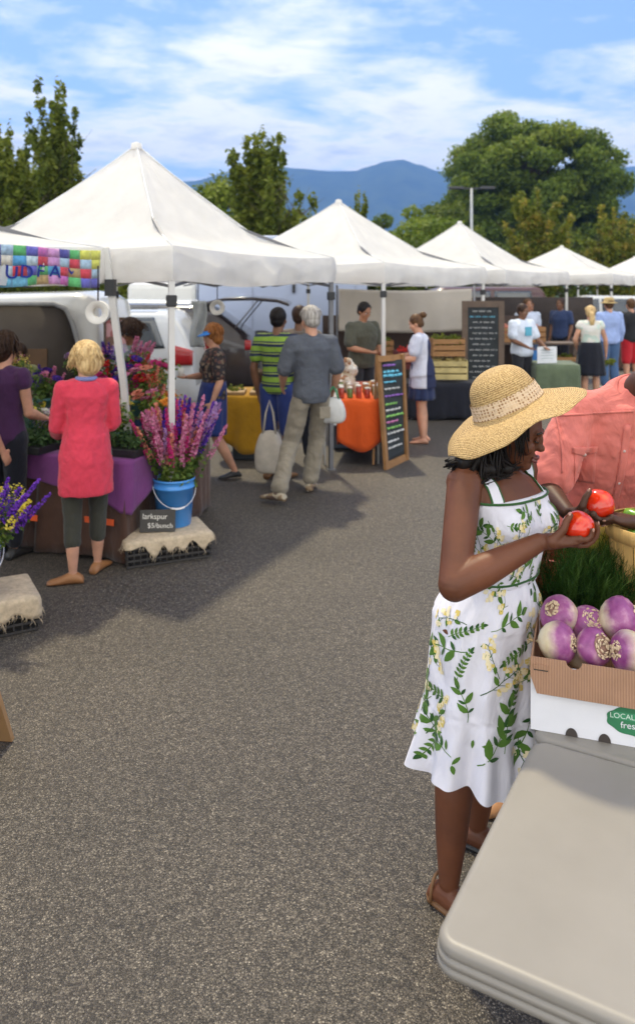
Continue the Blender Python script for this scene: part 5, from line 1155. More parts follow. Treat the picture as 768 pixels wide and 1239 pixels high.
# purple cloth draped over the corner, hanging to a point
t = None
def pc(u, v):
    s = (u-.5)*2; base = A + (sdv*1.1*s if s > 0 else ldv*-s*1.15)
    if v < .25: p = base + Vector((-.22,.30,0))*(1-v/.25); return Vector((p.x, p.y, .756+.004*math.sin(u*30)))
    q = (v-.25)/.75; drop = .30*(1-abs(s)**1.0*.35) + (.10 if abs(s) < .2 else 0)*(1-abs(s)/.2)
    outn = Vector((.25,-.95,0)) if s < 0 else Vector((.90,-.35,0)); outn = outn.normalized(); p = base + outn*(.066+.02*math.sin(u*34)*q+.01*q); return Vector((p.x, p.y, .756-drop*q*(1-.15*abs(s))))
o = MB().grid(pc, 60, 20).build('tablecloth', purplec, None, solid=.004); tag(o, 'purple cloth laid over the brown one at the corner of the flower table', 'tablecloth')
petal_cols = dict(pink=[(.60,.14,.30),(.72,.32,.46)], magenta=[(.50,.02,.14),(.62,.05,.24)], purple=[(.09,.02,.34),(.22,.06,.50)], violet=[(.04,.015,.22),(.10,.03,.36)], white=[(.70,.68,.60),(.78,.74,.66)], yellow=[(.65,.50,.05),(.75,.65,.15)], orange=[(.70,.22,.03),(.75,.35,.06)], red=[(.50,.02,.02),(.62,.05,.04)], coral=[(.68,.20,.14),(.74,.34,.24)], lilac=[(.42,.22,.48),(.55,.34,.58)])
PM = {k: leafmat('petal_'+k, v, .3, .7) for k, v in petal_cols.items()}
ST = leafmat('flower_stem', [(.05,.10,.02),(.10,.17,.035),(.20,.26,.05)], .3)
def petals(P, size, rng): 
    n_ = len(P); N = rng.normal(size=(n_,3)); N /= np.linalg.norm(N, axis=1)[:,None]; return leafarr(P, N, size, rng, .9)
STALK = {}
def stalk_mesh(kind, col, v):
    key = (kind, col, v)
    if key in STALK: return STALK[key]
    rng = np.random.default_rng(len(STALK)+50); H = 1.0; P = []; 
    if kind == 'spike':
        for i in range(150): z = .50+.50*rng.random(); r_ = .030*(1.15-(z-.5)*1.7); a = rng.random()*6.28; P.append((math.cos(a)*r_, math.sin(a)*r_, z))
        size = .030
    elif kind == 'tuft':
        for i in range(80): a = rng.random()*6.28; z = .55+.45*rng.random(); r_ = .10*rng.random(); P.append((math.cos(a)*r_, math.sin(a)*r_, z))
        size = .020
    else:
        for i in range(70): u = rng.normal(size=3); u /= np.linalg.norm(u); P.append(tuple(np.array([0,0,.93])+u*.05))
        size = .042
    V, F = petals(np.array(P), size, rng); nP = len(F)
    # stem as thin leaf slivers plus leaves
    Q = []; 
    for i in range(26): z = .05+.6*rng.random(); a = rng.random()*6.28; Q.append((math.cos(a)*.03, math.sin(a)*.03, z))
    V2, F2 = petals(np.array(Q), .055, rng); sv = np.array([(-.004,0,0),(.004,0,0),(.002,0,.97),(-.002,0,.97),(0,-.004,0),(0,.004,0),(0,.002,.97),(0,-.002,.97)]); sf = np.array([[0,1,2,3],[4,5,6,7]])
    VV = np.vstack([V, V2, sv]); FF = np.vstack([F, F2+len(V), sf+len(V)+len(V2)]); me = bpy.data.meshes.new('flower_stalk'); me.from_pydata(VV.tolist(), [], FF.tolist()); me.materials.append(PM[col]); me.materials.append(ST)
    me.polygons.foreach_set('material_index', [0]*nP+[1]*(len(F2)+2)); at = me.attributes.new('var', 'FLOAT', 'POINT'); at.data.foreach_set('value', np.repeat(rng.random(len(VV)//4), 4)); STALK[key] = me; return me
def bunch(name, label, loc, cols, n_, H, spread, seed, kind='spike', group=None, green=0):
    t = thing(name, label, 'flowers', loc, 0, group); rng = random.Random(seed)
    for i in range(n_):
        a = rng.uniform(0, 6.28); q = rng.random()**.6; c = rng.choice(cols); k_ = kind if not isinstance(kind, (list, tuple)) else rng.choice(kind)
        o = bpy.data.objects.new('flower_stalk', stalk_mesh(k_, c, rng.randrange(2))); COL.objects.link(o); o.parent = t
        h = H*rng.uniform(.72,1.05)*(1-.12*q); w_ = rng.uniform(.85,1.25)*(.62 if k_ == 'spike' else .8); o.scale = (w_, w_, h); tl_ = q*spread
        o.rotation_euler = Euler((tl_*math.sin(a)*-1, tl_*math.cos(a), rng.uniform(0,6))); o.location = (math.cos(a)*q*.06, math.sin(a)*q*.06, 0)
    if green:
        r2 = np.random.default_rng(seed); cen = [(rng.uniform(-.10,.10), rng.uniform(-.10,.10), H*rng.uniform(.15,.6)) for _ in range(8)]; foliage('foliage', cen, [.07*green]*8, 260, .045, ST, t, r2, .2)
    return t
def bucket(label, loc, r, h, m, handle=True, group=None, ha=0):
    t = thing('bucket', label, 'bucket', loc, ha, group); w_ = .003
    MB().lathe((0,0,0), [(r*.80,0),(r*.83,.004),(r*.985,h*.80),(r*1.03,h*.80),(r*1.03,h*.84),(r,h*.845),(r,h*.95),(r*1.03,h*.955),(r*1.04,h),(r*.99,h),(r*.97,h*.9),(r*.78,.02),(.001,.02)], 40, True).build('pail', m, t)
    MB().lathe((0,0,0), [(r*.95,h*.72),(.001,h*.72)], 30, False).build('water', mat('water_dark', (.02,.03,.03), rough=.05), t)
    if handle:
        mb = MB(); mb.tube([Vector((r*1.06*math.cos(a), -r*1.07*math.sin(a)*.98 - .004, h*.86-h*.42*math.sin(a))) for a in [PI*q/20 for q in range(21)]], .0035, 6); hd = mb.build('handle', mat('wire_white', (.6,.6,.62), rough=.4), t)
        mb = MB(); mb.tube([Vector((r*1.06*math.cos(a), -r*1.07*math.sin(a)-.004, h*.86-h*.42*math.sin(a))) for a in [PI*(.40+.2*q/6) for q in range(7)]], .008, 8); mb.build('grip', mat('grip_white', (.7,.7,.7), rough=.5), hd)
    return t
# wire crate, burlap, blue bucket of larkspur
wire = mat('crate_black', (.035,.032,.03), rough=.6); burlap = mat('burlap', (.50,.40,.28), rough=.95, var=.22, vs=30, bs=.9, bscale=180, bd=.004)
def crate(label, c, lx, ly, h, rz, slats=5):
    t = thing('plastic_crate', label, 'crate', (c[0],c[1],0), rz)
    for (y, L_, ax) in ((-ly/2, lx, 0),(ly/2, lx, 0),(-lx/2, ly, 1),(lx/2, ly, 1)):
        mb = MB()
        for i in range(slats): z = .012+(h-.024)*i/(slats-1); mb.box((0,y,z) if not ax else (y,0,z), (L_+.008,.008,.014) if not ax else (.008,L_-.002,.0136))
        k_ = int(L_/.045)
        for i in range(k_+1): x = -L_/2+L_*i/k_; mb.box((x,y,h/2) if not ax else (y,x,h/2), (.007,.0076,h-.02) if not ax else (.0074,.007,h-.02))
        mb.build('side_panel', wire, t)
    MB().box((0,0,.012),(lx-.03,ly-.03,.006)).build('crate_floor', wire, t); MB().box((0,0,h*.5),(lx-.06,ly-.06,h*.9)).build('liner', mat('liner_dark', (.02,.018,.016), rough=.95), t)
    return t
def sack(label, c, lx, ly, z, rz, hang, seed, fr=60, hangf=None):
    """a burlap sheet thrown over a crate, its cut edge frayed"""
    t = thing('burlap_cover', label, 'burlap', (c[0],c[1],0), rz); mb = MB(); N = 96; rings = []
    per = []
    for j in range(N):
        a = 2*PI*j/N; ca, sa = math.cos(a), math.sin(a); s_ = 1/max(abs(ca)/(lx/2+.012), abs(sa)/(ly/2+.012)); per.append(Vector((ca*s_*.985, sa*s_*.985, 0)))
    nz = lambda a, b_: mnoise.noise(Vector((math.cos(a)*2+seed, math.sin(a)*2, b_)))
    for q in (0.01,.3,.6,.85,1.0): rings.append([Vector((p.x*q, p.y*q, z+.012+.012*nz(2*PI*j/N, q*3)*q - .012*q**6)) for j, p in enumerate(per)])
    hg = [max(.02, (hang + .04*nz(2*PI*j/N, 5)+.02*math.sin(j*.9)) * (hangf(2*PI*j/N) if hangf else 1)) for j in range(N)]
    for i in range(1, 6):
        v = i/5; rings.append([Vector((p.x, p.y, 0))*(1+.02+.03*v+.03*nz(2*PI*j/N, 9)*v) + Vector((0,0,z-.002-hg[j]*v)) for j, p in enumerate(per)])
    mb.rings(rings, cap=False); sheet = mb.build('sheet', burlap, t, solid=.005)
    mb = MB(); rng = random.Random(seed); last = rings[-1]
    for q in range(fr*3):
        p = last[rng.randrange(N)]; e = p + Vector((rng.uniform(-.02,.02), rng.uniform(-.02,.02), -rng.uniform(.01,.05))); o_ = Vector((p.x,p.y,0)).normalized()*.012; mb.tube([p+Vector((0,0,.01)), p.lerp(e,.5)+o_, Vector((e.x,e.y,max(.004,e.z)))+o_*.5], [.0012,.0012,.0006], 4)
    mb.build('frayed_edge', mat('burlap_thread', (.50,.40,.28), rough=.95), sheet); return t
cr_c = (-1.165,5.97); crz = R(24)
crate('black mesh crate under the burlap beside the flower table', cr_c, .62, .40, .19, crz)
sack('burlap sheet draped over the mesh crate under the blue bucket', cr_c, .62, .40, .19, crz, .045, 3, hangf=lambda a: 1.6 if 4 < a < 5.6 else .9)
bk_l = G(207, 640, .205) + Vector((.0,.13,.0)); bk_l.z = .206
bluep = mat('bucket_blue', (.04,.26,.66), rough=.35, var=.06, coat=.2); lilp = mat('bucket_lilac', (.42,.48,.72), rough=.4, var=.05)
bucket('bright blue pail with wire handle on the burlap covered crate', bk_l, .155, .36, bluep, ha=R(20))
bunch('larkspur_bunch', 'tall pink, magenta and purple larkspur standing in the blue pail', bk_l+Vector((0,0,.24)), ['pink','magenta','magenta','purple','violet','pink','coral','lilac','magenta','coral','pink'], 84, .74, .52, 4, green=1.3)
bunch('larkspur_bunch', 'pale pink and lilac larkspur leaning out at the right of the blue pail', bk_l+Vector((.07,0,.26)), ['pink','lilac','coral','purple'], 16, .80, .22, 5).rotation_euler = (0, R(17), 0)
t = thing('price_sign', 'small slate sign chalked larkspur $5/bunch against the blue pail', 'sign', G(194, 650, .20)+Vector((0,0,0)), R(6)); t.rotation_euler.x = R(-12); t.location = (bk_l.x-.085, bk_l.y-.215, .208)
slate = mat('slate', (.055,.052,.048), rough=.8, var=.15, vs=14); chalk = mat('chalk', (.70,.68,.62), rough=.95)
MB().box((0,0,.082),(.262,.010,.160)).build('board', slate, t, bevel=.003)
inv_ = None
for s_, sz, x, z in (('larkspur', .056, -.02, .112), ('$5/bunch', .050, .020, .045)):
    textmesh(s_, sz, Matrix.Translation((x,-.0058,z)) @ Matrix.Rotation(R(90), 4, 'X') @ Matrix.Rotation(R(-2), 4, 'Z') @ Matrix.Shear('XZ', 4, (0,0)), chalk, 'lettering', t, .0004)
# second crate at left edge
c2 = (-2.02,4.70); 
crate('black crate under burlap at the left edge of the picture', c2, .60, .42, .20, R(30))
sack('burlap sheet with a long frayed edge over the crate at the left edge', c2, .60, .42, .20, R(30), .10, 6, 110)
bl2 = Vector((-2.01,4.62,.214))
bucket('pale lilac pail on burlap at the left edge of the picture', bl2, .145, .36, lilp, ha=R(40))
bunch('flower_bunch', 'yellow green and purple flowers spilling from the lilac pail at the left edge', bl2+Vector((0,0,.22)), ['yellow','violet','purple','yellow','violet'], 40, .50, .85, 8, ['spike','tuft','tuft'], green=1.8)
b2 = bunch('larkspur_bunch', 'deep purple larkspur spikes leaning right from the lilac pail', bl2+Vector((.06,0,.28)), ['purple','violet'], 9, .55, .25, 9); b2.rotation_euler = (0, R(34), 0)
# goods on the table: pots and bunches, back to front
pot_g = mat('pot_green', (.03,.09,.05), rough=.6); pot_b = mat('pot_black', (.02,.02,.022), rough=.6); pot_t = mat('pot_teal', (.05,.16,.16), rough=.5); 
def pot(label, p, r, h, m, cols, n_, H, spread, seed, kind=('ball','spike','tuft'), green=1.6, group='potted and bucketed flowers on the stall'):
    t = bunch('potted_flowers', label, p, cols, n_, H, spread, seed, list(kind), group, green)
    for ch in t.children: ch.location.z += h*.6
    t['category'] = 'potted flowers'
    MB().lathe((0,0,0), [(r*.75,0),(r*.98,h*.82),(r*1.06,h*.83),(r*1.06,h),(r*.95,h),(r*.9,h*.8),(.001,h*.8)], 24).build('pot', m, t); return t
ZT = .762
# riser shelves behind
t = thing('plant_shelf', 'dark stepped plant shelf at the back of the flower stall', 'shelf', (-2.48,7.15,0)); sm = mat('shelf_wood', (.08,.055,.035), rough=.8, var=.3)
for y, z in ((0,.86),(.32,1.02)): MB().box((0,y,z),(2.2,.28,.025)).build('shelf_board', sm, t)
for x in (-1.05,0,1.05):
    for y in (-.1,.42): MB().box((x,y,.5),(.04,.04,1.0)).build('leg', sm, t)
fl_spots = [  # x, y, z, colours, n, H, what
 (-3.05,7.12,.875,['yellow','white'],14,.36,'yellow and white blooms on the shelf beside the seated vendor'),
 (-2.80,7.20,.875,['pink','yellow'],12,.34,'lime leaves with pink bloom behind the woman in coral\'s left shoulder'),
 (-2.50,7.15,.875,['violet','pink'],12,.38,'mixed violet and pink blooms left of the blond head'),
 (-1.98,7.15,.875,['magenta','red'],16,.42,'dark red blooms just right of the blond head'),
 (-1.72,7.20,.875,['violet','magenta'],14,.40,'blue violet and magenta blooms at the leaning tent leg'),
 (-1.60,7.08,.875,['magenta','pink'],12,.34,'magenta blooms left of the straight tent leg'),
 (-1.46,7.02,.875,['coral','red'],10,.42,'coral spikes behind the straight tent leg'),
 (-2.2,7.48,1.035,['lilac','pink'],14,.36,'lilac and pink blooms on the top shelf, centre'),
 (-1.75,7.48,1.035,['red','violet'],14,.34,'dark red leaves and violet blooms on the top shelf before the curly haired vendor'),
 (-1.52,7.44,1.035,['coral','magenta'],10,.26,'brown and magenta blooms on the top shelf before the white car'),
 (-2.9,7.48,1.035,['pink','yellow'],10,.30,'pale pink blooms at the left end of the top shelf'),
 (-1.55,6.15,ZT,['white','yellow'],14,.34,'white lily like blooms on the table corner near the leaning leg'),
 (-1.25,6.45,ZT,['yellow','orange'],16,.34,'orange and yellow bunch at the table edge behind the larkspur'),
 (-1.42,6.85,ZT,['coral','pink'],14,.36,'coral and pink bunch on the table behind the orange one'),
 (-1.85,6.55,ZT,['magenta','violet'],12,.30,'dark magenta bunch in the middle of the table'),
 (-2.05,6.25,ZT,['white','lilac'],8,.26,'small pale bunch hidden partly by the woman in coral'),
 (-1.36,6.95,ZT,['red','coral'],10,.30,'red bunch at the far end of the aisle table'),
 (-2.35,6.45,ZT,['yellow','white'],10,.28,'yellow green bunch between the two shoppers'),
 (-2.75,6.60,ZT,['violet','pink'],10,.30,'violet bunch behind the woman in purple'),
 (-3.05,6.80,ZT,['magenta','white'],10,.30,'magenta bunch at the left end of the table')]
for i, (x, y, z, cols, n_, H, what) in enumerate(fl_spots):
    pot('potted %s' % what, (x,y,z), .085, .15, (pot_g, pot_b, pot_t)[i % 3], cols, n_, H, .55, 60+i, green=1.7)
# dark leafy trays
for i, (x, y, z, lab) in enumerate(((-1.50,6.02,ZT,'tray of dark green seedlings on the table corner by the purple cloth'),(-2.25,6.12,ZT,'tray of leafy green seedlings in front of the shopper in coral'),(-1.72,6.30,ZT,'wire tray of dark foliage behind the purple cloth'))):
    t = thing('seedling_tray', lab, 'seedlings', (x,y,z), R(-20)); MB().box((0,0,.03),(.40,.26,.06), taper=1.1).build('tray', pot_b, t, bevel=.005)
    foliage('leaves', [(rx*.09,ry*.08,.11) for rx in (-2,-1,0,1,2) for ry in (-1,0,1)], [.065]*15, 900, .04, leafmat('leaf_seedling', [(.02,.05,.015),(.05,.10,.03),(.08,.14,.05)], .3), t, np.random.default_rng(90+i), .2)
t = thing('green_crate', 'dark green plastic crate of plants between the two shoppers', 'crate', (-2.50,6.55,ZT), R(-18))
for z in (.03,.09,.15,.21): MB().box((0,-.17,z),(.5,.012,.035)).build('slat', pot_g, t)
MB().box((0,.0,.11),(.48,.3,.2)).build('bin', pot_g, t)
# ------------------------------------------------------------------ flower stall people
p = Person('woman with wavy blond bob in long coral cardigan and dark cropped trousers', (-1.62,5.50), (-.42,.9), 1.63, SK_L, .86, True, pose=dict(elbr=(.20,.02,1.11), wrir=(.14,.24,1.05), elbl=(-.20,.05,1.11), wril=(-.16,.28,1.02), ankr=(.10,.10,.085), ankl=(-.10,-.07,.085), kner=(.10,.08,.49)))
p.toe = {'r': (.6,.8), 'l': (-1,.25)}; p.hf = Vector((-.35,1,-.25)).normalized(); p.body(.009)
cor = cloth('knit_coral', (.60,.045,.08), fold=.6, var=.08, vs=20)
def card(mb):
    p.torso(mb, .022, 1)
    for n_ in 'rl': p.arm(mb, n_, .018, 1.82, 1.5)
    c = p.J['pel']; mb.rings([[Vector((c.x + w_*math.cos(a), c.y + d_*math.sin(a), z)) for a in [2*PI*q/40 for q in range(40)]] for z, w_, d_ in ((.60,.188,.155),(.63,.190,.158),(.75,.186,.158),(.88,.178,.152),(1.0,.158,.135),(1.08,.14,.11))])
p.wear('cardigan', cor, card, .009, .022, .09); p.pants('trousers', cloth('cloth_dark_green_grey', (.045,.045,.035), fold=.5), .016, 1.52, 1.3, voxel=.010, disp=.014); p.shoes('shoe', shoe_tn, .006)
p.hair(H_BLOND, .085, 1.20, 330, 2, .75, .007, r=.0075); MB().tube([p.J['nb']+Vector((.062*math.cos(a), .055*math.sin(a), .018)) for a in [2*PI*q/20 for q in range(21)]], .016, 8, False).build('collar', cloth('collar_blue', (.18,.20,.42)), p.t)
p = Person('woman in dark purple sleeveless top and black trousers seen from behind', (-2.37,5.95), (.25,1), 1.68, SK_L, .92, True, pose=dict(elbr=(.20,.02,1.10), wrir=(.20,.22,1.03), elbl=(-.24,.02,1.10), wril=(-.2,.25,1.05)))
p.hf = Vector((.25,1,-.2)).normalized(); p.body(.009); p.shirt('top', cloth('cloth_plum', (.055,.018,.065), fold=.4), .018, 0, .18, voxel=.010, disp=.012); p.pants('trousers', cloth('cloth_black', (.012,.013,.02), fold=.5), .018, 1.9, 1.5, voxel=.010, disp=.014); p.shoes('shoe', shoe_bk)
p.hair(H_DKB, .10, 1.12, 120, 4, 1.2, .006, r=.009)
p = Person('shopper at the left edge with bare arm beside the woman in purple', (-2.46,5.30), (.1,1), 1.66, SK_L, 1.1, True, pose=dict(elbr=(.25,.02,1.12), wrir=(.28,.16,.92)))
p.body(.011); p.shirt('top', cloth('cloth_tan', (.35,.24,.10), fold=.4), .018, 0, .3, voxel=.011); p.pants('trousers', cloth('cloth_black', (.012,.013,.02)), .018, 1.9, 1.4, voxel=.011); p.shoes('shoe', shoe_bk); p.hair(H_BROWN, .12, 1.1, 60, 4)
p = Person('dark haired vendor in green top seated low behind the flowers at left', (-3.05,8.0), (.25,-1), 1.45, SK_M, 1.0, True)
p.hf = Vector((-.2,1,-.3)).normalized(); p.body(.011); p.shirt('top', cloth('cloth_sage', (.20,.22,.10)), .016, 0, .6, voxel=.011); p.pants('trousers', cloth('cloth_black', (.012,.013,.02)), voxel=.012); p.shoes('shoe', shoe_bk); p.hair(H_DKB, .08, 1.12, 90, 5)
vend = Person('curly dark haired vendor wearing sunglasses, arranging bouquets by the white car', (-1.98,8.35), (-.35,-1), 1.66, SK_M, 1.0, True, pose=dict(elbr=(.23,.12,1.12), wrir=(.08,.30,1.14), elbl=(-.23,.12,1.12), wril=(-.05,.30,1.10)))
p = vend; p.hf = Vector((.1,1,-.35)).normalized(); p.body(.010); p.shirt('top', cells('cloth_lilac_print', [(.30,.22,.42),(.15,.20,.18),(.40,.35,.42)], 30), .016, 0, .6, voxel=.011); p.pants('trousers', cloth('cloth_navy', (.02,.03,.08)), voxel=.012); p.shoes('shoe', shoe_bk)
p.hair(H_DKB, .07, 1.30, 150, 6, 1.9, .018, r=.011)
M = p.hm(); mb = MB(); [mb.ell(p.J['hd'] + M @ Vector((q*.032,.090,.012)), (.026,.006,.019), M, 12, 8) for q in (1,-1)]; mb.tube([p.J['hd'] + M @ Vector((x,y,.016)) for x, y in ((-.078,0),(-.07,.06),(-.03,.095),(.03,.095),(.07,.06),(.078,0))], .003, 6); mb.build('sunglasses', eyed, p.t)
b_ = bunch('bouquet', 'pink and purple wrapped bouquet in the curly haired vendor\'s hands', (-1.88,8.03,1.18), ['pink','pink','purple'], 12, .38, .25, 31); b_.rotation_euler = (0, R(25), 0)
b_ = bunch('bouquet', 'purple and pink bouquet held left of the first by the curly haired vendor', (-2.12,8.03,1.15), ['purple','pink','violet'], 12, .34, .3, 32); b_.rotation_euler = (0, R(-14), 0)
# auburn woman with blue visor
p = Person('auburn haired woman in blue visor, dark print blouse and navy skirt', (-1.10,8.35), (-.97,-.25), 1.62, SK_L, 1.0, True, pose=dict(elbr=(.22,.10,1.12), wrir=(.12,.28,1.12), elbl=(-.22,-.04,1.10), wril=(-.26,.05,.88), ankr=(.09,.14,.085), ankl=(-.09,-.22,.10), kner=(.09,.12,.5), knel=(-.09,-.02,.47)))
p.hf = Vector((.05,1,-.25)).normalized(); p.body(.010); p.shirt('blouse', cells('cloth_dark_floral', [(.02,.018,.02),(.03,.02,.02),(.12,.05,.04),(.02,.02,.03),(.20,.14,.10),(.03,.02,.02)], 38), .022, 0, .75, voxel=.011, disp=.012)
p.skirt('skirt', cloth('cloth_navy_skirt', (.018,.035,.16), fold=.5), .50, .23, .165); p.shoes('sandal', shoe_bk, .004); p.hair(H_RED, .05, 1.14, 130, 7, 1.2, .004, r=.010)
M = p.hm(); mb = MB(); mb.rings([[p.J['hd'] + M @ Vector((r_*math.sin(a), -.01+r_*math.cos(a)*1.1, z)) for a in [R(-75)+R(150)*q/20 for q in range(21)]] for r_, z in ((.086,.065),(.088,.045),(.118,.040),(.150,.028))], cap=False, closed=False); mb.build('visor', cloth('visor_blue', (.02,.20,.62), fold=.05), p.t, solid=.004)
cup = thing('drink_cup', 'clear cup of yellow drink in the hand of the woman in the blue visor', 'cup', mw(p.t) @ (p.J['wrir']+Vector((0,.07,.0)))); MB().lathe((0,0,0), [(.026,0),(.036,.10),(.034,.10),(.024,.005),(.001,.005)], 16).build('cup_wall', mat('cup_clear', (.7,.7,.65), rough=.2), cup); MB().lathe((0,0,.01), [(.024,0),(.032,.075),(.001,.075)], 16).build('drink', mat('juice', (.75,.50,.05), rough=.2), cup)
# ------------------------------------------------------------------ yellow table, bin, shoppers in the aisle
yt = [Vector((-1.12,9.15,0)), Vector((-.56,9.15,0)), Vector((-.50,10.0,0)), Vector((-1.06,10.0,0))]
table('stall_table', 'small table under the mustard cloth behind the striped shirt shopper', yt, .745, tt_m); drape('tablecloth', 'mustard yellow cloth with uneven hem on the small table', yt, .747, .46, mustard, seed=3, amp=.03, freq=7, hem=lambda i, u: 1+.45*math.sin(u*PI)*(i == 0))
t = thing('storage_bin', 'dark grey storage bin under the mustard clothed table', 'bin', (-.80,9.35,0)); MB().box((0,0,.17),(.38,.32,.34), taper=1.06).build('bin', mat('bin_dark', (.025,.03,.035), rough=.6), t, bevel=.02); MB().box((0,0,.345),(.42,.36,.03)).build('lid', mat('bin_dark', (.025,.03,.035)), t, bevel=.01)
for x, lab in ((-.98,'flat wooden tray at the left of the mustard clothed table'),(-.68,'flat wooden tray at the right of the mustard clothed table')):
    t = thing('tray', lab, 'tray', (x,9.4,.755)); MB().box((0,0,.02),(.24,.34,.035)).build('tray_box', mat('wood_tray', (.32,.20,.09), rough=.7), t, bevel=.006)
    foliage('produce', [(-.05,0,.05),(.05,.05,.05),(0,-.08,.05)], [.05]*3, 160, .035, LM2, t, np.random.default_rng(3), .3)
t = thing('dark_basket', 'round dark basket standing beside the trays on the mustard clothed table', 'basket', (-.62,9.75,.755)); MB().lathe((0,0,0), [(.10,0),(.17,.14),(.19,.24),(.175,.24),(.15,.12),(.001,.10)], 28).build('weave', mat('wicker_dark', (.06,.035,.02), rough=.9, bs=.8, bscale=60, bd=.01), t)
# grey haired man
p = Person('grey haired man in blue grey shirt and loose khaki trousers striding left, seen from behind', (-.06,7.62), (-.35,.94), 1.83, SK_L, .92, False, pose=dict(ankr=(.05,.17,.10), kner=(.12,.17,.50), ankl=(-.36,-.16,.125), knel=(-.16,.10,.48), elbr=(.24,-.04,1.12), wrir=(.26,.12,.93), elbl=(-.25,.04,1.12), wril=(-.2,.22,.98)))
p.toe = {'r': (.5,1), 'l': (-.7,.8)}; p.hf = Vector((-.1,1,-.25)).normalized(); p.body(.010)
m, n, b = nt('shirt_blue_grey'); t_ = n.nodes.new('ShaderNodeTexCoord'); s = n.nodes.new('ShaderNodeSeparateXYZ'); lk(n, t_.outputs['Object'], s.inputs[0]); nz = node(n, 'ShaderNodeTexNoise', Scale=8.0); lk(n, t_.outputs['Object'], nz.inputs['Vector'])
rr = ramp(n, [(.3, (.065,.072,.09)), (.7, (.085,.095,.115))]); lk(n, nz.outputs['Fac'], rr.inputs[0]); lk(n, rr.outputs[0], b.inputs['Base Color']); b.inputs['Roughness'].default_value = .9; w2 = node(n, 'ShaderNodeTexNoise', Scale=7.0, Distortion=1.0); bump(n, b, w2.outputs['Fac'], .5, .03)
p.shirt('shirt', m, .024, 0, .85, 1.6, voxel=.010, disp=.022, dscale=.12)
def wide(mb):
    p.torso(mb, .008, 0, 4)
    for n_ in 'rl': a, e, w_ = p.J['hip'+n_], p.J['kne'+n_], p.J['ank'+n_]; cyl(mb, a, e, .098, .084); cyl(mb, e, e.lerp(w_, .93), .084, .078)
p.wear('trousers', cloth('khaki', (.23,.20,.155), fold=.6, var=.08), wide, .010, .03, .11); p.shoes('shoe', cells('shoe_trainer', [(.22,.15,.09),(.10,.06,.04),(.35,.30,.22)], 25), .008); p.hair(H_GREY, 0, 1.07, 60, 8, .6, .003, r=.006)
MB().box(p.J['pel']+Vector((.085,-.150,-.17)), (.11,.012,.11)).build('back_pocket', cloth('khaki', (.23,.20,.155)), p.t, bevel=.004)
bagm = mat('bag_canvas', (.46,.41,.35), rough=.9, var=.15, vs=10, bs=.4, bscale=200, bd=.003)
def bag(name, label, P, w_, h, d_, m, strap=.25, rz=0, taper=1.0, cat='bag', sm=None):
    t = thing(name, label, cat, P, rz); mb = MB(); rings = []
    for z, q in ((0,.70),(.02*1,.92),(h*.25,1.06),(h*.55,1.0),(h*.8,.8),(h,.55)):
        rings.append([Vector((w_/2*q*math.copysign(abs(math.cos(a))**.7, math.cos(a))*(1+.04*math.sin(a*5+z*20)), d_/2*q*math.copysign(abs(math.sin(a))**.7, math.sin(a))*(1+.05*math.sin(a*7+z*9)), z)) for a in [2*PI*k/40 for k in range(40)]])
    mb.rings(rings); mb.build('sack', m, t, sub=1)
    for s_ in (-1,1): MB().tube([Vector((-w_*.22, s_*d_*.2, h*.9)), Vector((-w_*.12, s_*d_*.12, h+strap*.6)), Vector((0, 0, h+strap)), Vector((w_*.12, s_*d_*.12, h+strap*.6)), Vector((w_*.22, s_*d_*.2, h*.9))], .010, 6).build('strap', sm or m, t)
    return t
bag('tote_bag', 'heavy off white canvas tote hanging from the striped shirt shopper\'s hand', D(326,572,8.05), .30, .44, .2, bagm, .30)
bag('carrier_bag', 'small white carrier bag with green handles on the grey haired man\'s right arm', D(403,512,7.72), .24, .26, .14, mat('bag_plastic', (.62,.62,.60), rough=.4, var=.1, vs=12, lucent=.2), .10, sm=mat('strap_green', (.03,.22,.10), rough=.6))
p = Person('short haired man in green and navy striped shirt and dark blue shorts carrying a tote', (-.42,8.35), (.30,.95), 1.80, SK_M, .9, False, pose=dict(elbl=(-.25,-.03,1.10), wril=(-.22,.02,.84)))
p.body(.010); p.shirt('striped_shirt', stripes('stripe_green_navy', [(0,(.22,.36,.05)),(.5,(.015,.025,.06)),(.78,(.34,.42,.10)),(.86,(.015,.025,.06))], .105), .024, 0, .6, 1.3, voxel=.010, disp=.014); p.pants('shorts', cloth('cloth_blue_short', (.025,.045,.18)), .025, 1.0, 1.3, voxel=.011); p.shoes('shoe', shoe_br); p.hair(H_BLACK, 0, 1.03, 0, 1)
p = Person('man almost hidden behind the grey haired man, only his head showing', (-.21,9.1), (.1,1), 1.80, SK_M, 1.0, False)
p.body(.012); p.shirt('shirt', cloth('cloth_taupe', (.15,.12,.10)), .02, 0, .6, voxel=.012); p.pants('trousers', cloth('cloth_black', (.012,.013,.02)), voxel=.012); p.shoes('shoe', shoe_bk); p.hair(H_DKB, 0, 1.05, 0, 1)
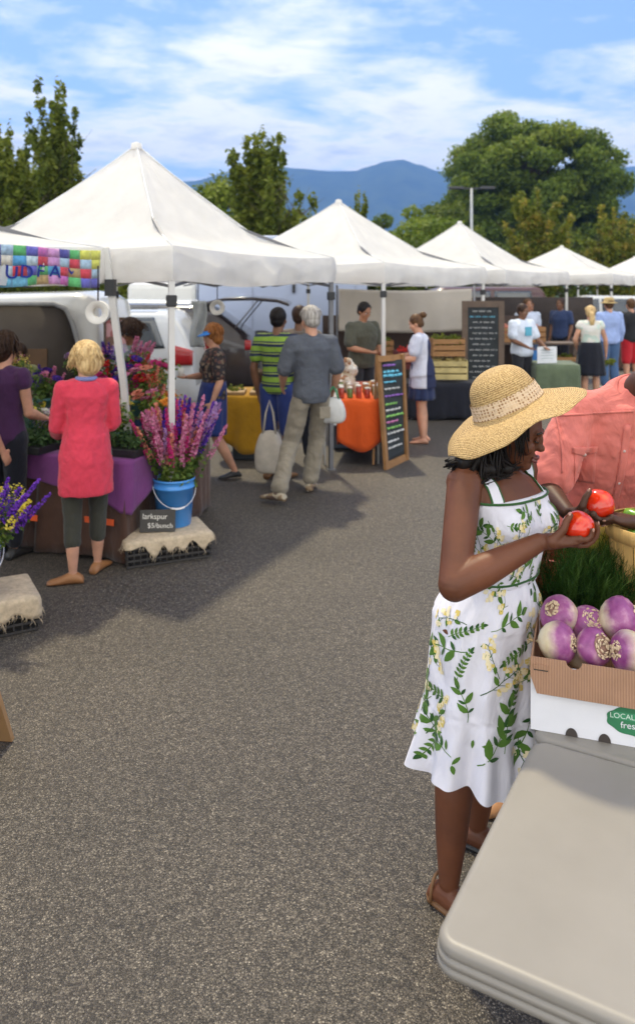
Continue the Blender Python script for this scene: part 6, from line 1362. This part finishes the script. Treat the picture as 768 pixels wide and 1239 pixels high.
# ------------------------------------------------------------------ orange table, A-board, second tent stall
oc = [G(391,563), G(391,563)+Vector((.64,.06,0)), G(391,563)+Vector((.91,1.75,0)), G(391,563)+Vector((.27,1.72,0))]
table('stall_table', 'white legged table under the orange cloth beneath the second tent', oc, .735, tt_m, inset=.03); drape('tablecloth', 'bright orange cloth hanging in folds on the white legged table', [oc[0]+Vector((.17,0,0)), oc[1], oc[2], oc[3]+Vector((.17,0,0))], .737, .46, orangec, seed=4, amp=.035, freq=6, hem=lambda i, u: 1+.30*math.sin(u*PI))
jar_m = [mat('jar_amber', (.35,.12,.02), rough=.15), mat('jar_cream', (.60,.50,.36), rough=.3), mat('jar_red', (.40,.05,.03), rough=.2), mat('jar_green', (.12,.18,.05), rough=.2)]
rng = random.Random(12); jn = 0
for i in range(5):
    for j in range(3):
        q = oc[0]+Vector((.21+.10*i, .16+.22*j, .745)); t = thing('jar', 'small preserve jar with white lid on the orange clothed table', 'jar', q, 0, 'jars on the orange clothed table'); hh_ = .09+.03*rng.random()
        MB().lathe((0,0,0), [(.030,0),(.033,.01),(.033,hh_),(.026,hh_+.012)], 16).build('glass', jar_m[rng.randrange(4)], t); MB().lathe((0,0,hh_+.012), [(.029,0),(.029,.018),(.001,.019)], 16).build('lid', mat('lid_white', (.7,.68,.64), rough=.4), t)
t = thing('bread_bag', 'crumpled brown and white paper bags of bread at the left of the orange clothed table', 'bag', oc[0]+Vector((.28,.75,.745))); fused((lambda q: ([q.ell((x,y,z), r_) for x, y, z, r_ in ((0,0,.10,.13),(.05,.02,.26,.10),(-.05,.1,.2,.10),(.02,-.02,.36,.06))], q)[1])(MB()), 'paper', cells('paper_mix', [(.55,.45,.36),(.62,.58,.52),(.30,.14,.07),(.45,.35,.25)], 16), t, .012, 1, .05, .05)
t = thing('bread_tray', 'low tray of pastries at the right of the orange clothed table', 'tray', oc[0]+Vector((.70,.95,.745))); MB().box((0,0,.02),(.30,.5,.04)).build('tray', mat('tray_white', (.6,.58,.55)), t, bevel=.005); mb = MB(); [mb.ell((x,y,.055), (.05,.035,.03)) for x in (-.08,.05) for y in (-.18,-.08,.02,.12)]; mb.build('pastries', mat('crust', (.42,.24,.10), rough=.8, var=.3), t)
t = thing('storage_bin', 'blue grey bin on the ground under the orange clothed table', 'bin', (oc[0].x+.30, oc[0].y+1.0, 0)); MB().box((0,0,.16),(.34,.3,.30), taper=1.06).build('bin', mat('bin_blue', (.12,.15,.20), rough=.6), t, bevel=.02)
# A-board
t = thing('chalkboard_sign', 'narrow oak framed A-board chalked in blue, green and pink beside the orange cloth', 'sign', (0,0,0)); bl, br = G(466,569), G(493,556); tl_, tr_ = D(456,431,8.98), D(488,428,9.12); t.location = (bl+br)/2
wd = mat('oak_frame', (.27,.13,.045), rough=.6, var=.2, vs=10, bs=.2, bscale=40, bd=.004); cb_ = mat('chalk_black', (.022,.028,.032), rough=.85, var=.3, vs=8)
ux = (br-bl).normalized(); upz = (tl_-bl).normalized(); nn = ux.cross(upz).normalized(); nn = -nn if nn.y > 0 else nn
for nm, a, b2_, w_ in (('frame_rail', bl+upz*.04, br+upz*.04, .08), ('frame_rail', tl_-upz*.035, tr_-upz*.035, .07)): MB().bar(a, b2_, w_, .03, up=nn).build(nm, wd, t, world=True)
wb = (br-bl).length; wt_ = (tr_-tl_).length
for a, b2_ in ((bl+ux*.03, tl_+ux*.03), (br-ux*.03, tr_-ux*.03)): MB().bar(a-nn*.001, b2_-nn*.001, .036, .066, up=ux).build('frame_stile', wd, t, world=True)
q_ = [bl+ux*.05+upz*.07, br-ux*.05+upz*.07, tr_-ux*.05-upz*.06, tl_+ux*.05-upz*.06]
def onboard(u, v): return (q_[0].lerp(q_[1], u)).lerp(q_[3].lerp(q_[2], u), v)
pan = MB().grid(lambda u, v: onboard(u, v)-nn*.004, 8, 16).build('board', cb_, t, world=True, solid=.01)
chc = [mat('chalk_blue', (.15,.55,.75), rough=.9), mat('chalk_green', (.25,.55,.15), rough=.9), mat('chalk_pink', (.60,.20,.42), rough=.9), mat('chalk_white2', (.6,.6,.6), rough=.9), mat('chalk_violet', (.30,.14,.5), rough=.9)]
def scribble(on, u0, u1, v, amp, col, parent, seed, nn_, thick=.009):
    rng = random.Random(seed); mb = MB(); u = u0
    while u < u1-.02:
        L_ = rng.uniform(.08,.22); L_ = min(L_, u1-u); pts = []
        for k in range(int(L_*90)+3): f = k/(int(L_*90)+2); pts.append(on(u+L_*f, v + amp*math.sin(f*L_*120+seed)*rng.uniform(.3,1) ) + nn_*(.002 if thick < .008 else .012))
        mb.tube(pts, thick, 4); u += L_+.05
    return mb.build('chalk_writing', col, parent, world=True)
for i, (v, c, am) in enumerate(((.95,4,.014),(.885,0,.018),(.845,0,.018),(.78,0,.008),(.71,3,.010),(.64,4,.010),(.56,1,.012),(.50,3,.010),(.44,1,.012),(.38,2,.010),(.32,1,.012),(.27,3,.010),(.19,3,.010),(.13,3,.008))): scribble(onboard, .10, .62+.3*((i*7)%3)/2, v, am, chc[c], pan, i+3, nn)
for a, b2_ in ((tl_-nn*.04+ux*.06, bl-nn*.22+ux*.14), (tr_-nn*.04, br-nn*.22-ux*.05)): MB().bar(a, Vector((b2_.x,b2_.y,.01)), .025, .03).build('rear_leg', wd, t, world=True)
# big board under third tent
t = thing('chalkboard_sign', 'large dark framed chalkboard menu standing under the third tent', 'sign', (2.62,12.45,0), R(-4)); Wd, Hh_ = .66, 1.80
fr_m = mat('frame_dark_wood', (.11,.075,.055), rough=.7, var=.2, vs=10)
for z, L_ in ((Hh_-.05,Wd),(.30,Wd)): MB().box((0,0,z),(L_,.04,.10)).build('frame_rail', fr_m, t)
for x in (-Wd/2+.045,Wd/2-.045): MB().box((x,-.003,Hh_/2),(.09,.044,Hh_)).build('frame_stile', fr_m, t)
pan = MB().box((0,.0,1.03),(Wd-.17,.02,1.36)).build('board', cb_, t)
ob = lambda u, v: mw(t) @ Vector((-.24+.48*u, -.012, .45+1.25*v))
for i in range(13): scribble(ob, .06+.1*(i % 2 == 0), .78+.18*((i*5)%3)/2, .95-.07*i, .010, chc[3] if i != 1 else chc[0], pan, i+40, Vector((0,-1,0)), .0035)
# vendor in olive
p = Person('young man in dark olive T-shirt working behind the orange clothed table', (.62,11.0), (.55,-.83), 1.80, SK_T, 1.05, False, pose=dict(elbr=(.24,.06,1.12), wrir=(.10,.30,1.08), elbl=(-.25,.05,1.12), wril=(-.08,.30,1.06)), lean=.05)
p.hf = Vector((-.1,1,-.55)).normalized(); p.body(.010); p.shirt('tshirt', cloth('olive', (.075,.075,.055), fold=.5), .028, 0, .75, 1.4, voxel=.011, disp=.02); p.pants('trousers', cloth('cloth_charcoal', (.03,.03,.035)), voxel=.012); p.shoes('shoe', shoe_bk); p.hair(H_BLACK, 0, 1.05, 20, 1, .5)
p = Person('barefoot woman with a bun in navy and white tunic leaning over the stall', (1.37,10.25), (-.95,.25), 1.66, SK_L, 1.02, True, pose=dict(elbr=(.20,.14,1.15), wrir=(.14,.38,1.12), elbl=(-.22,.10,1.13), wril=(-.16,.36,1.10)), lean=.10)
p.hf = Vector((.0,1,-.55)).normalized(); p.body(.010)
p.wear('tunic', stripes('tunic_navy_white', [(0,(.50,.52,.62)),(.62,(.012,.018,.06)),(.86,(.55,.56,.64))], .44, 1), lambda mb: (p.torso(mb, .026, 0, flare=.04), [p.arm(mb, q, .022, .65, 1.4) for q in 'rl'], mb.rings([[Vector((p.J['pel'].x + w_*math.cos(a), p.J['pel'].y + w_*.8*math.sin(a), z)) for a in [2*PI*q/40 for q in range(40)]] for z, w_ in ((.72,.215),(.74,.22),(.95,.20),(1.08,.16))])), .010, .016, .1)
p.skirt('skirt', cloth('cloth_navy', (.02,.03,.08)), .58, .215, .16); p.hair(H_BROWN, 0, 1.04, 20, 1, .6); MB().ell(p.J['hd']+Vector((0,-.09,.115)), (.045,.05,.045)).build('bun', H_BROWN, p.t)
# crates and produce at the back of the second tent
woodc = mat('crate_wood', (.30,.15,.06), rough=.8, var=.3, vs=6, scale=(1,1,5))
def wcrate(label, loc, rz=0, w_=.5, d_=.32, h=.28, m=woodc, fill=LM2, group=None):
    t = thing('wooden_crate', label, 'crate', loc, rz, group)
    for i in range(3):
        z = h*(.17+.33*i)
        for s_ in (-1,1): MB().box((0,s_*d_/2,z),(w_,.012,h*.26)).build('slat', m, t)
    for s_ in (-1,1): MB().box((s_*(w_/2-.008),0,h/2),(.016,d_-.014,h)).build('end_panel', m, t)
    MB().box((0,0,.01),(w_-.04,d_-.02,.012)).build('crate_bottom', m, t)
    foliage('produce', [(x,y,h*.85) for x in (-w_*.3,0,w_*.3) for y in (-d_*.2,d_*.2)], [.10]*6, 260, .07, fill, t, np.random.default_rng(5), .3); return t
yl = leafmat('squash_leaf', [(.45,.34,.10),(.60,.50,.25)], .1)
st_t = [Vector((1.35,11.9,0)), Vector((2.5,11.9,0)), Vector((2.5,12.6,0)), Vector((1.35,12.6,0))]
table('stall_table', 'low produce table under a black cloth behind the barefoot woman', st_t, .55, tt_m); drape('tablecloth', 'black cloth on the low produce table behind the barefoot woman', st_t, .552, .53, cloth('cloth_black', (.012,.013,.02)), seed=5)
wcrate('orange brown wooden crate of greens between the barefoot woman and the chalkboard', (2.0,12.2,.95), .1); wcrate('yellowish crate under the orange brown one near the chalkboard', (2.02,12.15,.60), -.05, .55, .36, .30, mat('crate_straw', (.45,.36,.16), rough=.8, var=.3, vs=6), yl)
wcrate('crate of leafy greens behind the olive shirted vendor', (1.0,13.2,.85), .1, group=None); wcrate('crate of dark red produce behind the A-board', (1.55,12.7,.70), .1, .6, .35, .3, mat('crate_maroon', (.14,.03,.03), rough=.8), PM['red'])
# third tent stall
gt = [Vector((3.55,12.75,0)), Vector((4.25,12.75,0)), Vector((4.35,13.55,0)), Vector((3.6,13.55,0))]
table('stall_table', 'table under the grey green cloth beneath the third tent', gt, .745, tt_m); drape('tablecloth', 'grey green cloth on the table in front of the white T-shirt vendor', gt, .747, .70, greenc, seed=6)
p = Person('vendor in white T-shirt with blue chest print holding a paper sheet', (3.42,13.15), (.45,-.9), 1.72, SK_M, 1.05, False, pose=dict(elbr=(.24,.05,1.12), wrir=(.12,.28,1.02), elbl=(-.24,.10,1.12), wril=(-.22,.30,1.02)))
p.hf = Vector((-.2,1,-.3)).normalized(); p.body(.011); ts = p.shirt('tshirt', cloth('tee_white', (.62,.68,.78), fold=.5), .026, 0, .7, 1.4, voxel=.011, disp=.016); p.pants('trousers', cloth('cloth_charcoal', (.03,.03,.035)), voxel=.012); p.shoes('shoe', shoe_bk); p.hair(H_DKB, 0, 1.06, 20, 1, .5)
MB().box(p.J['che']+Vector((.0,.150,.0)), (.13,.02,.15)).build('chest_print', cloth('print_blue', (.10,.38,.52)), ts)
t = thing('paper_sign', 'white printed sheet standing on the grey green clothed table', 'sign', (3.78,12.95,.76), R(15)); MB().box((0,0,.14),(.36,.006,.27)).build('sheet', mat('paper_white', (.66,.68,.72), rough=.7), t); mb = MB(); [mb.box((0,-.005,.22-.045*i),(.24-.03*(i%2),.002,.012)) for i in range(4)]; mb.build('print_lines', mat('ink_grey', (.35,.42,.45)), t)
t = thing('folding_chair', 'blue folding chair behind the grey green clothed table', 'chair', (4.1,14.3,0), R(160)); blue = cloth('chair_blue', (.05,.20,.50), fold=.2)
MB().box((0,0,.45),(.45,.42,.02)).build('seat', blue, t); MB().box((0,.22,.75),(.45,.02,.28)).build('backrest', blue, t); [MB().bar((sx*.22,.22,0.01),(sx*.22,.24,.92),.02).build('back_leg', grey_metal, t) for sx in (-1,1)]; [MB().bar((sx*.22,-.22,0.01),(sx*.22,-.18,.45),.02).build('front_leg', grey_metal, t) for sx in (-1,1)]
wcrate('crate of orange flowers hung high behind the white T-shirt vendor', (3.9,15.2,.95), .1, .9, .4, .3, woodc, PM['coral']); wcrate('crate of green produce low behind the white T-shirt vendor', (4.5,15.0,.4), .1, .9, .4, .3, woodc, LM2)
t = thing('display_stand', 'dark wooden stand holding the crates behind the white T-shirt vendor', 'stand', (4.15,15.1,0)); MB().box((0,0,.38),(1.6,.5,.03)).build('shelf', fr_m, t); MB().box((0,.05,.935),(1.6,.5,.03)).build('shelf', fr_m, t); [MB().box((sx*.78,0,.47),(.05,.05,.94)).build('post', fr_m, t) for sx in (-1,1)]
# shoppers at right
p = Person('woman with blond ponytail in white sleeveless top and black skirt seen from behind', (4.72,13.6), (.15,1), 1.68, SK_L, 1.02, True, pose=dict(elbr=(.25,-.02,1.12), wrir=(.27,.05,.88), elbl=(-.26,-.02,1.12), wril=(-.2,.14,.93)))
p.body(.010); p.shirt('top', cells('top_white_print', [(.66,.64,.58),(.62,.60,.52),(.48,.58,.52),(.66,.64,.60)], 14), .022, 1, .12, voxel=.011, disp=.012); p.skirt('skirt', cloth('cloth_black', (.012,.013,.02)), .50, .26, .17); p.shoes('sandal', shoe_bk, .004); p.hair(H_BLOND, 0, 1.05, 20, 1, .6)
mb = MB(); rng = random.Random(2); [mb.tube([p.J['hd']+Vector((0,-.10,.04)), p.J['hd']+Vector((rng.uniform(-.03,.03),-.16,-.02)), p.J['hd']+Vector((rng.uniform(-.045,.045),-.145,-.14)), p.J['hd']+Vector((rng.uniform(-.02,.02),-.115,-.27))], [.014,.016,.012,.003], 6) for _ in range(24)]; mb.build('ponytail', H_BLOND, p.t)
t = thing('leafy_bundle', 'bundle of green leaves in the hand of the ponytailed shopper', 'greens', mw(p.t) @ (p.J['wrir']+Vector((.03,.05,-.16)))); foliage('leaves', [(0,0,0),(.08,0,.02),(-.08,.03,.0)], [.07]*3, 160, .06, LM2, t, np.random.default_rng(6), .2)
def simple(label, loc, face, H, top, bot, shorts=False, skin=SK_L, hairm=H_BROWN, female=False, sleeve=.6, pose=None, hl=0, bk_=1.05, shoem=None):
    q = Person(label, loc, face, H, skin, bk_, female, pose=pose); q.body(.012); q.shirt('shirt', top, .026, 0, sleeve, 1.3, voxel=.012, disp=.014)
    q.pants('shorts' if shorts else 'trousers', bot, .026, 1.0 if shorts else 1.92, 1.4, voxel=.012); q.shoes('shoe', shoem or shoe_wh); q.hair(hairm, hl, 1.06, 20, 1, .6); return q
q = simple('person in light blue long shirt, jeans and a straw sunhat', (5.75,15.5), (-.1,1), 1.78, cloth('shirt_sky', (.30,.40,.68)), cloth('denim', (.06,.12,.24)), sleeve=1.7)
MB().lathe(q.J['hd']+Vector((0,-.01,.05)), [(.17,-.02),(.12,.0),(.10,.0),(.098,.05),(.08,.09),(.001,.10)], 24).build('sunhat', mat('straw_plain', (.42,.30,.13), rough=.8), q.t, solid=.004)
simple('man in black T-shirt and red shorts with white trainers', (6.42,16.1), (-.2,1), 1.76, cloth('tee_black', (.02,.02,.022)), cloth('shorts_bright_red', (.50,.02,.03)), True)
simple('shopper in dark blue shirt deep in the shade behind the third tent', (5.35,17.3), (-.7,-.7), 1.74, cloth('shirt_deep_blue', (.03,.05,.12)), cloth('cloth_black', (.012,.013,.02)), skin=SK_M, hairm=H_DKB)
simple('shopper in pale T-shirt just behind the white T-shirt vendor', (4.25,15.9), (.1,-1), 1.76, cloth('tee_pale', (.50,.56,.68)), cloth('denim', (.06,.12,.24)), skin=SK_T, hairm=H_BROWN)
simple('woman in rust top beside flower crates under the third tent', (4.72,17.5), (.1,-1), 1.66, cloth('top_rust', (.30,.07,.03)), cloth('cloth_black', (.012,.013,.02)), skin=SK_T, hairm=H_RED, female=True)
# produce tables further back
for i, (x, y, w_, lab, cm, fm) in enumerate(((6.2,19.0,2.4,'brown clothed produce table under the fourth tent, left',brownc,LM2),(8.6,20.2,2.0,'brown clothed produce table under the fourth tent, right',brownc,LM1),(3.2,16.4,1.6,'brown clothed table behind the big chalkboard',brownc,LM2))):
    cc_ = [Vector((x,y,0)), Vector((x+w_,y,0)), Vector((x+w_,y+.8,0)), Vector((x,y+.8,0))]; tb = table('stall_table', lab, cc_, .75, tt_m); drape('tablecloth', lab.replace('clothed produce table', 'cloth on the produce table').replace('clothed table', 'cloth on the table'), cc_, .752, .72, cm, seed=9+i)
    wcrate('produce crate on the ' + lab, (x+w_*.3,y+.4,.76), 0, .8, .4, .25, woodc, fm)
# paper towel roll and hanging bags
roll = mat('paper_roll', (.62,.60,.56), rough=.9)
def hangroll(label, P, r=.075): t = thing('tape_roll', label, 'roll', P); MB().rings([[Vector((rr_*math.cos(a), y, rr_*math.sin(a))) for a in [2*PI*q/32 for q in range(32)]] for rr_, y in ((r,-.03),(r,.03),(r*.42,.03),(r*.42,-.03),(r,-.03))], cap=False).build('roll', roll, t); MB().tube([(0,0,r),(0,0,.34)], .006, 6).build('cord', eyed, t); return t
hangroll('white roll hanging by the leaning tent leg below the banner', D(119,378,5.72), .085); hangroll('white roll hanging by a cord behind the auburn haired woman', D(263,372,8.9), .085)
t = thing('hanging_bags', 'bundle of white plastic produce bags hanging beside the cord hung roll', 'bags', D(240,375,8.9)); MB().grid(lambda u, v: Vector((-.08+.16*u+.02*math.sin(v*6), .03*math.sin(u*9+v*3), .10-.52*v)), 12, 14).build('bag_sheets', mat('bag_film', (.55,.58,.58), rough=.3, lucent=.4), t, solid=.01); MB().tube([(0,0,.08),(0,0,.36)], .006, 6).build('cord', eyed, t)
t = thing('photo_board', 'framed pinboard of pink pictures standing behind the flower stall', 'board', D(146,408,9.3)-Vector((0,0,.0))); MB().box((0,0,0),(.34,.03,.42)).build('panel', cells('pin_pics', [(.35,.12,.12),(.55,.30,.32),(.18,.10,.08),(.45,.35,.33)], 9), t); mb = MB(); [mb.box((0,-.005,s_*.22),(.38,.04,.03)) for s_ in (-1,1)]; [mb.box((s_*.18,-.003,0),(.03,.038,.44)) for s_ in (-1,1)]; mb.build('frame', fr_m, t); MB().bar((-.1,.02,-.2),(-.1,.1,-1.42),.03).build('prop_leg', fr_m, t); MB().bar((.1,.02,-.2),(.1,.1,-1.42),.03).build('prop_leg', fr_m, t)
# wooden A-frame sign at the lower left edge
t = thing('sandwich_board', 'plain wooden sandwich board leaning at the lower left edge', 'sign', (-1.79,3.36,0), R(-8)); bw = mat('board_wood', (.34,.19,.085), rough=.65, var=.2, vs=5, scale=(1,1,.2), bs=.2, bscale=40, bd=.003)
for s_ in (-1,1):
    mb = MB(); mb.rings([[Vector((x, s_*y, z)) for x, z in ((-.36,.0),(.40,.0),(.28,.85),(-.26,.85))] for y in (.0,.022)], flat=True); o = mb.build('panel', bw, t); o.rotation_euler = (R(-14)*-s_*1, 0, 0); o.location = (0, s_*.21 if s_ < 0 else .21, 0.006)
